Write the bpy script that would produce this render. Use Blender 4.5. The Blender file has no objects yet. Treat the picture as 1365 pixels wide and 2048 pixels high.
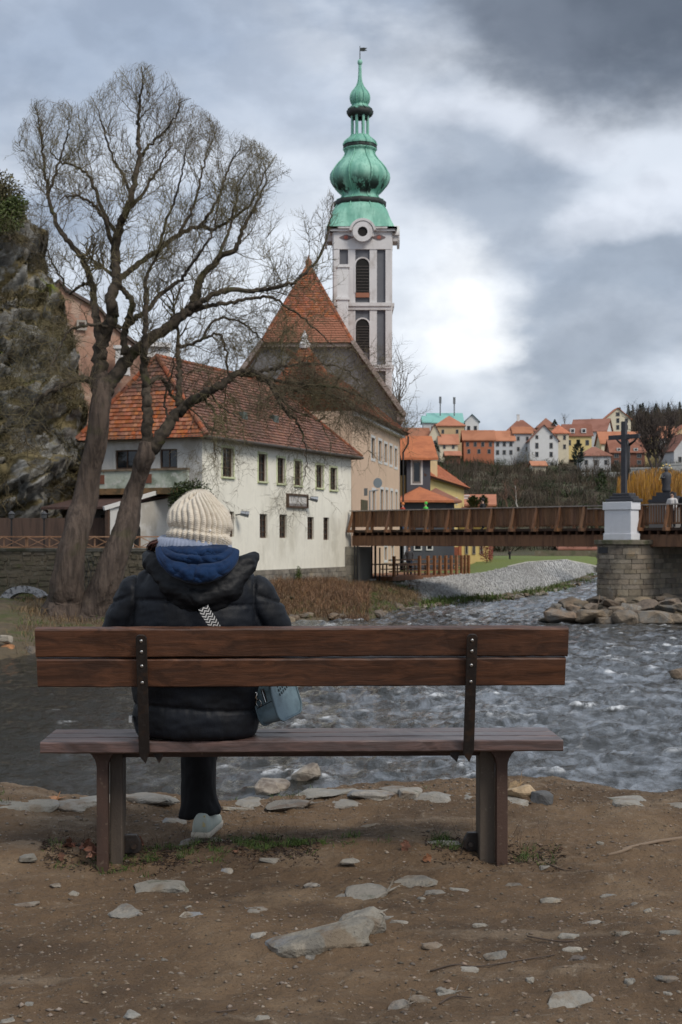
import bpy, bmesh, math, random
import numpy as np
from mathutils import Vector, Matrix

sc = bpy.context.scene
col = sc.collection
rnd = random.Random(7)
R = math.radians
# ---------------------------------------------------------------- camera, sky, sun, exposure
F, CX, HY, CH = 2844.0, 682.5, 1083.0, 1.24      # focal length, centre and horizon of the photograph in pixels; eye height in metres
cam_d = bpy.data.cameras.new('camera'); cam = bpy.data.objects.new('camera', cam_d); col.objects.link(cam)
sc.camera = cam
cam.location = (0, 0, CH); cam.rotation_euler = (R(90), 0, 0)
cam_d.sensor_fit = 'VERTICAL'; cam_d.sensor_height = 36; cam_d.lens = 50
cam_d.shift_y = (HY - 1024) / 2048
cam_d.clip_start = .1; cam_d.clip_end = 3000
cam_d.dof.use_dof = True; cam_d.dof.focus_distance = 5.5; cam_d.dof.aperture_fstop = 12
sc.view_settings.view_transform = 'Standard'; sc.view_settings.look = 'None'
sc.view_settings.gamma = 1; sc.view_settings.use_curve_mapping = False
sc.view_settings.exposure = 0.6
sc.render.engine = 'CYCLES'
sc.cycles.use_denoising = True
sc.cycles.max_bounces = 6; sc.cycles.diffuse_bounces = 3; sc.cycles.glossy_bounces = 3
sc.cycles.caustics_reflective = False; sc.cycles.caustics_refractive = False

SUN_EL, SUN_AZ = R(46), R(138)      # azimuth measured from +Y towards +X: behind the camera, to its right
sun_d = bpy.data.lights.new('sun', 'SUN'); sun = bpy.data.objects.new('sun', sun_d); col.objects.link(sun)
sun_d.energy = 1.5; sun_d.angle = R(22); sun_d.color = (1, .92, .82)
sv = Vector((math.sin(SUN_AZ)*math.cos(SUN_EL), math.cos(SUN_AZ)*math.cos(SUN_EL), math.sin(SUN_EL)))
sun.rotation_euler = sv.to_track_quat('Z', 'Y').to_euler()
sun.location = (20, -30, 40)

world = bpy.data.worlds.new('World'); sc.world = world; world.use_nodes = True
wt = world.node_tree; wt.nodes.clear()
class NT:
    """small helper to write node trees in one line each"""
    def __init__(s, t): s.t = t
    def n(s, typ, **kw):
        nd = s.t.nodes.new(typ)
        ins = kw.pop('ins', {})
        for k, v in kw.items(): setattr(nd, k, v)
        for k, v in ins.items():
            sk = nd.inputs[k]
            if isinstance(v, bpy.types.NodeSocket): s.t.links.new(v, sk)
            else:
                if sk.type == 'RGBA' and len(v) == 3: v = (*v, 1)
                sk.default_value = v
        return nd
    def math(s, op, a, b=0.0, clamp=False):
        return s.n('ShaderNodeMath', operation=op, use_clamp=clamp, ins={0: a, 1: b}).outputs[0]
    def vmath(s, op, a, b=(0, 0, 0)):
        nd = s.n('ShaderNodeVectorMath', operation=op, ins={0: a, 1: b})
        return nd.outputs['Value'] if op in ('LENGTH', 'DISTANCE', 'DOT_PRODUCT') else nd.outputs[0]
    def mix(s, fac, a, b, mode='MIX'):
        nd = s.n('ShaderNodeMix', data_type='RGBA', blend_type=mode, clamp_factor=True)
        for i, v in ((0, fac), (6, a), (7, b)):
            sk = nd.inputs[i]
            if isinstance(v, bpy.types.NodeSocket): s.t.links.new(v, sk)
            else: sk.default_value = (*v, 1) if (i and len(v) == 3) else v
        return nd.outputs[2]
    def step(s, x, lo, hi, a=0.0, b=1.0):
        return s.n('ShaderNodeMapRange', interpolation_type='SMOOTHSTEP', ins={0: x, 1: lo, 2: hi, 3: a, 4: b}).outputs[0]
    def noise(s, vec, scale=1.0, detail=5.0, rough=.55, dist=0.0):
        return s.n('ShaderNodeTexNoise', ins={'Vector': vec, 'Scale': scale, 'Detail': detail, 'Roughness': rough, 'Distortion': dist}).outputs[0]
    def scale(s, vec, sc_):
        return s.n('ShaderNodeMapping', ins={'Vector': vec, 'Scale': sc_}).outputs[0]
w = NT(wt)
dirv = w.n('ShaderNodeTexCoord').outputs['Generated']
sky = w.n('ShaderNodeTexSky', sky_type='NISHITA', sun_disc=False, sun_elevation=SUN_EL, sun_rotation=SUN_AZ, altitude=500)
def skyblob(px, py, ax, ay, tilt=0.0):
    """soft cloud patch round one direction of the sky (ax, ay: half sizes in radians)"""
    d0 = Vector(((px-CX)/F, 1, (HY-py)/F)).normalized()
    dv = w.vmath('SUBTRACT', dirv, tuple(d0))
    dv = w.vmath('ADD', dv, w.vmath('MULTIPLY', w.vmath('SUBTRACT', warpc, (.5, .5, .5)), (.16, .05, .10)))
    mp = w.n('ShaderNodeMapping', vector_type='TEXTURE', ins={'Vector': dv, 'Rotation': (0, tilt, 0), 'Scale': (ax, 1, ay)}).outputs[0]
    return w.step(w.vmath('LENGTH', mp), .25, 1.0, 1.0, 0.0)
warpc = w.n('ShaderNodeTexNoise', ins={'Vector': w.scale(dirv, (1, 1, 1.7)), 'Scale': 6.5, 'Detail': 6, 'Roughness': .55}).outputs[1]
stretched = w.scale(dirv, (1.0, 1.0, 2.3))
n1 = w.noise(stretched, 4.2, 7, .5, .5)
n2 = w.noise(w.scale(dirv, (1, 1, 1.8)), 11.0, 7, .52, .25)
cl = w.math('ADD', w.math('MULTIPLY', n1, .62), w.math('MULTIPLY', n2, .38))
t0 = w.step(cl, .40, .60)
n3 = w.noise(w.scale(dirv, (1, 1, 1.5)), 24.0, 6, .5, .15)
c_mid, c_lite, c_white = (3.7, 4.3, 5.3), (6.6, 7.1, 7.9), (10.5, 10.6, 10.7)
skyc = w.mix(t0, c_mid, c_lite)
def put(c, colr, px, py, ax, ay, amt, tilt=0.0):
    return w.mix(w.math('MULTIPLY', skyblob(px, py, ax, ay, tilt), amt), c, colr)
skyc = put(skyc, (3.5, 4.2, 5.4), 150, 40, .20, .085, .75)
skyc = put(skyc, (3.8, 4.5, 5.7), 560, 190, .10, .05, .55, .3)
skyc = put(skyc, (2.9, 3.4, 4.2), 1010, 390, .10, .06, .8, .5)
skyc = put(skyc, (2.9, 3.4, 4.2), 1290, 540, .11, .045, .85, -.5)
skyc = put(skyc, (3.0, 3.4, 4.1), 1180, 745, .14, .04, .85, -.25)
skyc = put(skyc, (7.2, 7.6, 8.4), 1020, 235, .12, .030, .6, .1)
skyc = put(skyc, (7.4, 7.8, 8.6), 1290, 400, .07, .028, .65, -.6)
skyc = put(skyc, c_white, 905, 620, .075, .060, .85, .35)
skyc = put(skyc, c_white, 960, 690, .060, .030, .7, -.2)
skyc = put(skyc, (8.6, 8.9, 9.4), 860, 760, .075, .045, .6, .3)
skyc = put(skyc, (8.4, 8.8, 9.4), 640, 560, .12, .06, .6)
skyc = put(skyc, (8.4, 8.8, 9.4), 300, 640, .2, .06, .6)
skyc = put(skyc, (1.15, 1.35, 1.7), 1230, 60, .165, .062, 1.0, .06)
skyc = put(skyc, (1.6, 1.85, 2.3), 1050, 70, .075, .045, .8, .3)
skyc = w.n('ShaderNodeMix', data_type='RGBA', blend_type='MULTIPLY', ins={0: 1.0, 6: skyc, 7: w.mix(w.step(n3, .34, .66), (.90, .905, .91), (1.07, 1.07, 1.065))}).outputs[2]
skyc = w.mix(.9, sky.outputs[0], skyc)
bg = w.n('ShaderNodeBackground', ins={'Color': skyc, 'Strength': .074})
w.t.links.new(bg.outputs[0], w.n('ShaderNodeOutputWorld').inputs[0])

# ---------------------------------------------------------------- pixel -> place
def P(px, py, d): return Vector(((px-CX)*d/F, d, CH-(py-HY)*d/F))
def G(px, py, z):
    """where the ray through a pixel meets the level z"""
    d = (CH-z)*F/(py-HY)
    return Vector(((px-CX)*d/F, d, z))
def PX(p): return CX+p[0]*F/p[1], HY+(CH-p[2])*F/p[1]

# ---------------------------------------------------------------- numpy noise
_rs = np.random.RandomState(11); _perm = np.concatenate([_rs.permutation(256)]*3); _grad = _rs.normal(size=(256, 3)); _grad /= np.linalg.norm(_grad, axis=1)[:, None]
def perlin(p):
    p = np.asarray(p, float); i = np.floor(p).astype(int); f = p-i; i &= 255
    u = f*f*f*(f*(f*6-15)+10); out = 0
    for a in (0, 1):
        for b in (0, 1):
            for c in (0, 1):
                h = _perm[_perm[_perm[i[..., 0]+a]+i[..., 1]+b]+i[..., 2]+c]
                g = _grad[h]; d = f-np.array([a, b, c])
                wgt = (u[..., 0] if a else 1-u[..., 0])*(u[..., 1] if b else 1-u[..., 1])*(u[..., 2] if c else 1-u[..., 2])
                out = out+wgt*(g*d).sum(-1)
    return out*1.5
def fbm(p, oct=4, gain=.5, ridged=False):
    p = np.asarray(p, float); a, s, t = 1., 1., 0.
    for k in range(oct):
        v = perlin(p*s+17.3*k)
        t = t+a*((1-2*np.abs(v)) if ridged else v); a *= gain; s *= 2.03
    return t
def sstep(x, a, b):
    t = np.clip((x-a)/(b-a), 0, 1); return t*t*(3-2*t)

# ---------------------------------------------------------------- materials
MATS = {}
def mat(name, base, rough=.8, layers=(), bump=(), island=0., obj=0., metal=0., spec=.5, sheen=0., rl=None):
    """layers: (colour, noise scale xyz, lo, hi, amount); bump: (noise scale xyz, height); island/obj: random value per piece / per object"""
    if name in MATS: return MATS[name]
    m = bpy.data.materials.new(name); m.use_nodes = True; t = m.node_tree; t.nodes.clear(); q = NT(t)
    pos = q.n('ShaderNodeNewGeometry'); p = pos.outputs['Position']
    c = q.n('ShaderNodeRGB').outputs[0]; c.default_value = (*base, 1)
    for i, L in enumerate(layers):
        cl_, s_, lo, hi, amt = L[:5]
        v = q.scale(p, s_); v = q.vmath('ADD', v, (i*7.3, i*3.1, i*5.7))
        nz = q.noise(v, 1.0, 7, .6)
        c = q.mix(q.math('MULTIPLY', q.step(nz, lo, hi), amt), c, cl_)
    if island or obj:
        r_ = pos.outputs['Random Per Island'] if island else q.n('ShaderNodeObjectInfo').outputs['Random']
        amt = island or obj
        val = q.n('ShaderNodeMapRange', ins={0: r_, 1: 0., 2: 1., 3: 1-amt, 4: 1+amt}).outputs[0]
        hue = q.math('ADD', q.math('MULTIPLY', q.math('FRACT', q.math('MULTIPLY', r_, 7.77)), .05*amt), .5-.025*amt)
        sat = q.math('ADD', q.math('MULTIPLY', q.math('FRACT', q.math('MULTIPLY', r_, 5.33)), .7*amt), 1-.4*amt)
        c = q.n('ShaderNodeHueSaturation', ins={'Hue': hue, 'Saturation': sat, 'Value': val, 'Color': c}).outputs[0]
    b = q.n('ShaderNodeBsdfPrincipled', ins={'Base Color': c, 'Roughness': rough, 'Metallic': metal, 'Specular IOR Level': spec})
    if rl: t.links.new(q.n('ShaderNodeMapRange', ins={0: q.noise(q.scale(p, rl[0]), 1, 5), 1: .35, 2: .65, 3: rl[1], 4: rl[2]}).outputs[0], b.inputs['Roughness'])
    if sheen: b.inputs['Sheen Weight'].default_value = sheen; b.inputs['Sheen Roughness'].default_value = .5
    nrm = None
    for s_, h_ in bump:
        kw = {'Height': q.noise(q.scale(p, s_), 1.0, 6, .6), 'Distance': h_, 'Strength': 1.0}
        if nrm: kw['Normal'] = nrm
        nrm = q.n('ShaderNodeBump', ins=kw).outputs[0]
    if nrm: t.links.new(nrm, b.inputs['Normal'])
    t.links.new(b.outputs[0], q.n('ShaderNodeOutputMaterial').inputs[0])
    MATS[name] = m; m['_nt'] = 0
    return m
def S(v): return (v, v, v)

# ---------------------------------------------------------------- mesh helpers
ORG = {}
def setp(o, label=None, cat=None, group=None, kind=None):
    if label: o['label'] = label
    if cat: o['category'] = cat
    if group: o['group'] = group
    if kind: o['kind'] = kind
    return o
def thing(name, label, cat, loc, group=None):
    o = bpy.data.objects.new(name, None); col.objects.link(o); o.location = loc; o.empty_display_size = .2
    ORG[o.name] = Vector(loc)
    return setp(o, label, cat, group)
def link(name, me, parent=None, loc=None):
    o = bpy.data.objects.new(name, me); col.objects.link(o)
    if parent is not None: o.parent = parent; ORG[o.name] = ORG[parent.name]
    else: ORG[o.name] = Vector(loc or (0, 0, 0)); o.location = ORG[o.name]
    return o
class MB:
    def __init__(s): s.v = []; s.f = []
    def add(s, vs, fs):
        k = len(s.v); s.v.extend([tuple(a) for a in vs]); s.f.extend([tuple(i+k for i in f) for f in fs]); return s
    def poly(s, *pts): return s.add(pts, [tuple(range(len(pts)))])
    def box(s, c, dim, rot=None):
        c = Vector(c); h = Vector(dim)/2
        vs = [Vector((x*h.x, y*h.y, z*h.z)) for z in (-1, 1) for y in (-1, 1) for x in (-1, 1)]
        if rot is not None:
            if not isinstance(rot, Matrix): rot = Matrix.Rotation(rot, 3, 'Z')
            vs = [rot @ v for v in vs]
        return s.add([v+c for v in vs], [(0, 2, 3, 1), (4, 5, 7, 6), (0, 1, 5, 4), (2, 6, 7, 3), (0, 4, 6, 2), (1, 3, 7, 5)])
    def beam(s, a, b, wd, ht, up=(0, 0, 1)):
        a, b = Vector(a), Vector(b); t = (b-a).normalized(); up = Vector(up)
        sx = t.cross(up)
        if sx.length < 1e-4: sx = t.cross(Vector((0, 1, 0)))
        sx.normalize(); uz = sx.cross(t)
        vs = [q+sx*(i*wd/2)+uz*(j*ht/2) for q in (a, b) for j in (-1, 1) for i in (-1, 1)]
        return s.add(vs, [(0, 1, 3, 2), (4, 6, 7, 5), (0, 4, 5, 1), (2, 3, 7, 6), (0, 2, 6, 4), (1, 5, 7, 3)])
    def extr(s, pts, vec):
        """closed prism: polygon pushed along vec"""
        n = len(pts); vec = Vector(vec); a = [Vector(p) for p in pts]; b = [p+vec for p in a]
        return s.add(a+b, [tuple(range(n))[::-1], tuple(range(n, 2*n))]+[(i, (i+1) % n, n+(i+1) % n, n+i) for i in range(n)])
    def tube(s, pts, rad, n=8, cap=True, wob=None):
        pts = [Vector(p) for p in pts]; m = len(pts)
        if not hasattr(rad, '__len__'): rad = [rad]*m
        t = (pts[1]-pts[0]).normalized(); ref = Vector((0, 0, 1)) if abs(t.z) < .9 else Vector((1, 0, 0))
        u = t.cross(ref).normalized(); vs = []
        for i, p in enumerate(pts):
            t = (pts[min(i+1, m-1)]-pts[max(i-1, 0)]).normalized()
            u = (u-t*u.dot(t)).normalized(); v = t.cross(u)
            for k in range(n):
                a = 2*math.pi*k/n; r = rad[i]*(wob(i, a) if wob else 1)
                vs.append(p+(u*math.cos(a)+v*math.sin(a))*r)
        fs = [(i*n+k, i*n+(k+1) % n, (i+1)*n+(k+1) % n, (i+1)*n+k) for i in range(m-1) for k in range(n)]
        if cap: fs += [tuple(range(n))[::-1], tuple(range((m-1)*n, m*n))]
        return s.add(vs, fs)
    def lathe(s, c, prof, n=16, rot=0., sq=None):
        """prof: (radius, z); sq(i) squareness 0..1 turns a ring from round to square"""
        c = Vector(c); vs = []
        for i, (r, z) in enumerate(prof):
            for k in range(n):
                a = rot+2*math.pi*k/n; rr = r
                if sq and sq(i): rr = r*((1-sq(i))+sq(i)/max(abs(math.cos(a)), abs(math.sin(a))))
                vs.append(c+Vector((rr*math.cos(a), rr*math.sin(a), z)))
        m = len(prof)
        fs = [(i*n+k, i*n+(k+1) % n, (i+1)*n+(k+1) % n, (i+1)*n+k) for i in range(m-1) for k in range(n)]
        fs += [tuple(range(n))[::-1], tuple(range((m-1)*n, m*n))]
        return s.add(vs, fs)
    def ball(s, c, r, n=8, sc_=(1, 1, 1)):
        c = Vector(c); k = max(4, n//2)
        vs = [c+Vector((math.sin(math.pi*i/k)*math.cos(2*math.pi*j/n)*r*sc_[0], math.sin(math.pi*i/k)*math.sin(2*math.pi*j/n)*r*sc_[1], math.cos(math.pi*i/k)*r*sc_[2])) for i in range(1, k) for j in range(n)]
        fs = [(i*n+j, (i+1)*n+j, (i+1)*n+(j+1) % n, i*n+(j+1) % n) for i in range(k-2) for j in range(n)]
        m = len(vs); vs += [c+Vector((0, 0, r*sc_[2])), c-Vector((0, 0, r*sc_[2]))]
        fs += [(m, j, (j+1) % n) for j in range(n)]+[(m+1, (k-2)*n+(j+1) % n, (k-2)*n+j) for j in range(n)]
        return s.add(vs, fs)
    def grid(s, rows):
        m = len(rows[0]); vs = [p for r in rows for p in r]
        return s.add(vs, [(i*m+j, i*m+j+1, (i+1)*m+j+1, (i+1)*m+j) for i in range(len(rows)-1) for j in range(m-1)])
    def build(s, name, material, parent=None, smooth=False, org=None, bevel=0., seg=2):
        v = np.array(s.v, float).reshape(-1, 3)
        if parent is None and org is None: org = Vector(((v[:, 0].min()+v[:, 0].max())/2, (v[:, 1].min()+v[:, 1].max())/2, v[:, 2].min()))
        o0 = ORG[parent.name] if parent is not None else Vector(org)
        me = bpy.data.meshes.new(name); me.from_pydata((v-np.array(o0)).tolist(), [], s.f)
        me.materials.append(material)
        if smooth: me.polygons.foreach_set('use_smooth', [True]*len(me.polygons))
        me.update()
        o = link(name, me, parent, o0)
        if bevel:
            b = o.modifiers.new('bevel', 'BEVEL'); b.width = bevel; b.segments = seg; b.limit_method = 'ANGLE'; b.angle_limit = R(40)
        return o
def np_mesh(name, v, f, material, parent=None, smooth=True, org=(0, 0, 0)):
    b = MB(); b.v = v; b.f = f
    o0 = ORG[parent.name] if parent is not None else Vector(org)
    me = bpy.data.meshes.new(name); v = np.asarray(v, float)-np.array(o0); f = np.asarray(f, int)
    me.vertices.add(len(v)); me.vertices.foreach_set('co', v.ravel())
    k = f.shape[1]; me.loops.add(f.size); me.loops.foreach_set('vertex_index', f.ravel())
    me.polygons.add(len(f)); me.polygons.foreach_set('loop_start', np.arange(0, f.size, k)); me.polygons.foreach_set('loop_total', np.full(len(f), k))
    me.materials.append(material); me.update(calc_edges=True); me.validate()
    if smooth: me.polygons.foreach_set('use_smooth', [True]*len(me.polygons))
    return link(name, me, parent, o0)
def gridf(nr, nc):
    a = np.arange(nr*nc).reshape(nr, nc)
    return np.stack([a[:-1, :-1], a[:-1, 1:], a[1:, 1:], a[1:, :-1]], -1).reshape(-1, 4)
def inst(o, loc, rot=(0, 0, 0), scale=(1, 1, 1), parent=None, name=None):
    c = o.copy(); col.objects.link(c); c.parent = parent
    if name: c.name = name
    c.location = loc; c.rotation_euler = rot; c.scale = scale
    return c
def evalmesh(o):
    dg = bpy.context.evaluated_depsgraph_get(); me = bpy.data.meshes.new_from_object(o.evaluated_get(dg)); return me
# ================================================================ SETTING: ground, river, banks, hill, cliff
WZ = CH-3.25                     # level of the river
def rot2(v, a): return Vector((v.x*math.cos(a)-v.y*math.sin(a), v.x*math.sin(a)+v.y*math.cos(a), v.z))
M_dirt = mat('dirt', (.155, .102, .060), .95, [((.080, .053, .033), S(1.3), .42, .62, .8), ((.24, .17, .105), S(2.1), .52, .72, .65), ((.27, .22, .165), S(38), .58, .7, .7), ((.26, .20, .14), (1.1, 4.0, 1), .55, .68, .55), ((.06, .045, .033), S(60), .58, .7, .6)],
             [(S(14), .02), (S(70), .010), (S(260), .004)], spec=.25)
M_bank = mat('bank_soil', (.115, .088, .052), .95, [((.07, .085, .02), S(.55), .5, .62, .8), ((.17, .125, .07), S(1.6), .5, .7, .7), ((.05, .038, .026), S(3.0), .55, .7, .7)], [(S(4), .12), (S(22), .04)])
M_rock = mat('rock_grey', (.235, .215, .18), .85, [((.14, .13, .115), S(7), .48, .62, .8), ((.34, .30, .245), S(13), .52, .66, .7), ((.16, .18, .21), S(5), .55, .66, .6), ((.07, .065, .055), S(45), .58, .7, .5), ((.17, .125, .085), S(9), .5, .6, .75)], [(S(24), .014), (S(110), .006)], obj=.28)
M_rockb = mat('rock_brown', (.175, .135, .095), .85, [((.08, .065, .05), S(1.5), .46, .62, .8), ((.24, .18, .12), S(3), .52, .68, .7), ((.15, .155, .15), S(1.1), .52, .64, .6)], [(S(5), .05), (S(28), .02)], obj=.35)
M_slab = mat('bank_slab', (.25, .23, .195), .85, [((.2, .195, .175), S(6), .46, .62, .8), ((.1, .105, .07), S(9), .58, .68, .7), ((.34, .33, .30), S(20), .55, .7, .6), ((.18, .135, .09), S(8), .54, .64, .7)], [(S(18), .014), (S(90), .006)], obj=.15)

# ---- near bank: one sheet of trodden earth
def edge_y(x): return 6.72+.16*np.sin(x*1.1+.6)+.10*np.sin(x*2.9)+.05*np.sin(x*7.1+1)
def near_z(x, y):
    p = np.stack([x, y, 0*x], -1)
    z = .045*fbm(p*.8, 3)+.018*fbm(p*3.1+5, 3)+.0105*fbm(p*11, 3)+.0050*fbm(p*37, 3)
    z = z-.035*np.exp(-((y-5.15)/.35)**2)+.03*np.exp(-((y-5.72)/.12)**2)*(.5+.5*np.sin(x*5+1))
    e = y-edge_y(x)
    z = z+.05*sstep(e, -.7, -.1)
    return z*(1-sstep(e, .0, .5))-2.6*sstep(e, .02, 2.3)
def axis(lo, hi, st, far0, far1):
    a = list(np.arange(lo, hi, st)); s_ = st; L = [lo]; U = [a[-1]]
    while L[-1] > far0: s_ *= 1.22; L.append(L[-1]-s_)
    s_ = st
    while U[-1] < far1: s_ *= 1.22; U.append(U[-1]+s_)
    return np.array(L[:0:-1]+a+U[1:])
gx, gy = axis(-2.0, 2.0, .0125, -160, 160), axis(3.2, 7.5, .0125, -160, 9.4)
XX, YY = np.meshgrid(gx, gy); ZZ = near_z(XX, YY)
gnd = np_mesh('ground', np.stack([XX, YY, ZZ], -1).reshape(-1, 3), gridf(len(gy), len(gx)), M_dirt); setp(gnd, kind='structure')
def gz(x, y): return float(near_z(np.array([float(x)]), np.array([float(y)]))[0])
def GN(px, py):
    """point of the uneven near bank under a pixel"""
    p = G(px, py, 0)
    for _ in range(6): p = G(px, py, gz(p.x, p.y))
    return p

# ---- river
def water_mat():
    m = bpy.data.materials.new('river_water'); m.use_nodes = True; t = m.node_tree; t.nodes.clear(); q = NT(t)
    p = q.n('ShaderNodeNewGeometry').outputs['Position']
    foam_a = q.noise(q.scale(p, (.55, .42, 1)), 1, 5, .6, 1.0); foam_b = q.noise(q.scale(p, (3.2, 2.0, 1)), 1, 6, .7, .6)
    hgt = q.n('ShaderNodeSeparateXYZ', ins={0: p}).outputs[2]
    crest = q.step(q.math('SUBTRACT', hgt, WZ), .025, .08)
    fm = q.math('MULTIPLY', q.math('MULTIPLY', q.step(foam_a, .46, .62), q.step(foam_b, .44, .6)), crest)
    right_side = q.step(q.n('ShaderNodeSeparateXYZ', ins={0: p}).outputs[0], -6.0, 4.0)
    sky_sheen = q.math('MULTIPLY', right_side, q.step(q.noise(q.scale(p, (1.6, .9, 1)), 1, 7, .65, .8), .44, .66))
    deep = q.mix(sky_sheen, (.020, .019, .014), (.20, .22, .245))  # silvery sky reflection painted into the water's base colour, stronger towards the right
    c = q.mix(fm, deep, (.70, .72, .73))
    b = q.n('ShaderNodeBsdfPrincipled', ins={'Base Color': c, 'Roughness': q.math('ADD', .07, q.math('MULTIPLY', fm, .5)), 'IOR': 1.33})
    b1 = q.n('ShaderNodeBump', ins={'Height': q.noise(q.scale(p, (5.5, 4.0, 1)), 1, 6, .62, .4), 'Distance': .075, 'Strength': .9}).outputs[0]
    b2 = q.n('ShaderNodeBump', ins={'Height': q.noise(q.scale(p, (17, 12, 1)), 1, 5, .6, .3), 'Distance': .016, 'Strength': .8, 'Normal': b1}).outputs[0]
    t.links.new(b2, b.inputs['Normal']); t.links.new(b.outputs[0], q.n('ShaderNodeOutputMaterial').inputs[0])
    return m
ys = np.concatenate([[6.9], 8.2*(1.0065**np.arange(470))]); ys = ys[ys < 172]
us = np.concatenate([[-3, -1.6, -.9, -.6, -.45], np.linspace(-.36, .36, 300), [.45, .6, .9, 1.6, 3]])
UU, YY = np.meshgrid(us, ys); XX = UU*YY
pp = np.stack([XX*.9+.35*YY*.2, YY*.75, 0*XX], -1)
rough = .6+.5*sstep(XX+.1*YY, -6, 5)
hz_ = .065*fbm(pp*.5, 3)+.075*fbm(pp*1.5+9, 3, .6)*rough+.034*fbm(pp*3.8+3, 3, .6)
hz_ = (hz_+.018*np.abs(hz_*12))*rough*(.75+.25*sstep(YY, 10, 30))
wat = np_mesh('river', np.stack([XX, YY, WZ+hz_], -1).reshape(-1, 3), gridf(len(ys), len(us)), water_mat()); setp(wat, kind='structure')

# ---- left bank: lofted between the waterline and the foot of the walls
shore = [Vector((-90, 36, WZ)), G(-500, 1335, WZ), G(0, 1319, WZ), Vector((-6.2, 48.5, WZ)), G(560, 1247, WZ), G(740, 1237, WZ), G(800, 1221, WZ), G(850, 1207, WZ)]
inner = [Vector((-90, 60, -.8)), Vector((-30, 58, -.85)), Vector((-13.5, 57, -.85)), Vector((-7, 62, -.85)), Vector((-2.6, 72, -.9)), Vector((1.2, 83, -.95)), Vector((3.2, 84, -1.0)), Vector((4.6, 84, -1.05))]
def lofted(A, B, nu, nv, prof, amp, seed=0, pre=.25):
    rows = []
    for i in range(nu+1):
        f = i/nu*(len(A)-1); k = min(int(f), len(A)-2); t = f-k; a = A[k].lerp(A[k+1], t); b = B[k].lerp(B[k+1], t)
        out = (a-b); out.z = 0; out.normalize(); row = [a+out*1.6+Vector((0, 0, -.9)), a+out*pre+Vector((0, 0, -.14))]
        for j in range(nv+1):
            s = j/nv; p = a.lerp(b, s); p.z = a.z+(b.z-a.z)*prof(s)+.02; row.append(p)
        rows.append(row)
    v = np.array([[tuple(p) for p in r] for r in rows]); d = amp*fbm(v*np.array([.7, .7, 0])+seed, 4)
    fade = np.ones(v.shape[1]); fade[:2] = .3; fade[-1] = .2
    v[..., 2] += d*fade; v[..., 0] += .6*d*fade
    return v
lb = lofted(shore, inner, 150, 26, lambda s: min(1, .16*min(1, s*8)+.84*s**.8), .16)
o = np_mesh('left_bank', lb.reshape(-1, 3), gridf(lb.shape[0], lb.shape[1]), M_bank); setp(o, kind='structure')
def bank_pt(u, v):
    i = min(int(u*(lb.shape[0]-1)), lb.shape[0]-1); j = min(2+int(v*(lb.shape[1]-3)), lb.shape[1]-1); return Vector(lb[i, j])

# ---- cobbled revetment beyond the bridge, verge below it, lawn and path above
M_cob = mat('cobble', (.38, .375, .36), .85, [((.3, .295, .28), S(2.5), .45, .65, .7), ((.12, .125, .07), S(.8), .6, .7, .5)], [(S(18), .02)], island=.3)
M_grass = mat('lawn', (.125, .165, .03), .9, [((.13, .15, .04), S(.5), .45, .65, .8), ((.05, .08, .015), S(3), .5, .7, .6)], [(S(12), .04)])
bot = [G(764, 1187, -1.5), G(850, 1201, -1.78), G(1000, 1190, -1.85), G(1085, 1178, -1.9), G(1150, 1160, -1.95), G(1196, 1143, -2.0)]
top = [G(755, 1157, -.9), G(900, 1152, -.8), G(960, 1148, -.7), G(1060, 1126, -.55), G(1130, 1121, -.5), G(1201, 1137, -1.6)]
rv = lofted(bot, top, 90, 14, lambda s: 1.15*s-.15*s*s, .05, 4, .2)
o = np_mesh('revetment', rv.reshape(-1, 3), gridf(rv.shape[0], rv.shape[1]), mat('revetment_bed', (.23, .225, .205), .9, [((.15, .15, .12), S(1.2), .45, .6, .7)], [(S(9), .05)])); setp(o, kind='structure')
mb = MB()
for i in range(2, rv.shape[0]-1):                # cobbles set in the slope
    for j in range(2, rv.shape[1]-1):
        a, b, c_, d_ = [Vector(rv[i+di, j+dj]) for di, dj in ((0, 0), (1, 0), (1, 1), (0, 1))]
        nn = max(2, int((b-a).length/.42)); mm = max(2, int((d_-a).length/.36))
        if i > 55: nn, mm = max(1, nn//2), max(1, mm//2)
        for ii in range(nn):
            for jj in range(mm):
                f0, f1 = (ii+.06)/nn+rnd.uniform(-.12, .06)/nn, (ii+.92)/nn; g0, g1 = (jj+.06)/mm+rnd.uniform(-.1, .1)/mm, (jj+.9)/mm
                pt = lambda s, t, h: a.lerp(b, s).lerp(d_.lerp(c_, s), t)+Vector((0, 0, h))
                h = rnd.uniform(.03, .11); q = [pt(f0, g0, 0), pt(f1, g0, 0), pt(f1, g1, 0), pt(f0, g1, 0)]
                e = .16; q2 = [pt(f0+(f1-f0)*x, g0+(g1-g0)*y, h*rnd.uniform(.7, 1.2)) for x, y in ((e, e), (1-e, e), (1-e, 1-e), (e, 1-e))]
                mb.add(q+q2, [(4, 5, 6, 7), (0, 1, 5, 4), (1, 2, 6, 5), (2, 3, 7, 6), (3, 0, 4, 7)])
o = mb.build('revetment_cobbles', M_cob, org=(0, 0, 0)); setp(o, 'grey cobbles set in the sloping river revetment behind the bridge', 'cobbles', kind='stuff')
vsh = [G(790, 1224, WZ), G(880, 1211, WZ), G(1000, 1201, WZ), G(1088, 1188, WZ), G(1163, 1168, WZ), G(1203, 1149, WZ)]
vg = lofted(vsh, [p+Vector((0, .4, .06)) for p in bot], 90, 6, lambda s: s, .1, 9, .3)
o = np_mesh('verge', vg.reshape(-1, 3), gridf(vg.shape[0], vg.shape[1]), M_bank); setp(o, kind='structure')
back = [Vector((2, 99, -.85)), Vector((8, 101, -.75)), Vector((11, 118, -.6)), Vector((17, 165, -.4)), Vector((30, 170, -.4)), Vector((34, 171, -.6))]
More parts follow.
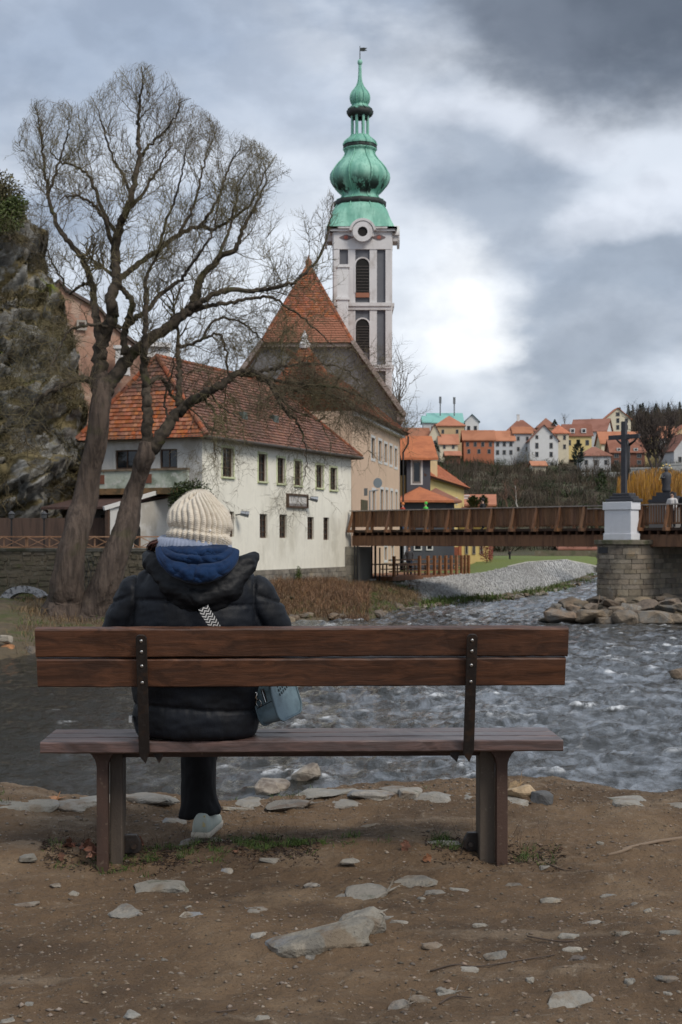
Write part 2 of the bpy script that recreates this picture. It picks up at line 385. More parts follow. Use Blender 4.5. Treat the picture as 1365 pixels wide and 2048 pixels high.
lw = lofted([p+Vector((0, .05, .03)) for p in top], back, 40, 12, lambda s: s**.7, .03, 2, .0)[:, 2:]
o = np_mesh('lawn', lw.reshape(-1, 3), gridf(lw.shape[0], lw.shape[1]), M_grass); setp(o, kind='structure')
M_path = mat('path', (.42, .40, .36), .9, [((.3, .28, .25), S(1), .45, .6, .6)], [(S(10), .02)])
pth = np.concatenate([lw[20:, 0:1]+[0, 0, .012], lw[20:, 1:2]*.6+lw[20:, 0:1]*.4+[0, 0, .03]], 1)
o = np_mesh('path', pth.reshape(-1, 3), gridf(pth.shape[0], 2), M_path); setp(o, kind='structure')

# ---- the far side: flat behind the houses, then the wooded hill with the upper town
def hill_z(x, y):
    x, y = np.asarray(x, float), np.asarray(y, float)
    z = np.interp(y, [60, 98, 150, 168, 200, 250, 290, 312, 345, 430, 700, 1500], [-1.2, -1.0, -1.0, .0, 6.0, 12, 16.6, 19.2, 21, 22, 14, 0])
    s = x/y
    z = z+13*sstep(y, 335, 460)*sstep(s, .13, .23)*(1-sstep(y, 600, 1200))+5*sstep(y, 300, 345)*sstep(s, .15, .21)
    z = z-3.0*(1-sstep(y, 158, 163))*sstep(s, .10, .13)*sstep(y, 96, 100)
    p = np.stack([x*.03, y*.03, 0*x], -1)
    return z+1.3*fbm(p, 4)*sstep(y, 165, 230)
ys = np.concatenate([[62, 75, 90, 98], np.linspace(100, 170, 40), 170*1.02**np.arange(1, 112)]); us = np.concatenate([[-4, -2, -1, -.5], np.linspace(-.35, .45, 160), [.6, 1, 2, 4]])
UU, YY = np.meshgrid(us, ys); XX = UU*YY; ZZ = hill_z(XX, YY)
ZZ = np.where((XX > -2+.0*YY) & (YY < 99), -3.2, ZZ)
M_hill = mat('hillside', (.072, .062, .035), .95, [((.05, .062, .022), S(.06), .45, .6, .8), ((.12, .088, .06), S(.15), .5, .65, .7), ((.03, .028, .018), S(.4), .55, .7, .6)], [(S(.8), .5)])
o = np_mesh('hillside', np.stack([XX, YY, ZZ], -1).reshape(-1, 3), gridf(len(ys), len(us)), M_hill); setp(o, kind='structure')

# ---- rocks
def rock_mesh(seed, sub=2, npts=16, bev=.07, rough_=.034):
    r = random.Random(seed); bm = bmesh.new()
    for _ in range(npts):
        v = Vector((r.gauss(0, 1), r.gauss(0, 1), r.gauss(0, 1))).normalized()
        v = Vector([math.copysign(abs(c)**.72, c) for c in v])*r.uniform(.42, .56); bm.verts.new(v)
    bmesh.ops.convex_hull(bm, input=bm.verts[:])
    bmesh.ops.delete(bm, geom=[v for v in bm.verts if not v.link_faces], context='VERTS')
    bmesh.ops.bevel(bm, geom=bm.edges[:], offset=bev*.5, segments=1, affect='EDGES', profile=.6)
    bmesh.ops.triangulate(bm, faces=bm.faces[:])
    for _ in range(sub): bmesh.ops.subdivide_edges(bm, edges=bm.edges[:], cuts=1, use_grid_fill=True)
    bmesh.ops.triangulate(bm, faces=bm.faces[:])
    if rough_:
        co = np.array([v.co for v in bm.verts]); d = rough_*fbm(co*3.1+seed*3.7, 4)
        bm.normal_update()
        for v, k in zip(bm.verts, d): v.co += v.normal*float(k)
    me = bpy.data.meshes.new('rock'); bm.to_mesh(me); bm.free(); return me
ROCKS = [rock_mesh(40+i, 2 if i < 10 else 1) for i in range(16)]
def rock(name, label, cat, loc, dims, mate, rz=0., tilt=0., k=None, group=None, tip=0.):
    me = ROCKS[rnd.randrange(len(ROCKS)) if k is None else k % len(ROCKS)]
    key = (me.name, mate.name)
    if key not in ORG:
        m2 = me.copy(); m2.materials.clear(); m2.materials.append(mate); ORG[key] = m2
    o = bpy.data.objects.new(name, ORG[key]); col.objects.link(o)
    o.location = loc; o.scale = dims; o.rotation_euler = (tilt, tip, rz)
    return setp(o, label, cat, group)
# stones bedded in the trodden earth before and under the bench: (px, py of the middle, width, height in pixels, what)
NEAR = [(335, 1772, 118, 30, 'pointed blue-grey stone bedded in the earth'), (268, 1819, 96, 30, 'broad pale grey stone bedded flat in the earth'), (388, 1827, 56, 10, 'flat pinkish stone beside the small white pebble'), (377, 1813, 15, 13, 'small whitish pebble lying on a flat stone'),
  (517, 1818, 50, 16, 'slanting narrow grey stone in bare earth'), (625, 1768, 36, 13, 'small rounded beige stone in the earth'), (735, 1782, 92, 34, 'rough brown-grey hump of stone in the earth'), (828, 1758, 96, 22, 'long grey stone with a cracked top'), (692, 1791, 42, 10, 'flat pale chip of stone against a rough hump'),
  (516, 1870, 36, 16, 'small pale stone just above the long ridge of rock'), (845, 1797, 22, 11, 'little beige stone behind bare earth'), (870, 1784, 40, 12, None), (918, 1778, 40, 11, 'small slanting bluish flat stone'), (1100, 1798, 42, 10, 'low pale stone with a peaked top'), (1183, 1846, 48, 10, 'smooth whitish stone with a stick beside it'),
  (1135, 1872, 48, 8, None), (1150, 1900, 50, 8, 'flat pinkish-white stone in the brown earth'), (1160, 1915, 42, 7, None), (936, 1937, 42, 10, 'flat whitish stone with a ragged edge'), (990, 1908, 52, 16, 'pale stone half buried under a crust of earth'), (866, 1889, 46, 9, None), (885, 1979, 28, 12, None),
  (800, 2010, 46, 36, 'blue-grey pyramid-shaped stone standing up from the earth'), (845, 1996, 52, 20, 'brownish stone beside the pyramid-shaped one'), (1145, 1996, 96, 30, 'wide low brown stone in the bare earth'), (1260, 1963, 26, 13, None), (1332, 1955, 46, 14, None), (1335, 1985, 36, 18, None), (1340, 1863, 42, 14, 'light stone with a chipped flat top'),
  (1270, 1808, 17, 8, None), (1295, 1822, 17, 6, None), (150, 1786, 28, 12, None), (58, 1712, 34, 14, None), (270, 2027, 42, 24, 'beige stone at the edge of a smooth patch of earth'), (14, 2041, 32, 18, 'dark slate-coloured stone alone in the earth'), (40, 1808, 78, 10, None), (545, 1718, 54, 11, None),
  (404, 1681, 98, 20, 'flat stone that the sneaker rests on'), (745, 1651, 46, 7, 'flat whitish chip beyond the grass under the bench'), (700, 1718, 40, 10, None), (455, 1741, 28, 8, None), (1090, 1735, 30, 7, None), (1200, 1686, 16, 7, 'tiny white fragment near the roots'), (350, 1640, 50, 18, None), (500, 1617, 120, 10, None), (880, 1683, 80, 14, None),
  (110, 1770, 24, 10, None), (620, 1915, 28, 9, None), (60, 2010, 24, 8, None), (330, 1921, 18, 7, None), (525, 2035, 30, 12, None), (1060, 1957, 18, 8, None), (1010, 1843, 22, 7, None), (960, 1850, 36, 8, None), (895, 1985, 40, 10, None), (1220, 1790, 40, 6, None), (1030, 1770, 36, 6, None), (1245, 1868, 34, 10, None), (770, 1835, 50, 10, None), (800, 1845, 40, 8, None)]
for i, (px, py, pw, ph, lab) in enumerate(NEAR):
    p = GN(px, py+ph*.2); L = pw*p.y/F; dep = min(max(ph*.75*p.y/F/(CH/p.y), .25*L), 1.1*L); h = max(.35*ph*p.y/F, .012)
    rock('stone', lab or 'small flat stone bedded in the bare brown earth', 'stone', (p.x, p.y, p.z-(.1 if ph >= 20 else .22)*h), (L*1.12, dep*1.0, h*(3.0 if ph >= 20 else 2.3)), M_rock if i % 3 else M_slab, rz=rnd.uniform(-.3, .3), tilt=rnd.uniform(-.12, .12), k=i, group='stones bedded in the earth', tip=rnd.uniform(-.12, .12))
p = GN(640, 1885)
rock('stone', 'long ridge of blue-grey rock sticking up from the earth', 'stone', (p.x, p.y, p.z+.005), (.40, .16, .115), M_rock, rz=.30, tilt=.1, k=3, tip=-.12)
p = GN(715, 1868); rock('stone', 'blunt high end of the long rock ridge', 'stone', (p.x+.015, p.y+.03, p.z+.008), (.18, .14, .15), M_rock, rz=.5, k=5, tip=-.25)
# stones along the edge of the bank
EDGE = [(40, 1617, 150, 26), (130, 1612, 130, 22), (215, 1606, 130, 22), (300, 1601, 120, 20), (345, 1612, 90, 18), (460, 1597, 110, 14), (560, 1592, 120, 12), (655, 1589, 130, 11), (740, 1591, 90, 14), (790, 1590, 66, 22), (822, 1590, 46, 26), (870, 1602, 90, 26), (905, 1600, 60, 24), (942, 1604, 44, 26), (700, 1612, 60, 14), (1035, 1606, 60, 18), (1140, 1612, 60, 16), (1200, 1612, 80, 14), (1270, 1606, 90, 16), (1345, 1612, 80, 14), (580, 1612, 90, 12), (500, 1606, 60, 14), (250, 1622, 60, 14), (400, 1606, 60, 14)]
for i, (px, py, pw, ph) in enumerate(EDGE):
    p = GN(px, py); L = pw*p.y/F
    rock('bank_stone', 'pale grey stone slab along the edge of the earth bank', 'stone', (p.x, p.y+.05, p.z-.006), (L*1.15, .24, ph*p.y/F*1.45), M_slab if i % 4 else M_rock, rz=rnd.uniform(-.15, .15), k=i+2, group='stones along the edge of the bank')
for px, py, pw, ph, lab, mt in [(1038, 1590, 62, 34, 'yellowish rounded stone at the bank edge beside the bench leg', (.42, .31, .19)), (1030, 1578, 24, 26, 'small upright ochre stone behind the yellowish one', (.33, .22, .11)), (1083, 1600, 42, 34, 'dark angular stone at the bank edge', (.1, .1, .1)), (102, 1603, 36, 16, 'small orange stone by the water', (.42, .2, .09))]:
    p = GN(px, py+ph*.3); s_ = p.y/F
    rock('bank_stone', lab, 'stone', (p.x, p.y, p.z+ph*s_*.3), (pw*s_*1.15, .13, ph*s_*1.25), mat('stone_'+lab.split()[1]+str(px), mt, .85, [(tuple(.6*c for c in mt), S(16), .45, .65, .8)], [(S(40), .01)]), k=px)
for px, py, pw, ph, lab, tip, k_ in [(545, 1567, 64, 26, 'pale flat stone standing in the river behind the person', .1, 2), (536, 1572, 46, 32, 'rounded brown-grey stone before the pale one in the river', 0, 7), (612, 1549, 58, 34, 'slanting wedge of grey stone rising from the river', -.55, 11)]:
    p = G(px, py+ph*.4, WZ); s_ = p.y/F
    rock('river_stone', lab, 'stone', (p.x, p.y, WZ+ph*s_*.3), (pw*s_*1.2, .4, ph*s_*1.25), mat('river_stone', (.3, .255, .2), .6, [((.13, .1, .075), S(4), .45, .62, .85), ((.4, .36, .31), S(7), .55, .7, .6)], [(S(12), .03)], obj=.2), k=k_, tip=tip)
p = G(1358, 1358, WZ); rock('river_stone', 'dark stone breaking the water near the pier', 'stone', (p.x, p.y, WZ+.1), (.5, .5, .4), M_rockb, k=4)
# islet of boulders round the pier
NP = Vector((.70710678, .70710678, 0)); NB = Vector((.70710678, -.70710678, 0))     # along the pier (away) and along the bridge (to the right)
PIER = Vector((13.1, 66.6, 0))          # middle of the rounded pier nose
rows = []
for i in range(25):
    a = 2*math.pi*i/24; rows.append([Vector((16.6+math.cos(a)*r*8.2, 66.5+math.sin(a)*r*9.5, WZ-.5+1.15*(1-r)**.6)) for r in (1, .85, .7, .5, .25, .02)])
mb = MB(); mb.grid(rows); o = mb.build('islet', M_bank, smooth=True, org=(0, 0, 0)); setp(o, kind='structure')
BLD = [(1089, 1239, 24, 8), (1103, 1223, 22, 14), (1125, 1233, 58, 24), (1147, 1220, 26, 16), (1140, 1206, 40, 18), (1165, 1213, 26, 18), (1192, 1202, 34, 13), (1183, 1217, 28, 18), (1181, 1236, 62, 24), (1206, 1243, 26, 18), (1252, 1239, 58, 28), (1259, 1217, 36, 20), (1232, 1223, 30, 18), (1297, 1211, 38, 20), (1308, 1238, 62, 28), (1330, 1221, 40, 15), (1338, 1208, 48, 15), (1355, 1240, 40, 24), (1342, 1201, 26, 11), (1221, 1208, 30, 12), (1283, 1200, 30, 10), (1215, 1226, 22, 12), (1280, 1228, 22, 14), (1362, 1215, 30, 16), (1155, 1232, 20, 12), (1320, 1198, 20, 10), (1240, 1203, 24, 12), (1112, 1212, 18, 10)]
for i, (px, py, pw, ph) in enumerate(BLD):
    d = np.interp(py+ph*.5, [1190, 1250], [64.5, 56.4]); p = P(px, py, d); s_ = d/F
    M_use = M_rock if i == 11 else M_rockb
    rock('boulder', 'whitish boulder among the brown ones below the pier' if i == 11 else 'brown boulder of the heap round the bridge pier', 'boulder', p, (pw*s_*1.3, 1.3*max(.6, pw*s_), ph*s_*1.45), M_use, rz=rnd.uniform(-.5, .5), k=i*3+1, group=None if i == 11 else 'boulders round the pier', tip=rnd.uniform(-.25, .25), tilt=rnd.uniform(-.3, .1))
for i in range(34):
    a, r = rnd.uniform(0, 6.28), rnd.uniform(.35, .95); x, y = 16.6+math.cos(a)*r*8, 66.5+math.sin(a)*r*9.2; s_ = rnd.uniform(.7, 1.5)
    rock('boulder', 'brown boulder of the heap round the bridge pier', 'boulder', (x, y, WZ-.3+1.1*(1-r)**.6), (s_, s_*rnd.uniform(.6, 1), s_*rnd.uniform(.35, .6)), M_rockb, rz=rnd.uniform(0, 6), k=i, group='boulders round the pier', tip=rnd.uniform(-.2, .2))
# stones along the left waterline
for i in range(46):
    u = rnd.uniform(.3, 1); u = u if i > 6 else .36+.008*i; q = bank_pt(u, rnd.uniform(0, .06)); s_ = rnd.uniform(.3, .8)
    rock('shore_stone', 'brown stone at the far waterline below the dry grass', 'stone', q+Vector((0, 0, .05)), (s_, s_*.8, s_*.55), M_rockb, rz=rnd.uniform(0, 6), k=i, group='stones along the far waterline')
for px, py, s_, c, lab in [(16, 1301, .55, (.42, .2, .09), 'orange stone at the far waterline beside the bench plank'), (12, 1278, .45, (.36, .32, .26), 'pale stone in the grass above the orange one'), (4, 1318, .55, (.3, .26, .2), 'brown-grey stone at the water below the orange one')]:
    rock('shore_stone', lab, 'stone', P(px, py, 40.6), (s_*.9, s_*.8, s_*.75), mat('shore_'+str(py), c, .85, [(tuple(.6*k for k in c), S(5), .45, .65, .7)], [(S(14), .03)]), k=px)
for i in range(90):
    q = Vector(vg[rnd.randrange(90), 2]); s_ = rnd.uniform(.25, .6)
    rock('shore_stone', 'small stone along the waterline below the cobbled slope', 'stone', q+Vector((rnd.uniform(-.5, .5), rnd.uniform(-.4, .3), .03)), (s_, s_*.8, s_*.5), M_rockb if i % 3 else M_rock, rz=rnd.uniform(0, 6), k=i+10, group='stones below the cobbled slope')

# ---- loose gravel on the near bank (nobody could count it)
def pebbles(n, seed):
    r = np.random.RandomState(seed)
    y = 3.45+3.4*r.rand(n)**1.1; x = (r.rand(n)-.5)*y*.56
    y = np.where(r.rand(n) < .3, np.clip(edge_y(x)-np.abs(r.normal(0, .28, n)), 3.4, None), y)
    s = .0018+.0070*r.rand(n)**6+.0018*r.rand(n); z = near_z(x, y)
    o6 = np.array([[1, 0, 0], [0, 1, 0], [-1, 0, 0], [0, -1, 0], [0, 0, 1], [0, 0, -1]], float)
    jit = o6[None]*(1+.5*(r.rand(n, 6, 1)-.5)); jit = jit+.25*(r.rand(n, 6, 3)-.5); jit[..., 2] *= .6
    a = r.rand(n)*6.28; ca, sa = np.cos(a)[:, None], np.sin(a)[:, None]
    jx = jit[..., 0]*1.4; xx = jx*ca-jit[..., 1]*sa; yy = jx*sa+jit[..., 1]*ca
    v = np.stack([xx, yy, jit[..., 2]], -1)*s[:, None, None]+np.stack([x, y, z+s*.15], -1)[:, None]
    f = np.array([(0, 1, 4), (1, 2, 4), (2, 3, 4), (3, 0, 4), (1, 0, 5), (2, 1, 5), (3, 2, 5), (0, 3, 5)])
    return v.reshape(-1, 3), (f[None]+6*np.arange(n)[:, None, None]).reshape(-1, 3)
v, f = pebbles(9000, 5)
o = np_mesh('gravel', v, f, mat('gravel', (.185, .145, .108), .9, [((.11, .09, .07), S(30), .45, .6, .7)], island=.55), smooth=False); setp(o, 'fine gravel and grit scattered over the bare earth', 'gravel', kind='stuff')

# ---- blades: grass, straw, brush, twigs
def blades(base, dirs, L, wd, seed=0, droop=.25):
    r = np.random.RandomState(seed); n = len(base); base = np.asarray(base, float); dirs = np.asarray(dirs, float); L = np.broadcast_to(L, n)[:, None]; wd = np.broadcast_to(wd, n)[:, None]
    side = np.cross(dirs, r.normal(size=(n, 3))); side /= np.linalg.norm(side, axis=1)[:, None]+1e-9
    mid = base+dirs*L*.55; tip = base+dirs*L; tip[:, 2:] -= droop*L; tip[:, :2] += droop*.6*L*dirs[:, :2]
    v = np.stack([base-side*wd, base+side*wd, mid+side*wd*.7, mid-side*wd*.7, tip], 1).reshape(-1, 3)
    f = np.array([(0, 1, 2), (0, 2, 3), (3, 2, 4)]); return v, (f[None]+5*np.arange(n)[:, None, None]).reshape(-1, 3)
def updirs(n, seed, spread):
    r = np.random.RandomState(seed); d = np.stack([r.normal(0, spread, n), r.normal(0, spread, n), np.ones(n)], -1); return d/np.linalg.norm(d, axis=1)[:, None]
# ================================================================ BUILDINGS
def plaster(name, c, stain=None, amt=.6, sc_=.6):
    st = stain or tuple(k*.62 for k in c)
    return mat(name, c, .92, [(st, (sc_, sc_, sc_*.5), .5, .66, amt), (tuple(k*.8 for k in c), (3.5, 3.5, .5), .5, .7, amt*.7), (tuple(min(1, k*1.07) for k in c), S(1.7), .5, .62, .5)], [(S(6), .012), (S(40), .004)], spec=.2)
M_cream = plaster('plaster_cream', (.82, .795, .69), (.60, .57, .47), .8, .35)
M_left = plaster('plaster_grey_white', (.58, .58, .56), (.36, .33, .28), .7, .8)
M_frame = mat('window_wood', (.085, .045, .025), .6, [((.05, .03, .02), S(9), .45, .6, .6)])
M_pane = mat('window_pane', (.012, .014, .017), .06, [((.05, .055, .06), S(1.3), .5, .62, .6)], spec=.6)
M_green = plaster('surround_green', (.62, .66, .42), None, .5, 2)
M_tile = mat('roof_tile', (.20, .095, .062), .85, [((.115, .062, .05), S(.5), .42, .6, .45), ((.29, .135, .08), S(1.2), .55, .7, .7), ((.1, .07, .05), S(6), .56, .68, .6)], [(S(22), .015)], island=.34)
M_tileo = mat('roof_tile_single', (.36, .125, .055), .85, [((.20, .085, .05), S(.8), .44, .6, .5), ((.12, .07, .05), S(7), .56, .68, .5)], [(S(22), .015)], obj=.34)
M_tilec = mat('church_tile', (.30, .105, .048), .85, [((.2, .075, .045), S(.35), .42, .6, .5), ((.36, .14, .07), S(1.1), .55, .7, .4)], [(S(22), .015)], island=.3)
M_dark = mat('dark_void', (.012, .011, .010), .9)
M_white = plaster('white_plaster', (.72, .71, .70), (.5, .46, .42), .6, .5)
M_blackmetal = mat('black_iron', (.02, .02, .021), .5)
M_woodb = mat('bridge_wood', (.19, .092, .044), .7, [((.10, .048, .025), (6, 6, .8), .45, .62, .8), ((.2, .095, .045), (3, 3, 1.2), .55, .7, .6)], [((30, 30, 3), .006)], obj=.18)

class Fac:
    """vertical wall plane from A to B; s runs along it, z up, depth along the outward normal"""
    def __init__(f, A, B, toward=(0, 0)):
        f.A = Vector((A[0], A[1], 0)); f.B = Vector((B[0], B[1], 0)); f.L = (f.B-f.A).length; f.u = (f.B-f.A)/f.L
        f.n = Vector((f.u.y, -f.u.x, 0))
        if f.n.dot(Vector((toward[0], toward[1], 0))-f.A) < 0: f.n = -f.n
    def at(f, px, py):
        d = Vector(((px-CX)/F, 1, -(py-HY)/F)); c = Vector((0, 0, CH)); t = (f.A-c).dot(f.n)/d.dot(f.n); p = c+d*t
        return (p-f.A).dot(f.u), p.z
    def pt(f, s, z, dep=0.): return f.A+f.u*s+f.n*dep+Vector((0, 0, z))
    def rect(f, x0, x1, y0, y1):
        s0, _ = f.at(x0, y0); s1, _ = f.at(x1, y0); m = (x0+x1)/2
        return min(s0, s1), max(s0, s1), f.at(m, y1)[1], f.at(m, y0)[1]
    def wall(f, mb, s0, s1, z0, z1, holes=(), rev=.16, dep=0.):
        S_ = sorted({s0, s1, *[h[0] for h in holes], *[h[1] for h in holes]}); Z_ = sorted({z0, z1, *[h[2] for h in holes], *[h[3] for h in holes]})
        for a, b in zip(S_, S_[1:]):
            for c, d in zip(Z_, Z_[1:]):
                m, n = (a+b)/2, (c+d)/2
                if any(h[0] < m < h[1] and h[2] < n < h[3] for h in holes): continue
                mb.poly(f.pt(a, c, dep), f.pt(b, c, dep), f.pt(b, d, dep), f.pt(a, d, dep))
        for a, b, c, d in [h[:4] for h in holes]:
            q = [(a, c), (b, c), (b, d), (a, d)]
            for i in range(4):
                p, r_ = q[i], q[(i+1) % 4]; mb.poly(f.pt(*p, dep), f.pt(*r_, dep), f.pt(*r_, dep-rev), f.pt(*p, dep-rev))
    def bar(f, mb, s0, s1, z0, z1, d0, d1):
        mb.extr([f.pt(s0, z0, d0), f.pt(s1, z0, d0), f.pt(s1, z1, d0), f.pt(s0, z1, d0)], f.n*(d1-d0))
    def window(f, h, parent, frame=None, pane=None, rec=.10, fw=.07, cols=2, rows_=3, surround=None, sill=None, dep=0., sw=.12, name='window'):
        a, b, c, d = h[:4]; mb = MB(); e = .006
        for x0, x1, z0, z1 in ((a+e, a+fw, c+e, d-e), (b-fw, b-e, c+e, d-e), (a+fw, b-fw, c+e, c+fw), (a+fw, b-fw, d-fw, d-e)): f.bar(mb, x0, x1, z0, z1, dep-rec-.05, dep-rec+.02)
        t = fw*.55
        for i in range(1, cols):
            m = a+(b-a)*i/cols; f.bar(mb, m-t/2, m+t/2, c+fw, d-fw, dep-rec-.045, dep-rec+.015)
        for i in range(1, rows_):
            m = c+(d-c)*i/rows_; f.bar(mb, a+fw, b-fw, m-t/2, m+t/2, dep-rec-.04, dep-rec+.01)
        w_ = mb.build(name, frame or M_frame, parent)
        mb = MB(); f.bar(mb, a+e*2, b-e*2, c+e*2, d-e*2, dep-rec-.06, dep-rec-.03); mb.build('pane', pane or M_pane, w_)
        if surround:
            mb = MB(); g = sw
            for x0, x1, z0, z1 in ((a-g, a, c-g, d+g), (b, b+g, c-g, d+g), (a, b, d, d+g), (a, b, c-g, c)): f.bar(mb, x0, x1, z0, z1, dep-.01, dep+.025)
            mb.build('surround', surround, w_)
        if sill:
            mb = MB(); f.bar(mb, a-.08, b+.08, c-.07, c, dep-.02, dep+.1); mb.build('sill', sill, w_)
        return w_

TILE = MB()
def tile_verts(wd, ln, th=.06):
    x = wd/2*.97
    return [Vector(q) for q in ((-x, 0, .045), (0, -.015, .058), (x, 0, .045), (x, ln*1.12, .0), (-x, ln*1.12, .0), (-x, 0, .045-th), (x, 0, .045-th), (0, -.015, .058-th))], [(0, 1, 2, 3, 4), (0, 5, 7, 1), (1, 7, 6, 2), (2, 6, 3), (0, 4, 5)]
def inpoly(x, y, poly):
    c = False
    for (x0, y0), (x1, y1) in zip(poly, poly[1:]+poly[:1]):
        if (y0 > y) != (y1 > y) and x < (x1-x0)*(y-y0)/(y1-y0)+x0: c = not c
    return c
def roof_face(parent, pts, m_bed, m_tile, wd=.19, ln=.2, singles=0, thick=.12, name='roof', offs=.03, m_single=None):
    """roof slab over a planar polygon (first two points: the eave) covered with tiles laid in rows"""
    pts = [Vector(p) for p in pts]; O = pts[0]; u = (pts[1]-O).normalized(); n = (pts[1]-O).cross(pts[2]-O).normalized()
    if n.z < 0: n = -n
    v = n.cross(u)
    if v.z < 0: v = -v
    sl = MB(); sl.extr(pts, -n*thick); ro = sl.build(name, m_bed, parent)
    poly = [((p-O).dot(u), (p-O).dot(v)) for p in pts]; s0, s1 = min(p[0] for p in poly), max(p[0] for p in poly); t1 = max(p[1] for p in poly)
    tv, tf = tile_verts(wd, ln); tilt = .02
    bulk, k, one = MB(), 0, None
    rr = int(t1/ln)+1
    for i in range(rr):
        t = i*ln-.04; s = s0-wd+(i % 2)*wd/2
        while s < s1+wd:
            if inpoly(s, max(t+ln*.5, .02), poly):
                j = [rnd.uniform(-.008, .008) for _ in range(3)]
                base = O+u*(s+j[0])+v*(t+j[1])+n*(offs+j[2]*.6)
                if k < singles:
                    if one is None:
                        me = bpy.data.meshes.new('tile'); me.from_pydata([tuple(a) for a in tv], [], tf); me.materials.append(m_single or m_tile); one = me
                    o = bpy.data.objects.new('tile', one); col.objects.link(o); o.parent = ro
                    mx = Matrix((u, v, n)).transposed().to_4x4() @ Matrix.Rotation(rnd.uniform(-.03, .03), 4, 'Z'); mx.translation = base-ORG[ro.name]; o.matrix_local = mx; k += 1
                else: bulk.add([base+u*a.x+v*a.y+n*a.z for a in tv], tf)
            s += wd
    if bulk.v: setp(bulk.build('tile_field', m_tile, ro), kind='stuff')
    return ro
def ridge(parent, a, b, m, r=.11, step=.36, name='ridge_tiles'):
    a, b = Vector(a), Vector(b); n = max(2, int((b-a).length/step)); mb = MB(); t = (b-a)/n
    for i in range(n): mb.tube([a+t*i-t*.05, a+t*(i+1)], [r*1.12, r*.9], 8)
    return setp(mb.build(name, m, parent), kind='stuff')

# ---------------------------------------------------------------- cream house by the river
CA, CB = Vector((-6.1, 62.5, 0)), Vector((.56, 78, 0))
fm = Fac(CA, CB); wl = Vector((-fm.u.y, fm.u.x, 0)); LW = 5.75
fl = Fac(CA+wl*LW, CA)                       # gable side over the terrace
ZB, ZE, ZR = -.85, 5.95, 9.6
house = thing('river_house', 'long cream plastered house with red tiled hipped roof standing on the river bank', 'house', (CA.x, CA.y, ZB))
holes = [fm.rect(*r) for r in ((445, 467, 896, 954), (517, 533.5, 908, 963), (555, 570, 916, 967), (589.5, 603.5, 922, 971), (632.5, 646.5, 930, 976), (660.5, 674, 935.5, 980),
         (457, 469, 1023, 1074), (520, 535.5, 1028, 1076), (559.5, 574, 1029, 1076), (615.5, 628.5, 1034, 1079), (647.5, 659, 1035, 1080))]
mb = MB(); ZP = fm.at(480, 1142)[1]
fm.wall(mb, 0, fm.L, ZP, ZE, holes)
fb = Fac(CB, CB+wl*LW); fb2 = Fac(CA+wl*LW, CB+wl*LW, (-40, 90))
fb.wall(mb, 0, fb.L, ZB, ZE); fb2.wall(mb, 0, fb2.L, ZB, ZE)
mb.build('wall', M_cream, house)
for i, h in enumerate(holes): fm.window(h, house, surround=M_green if i < 6 else None, sill=M_green if i < 6 else None, cols=2, rows_=3 if i < 6 else 4, sw=.1, fw=.065, rec=.12)
hl = [fl.rect(231, 275, 900, 938), fl.rect(320, 355, 898, 936)]
mb = MB(); fl.wall(mb, 0, fl.L, ZB, ZE, hl); mb.build('end_wall', M_left, house)
for h in hl: fl.window(h, house, cols=2, rows_=1, fw=.06)
mb = MB(); fm.bar(mb, 0, fm.L, ZE-.16, ZE, 0, .14); fl.bar(mb, 0, fl.L, ZE-.16, ZE, 0, .10); mb.build('cornice', mat('cornice', (.2, .17, .11), .9, [((.11, .11, .05), S(2), .45, .6, .7)]), house)
# stone plinth, block by block
M_block = mat('plinth_stone', (.24, .215, .175), .9, [((.13, .12, .10), S(2), .45, .62, .8), ((.33, .27, .17), S(.9), .58, .68, .6)], [(S(9), .03)], obj=.25)
pl = MB(); fm.bar(pl, 0, fm.L, ZB-.6, ZP, -.3, .04); plo = pl.build('plinth', mat('mortar', (.17, .155, .13), .95, (), [(S(12), .02)]), house)
zz = ZB-.35
while zz < ZP-.08:
    hh = min(rnd.uniform(.24, .3), ZP-zz-.015); s = 0.
    while s < fm.L-.2:
        ww = min(rnd.uniform(.45, .95), fm.L-s); m_ = MB(); fm.bar(m_, s+.012, s+ww-.012, zz+.01, zz+hh-.01, -.1, rnd.uniform(.055, .1)); m_.build('block', M_block, plo); s += ww
    zz += hh
# roof
ov = .45; e0 = fl.pt(-ov, ZE, ov)+fm.u*0; eL = CA+wl*(LW+ov)-fm.u*ov+Vector((0, 0, ZE-.12)); eR = CA-wl*ov-fm.u*ov+Vector((0, 0, ZE-.12)); eR2 = CB-wl*ov+fm.u*ov+Vector((0, 0, ZE-.12)); eL2 = CB+wl*(LW+ov)+fm.u*ov+Vector((0, 0, ZE-.12))
r1 = P(296, 714, 65.2); r1.z = ZR; r2 = r1+fm.u*12.0
r1 = CA+wl*(LW/2+.1)+fm.u*1.15; r1.z = ZR; r2 = CA+wl*(LW/2)+fm.u*12.6; r2.z = ZR
M_bed = mat('roof_bed', (.09, .05, .035), .95)
roof_face(house, [eL, eR, r1], M_bed, M_tile, .19, .2, 300, m_single=M_tileo)
roof_face(house, [eR, eR2, r2, r1], M_bed, M_tile, .19, .21)
roof_face(house, [eL2, eL, r1, r2], M_bed, M_tile, .4, .45)
roof_face(house, [eR2, eL2, r2], M_bed, M_tile, .25, .25)
for a, b in ((eL, r1), (eR, r1), (r1, r2), (r2, eR2)): ridge(house, a+Vector((0, 0, .08)), b+Vector((0, 0, .08)), M_tilec)
mb = MB(); mb.tube([eR+Vector((0, 0, -.03))-fm.n*-.05, eR2+fm.n*.05], .075, 8); mb.tube([eL, eR], .075, 8); mb.build('gutter', mat('gutter', (.06, .05, .04), .6), house)
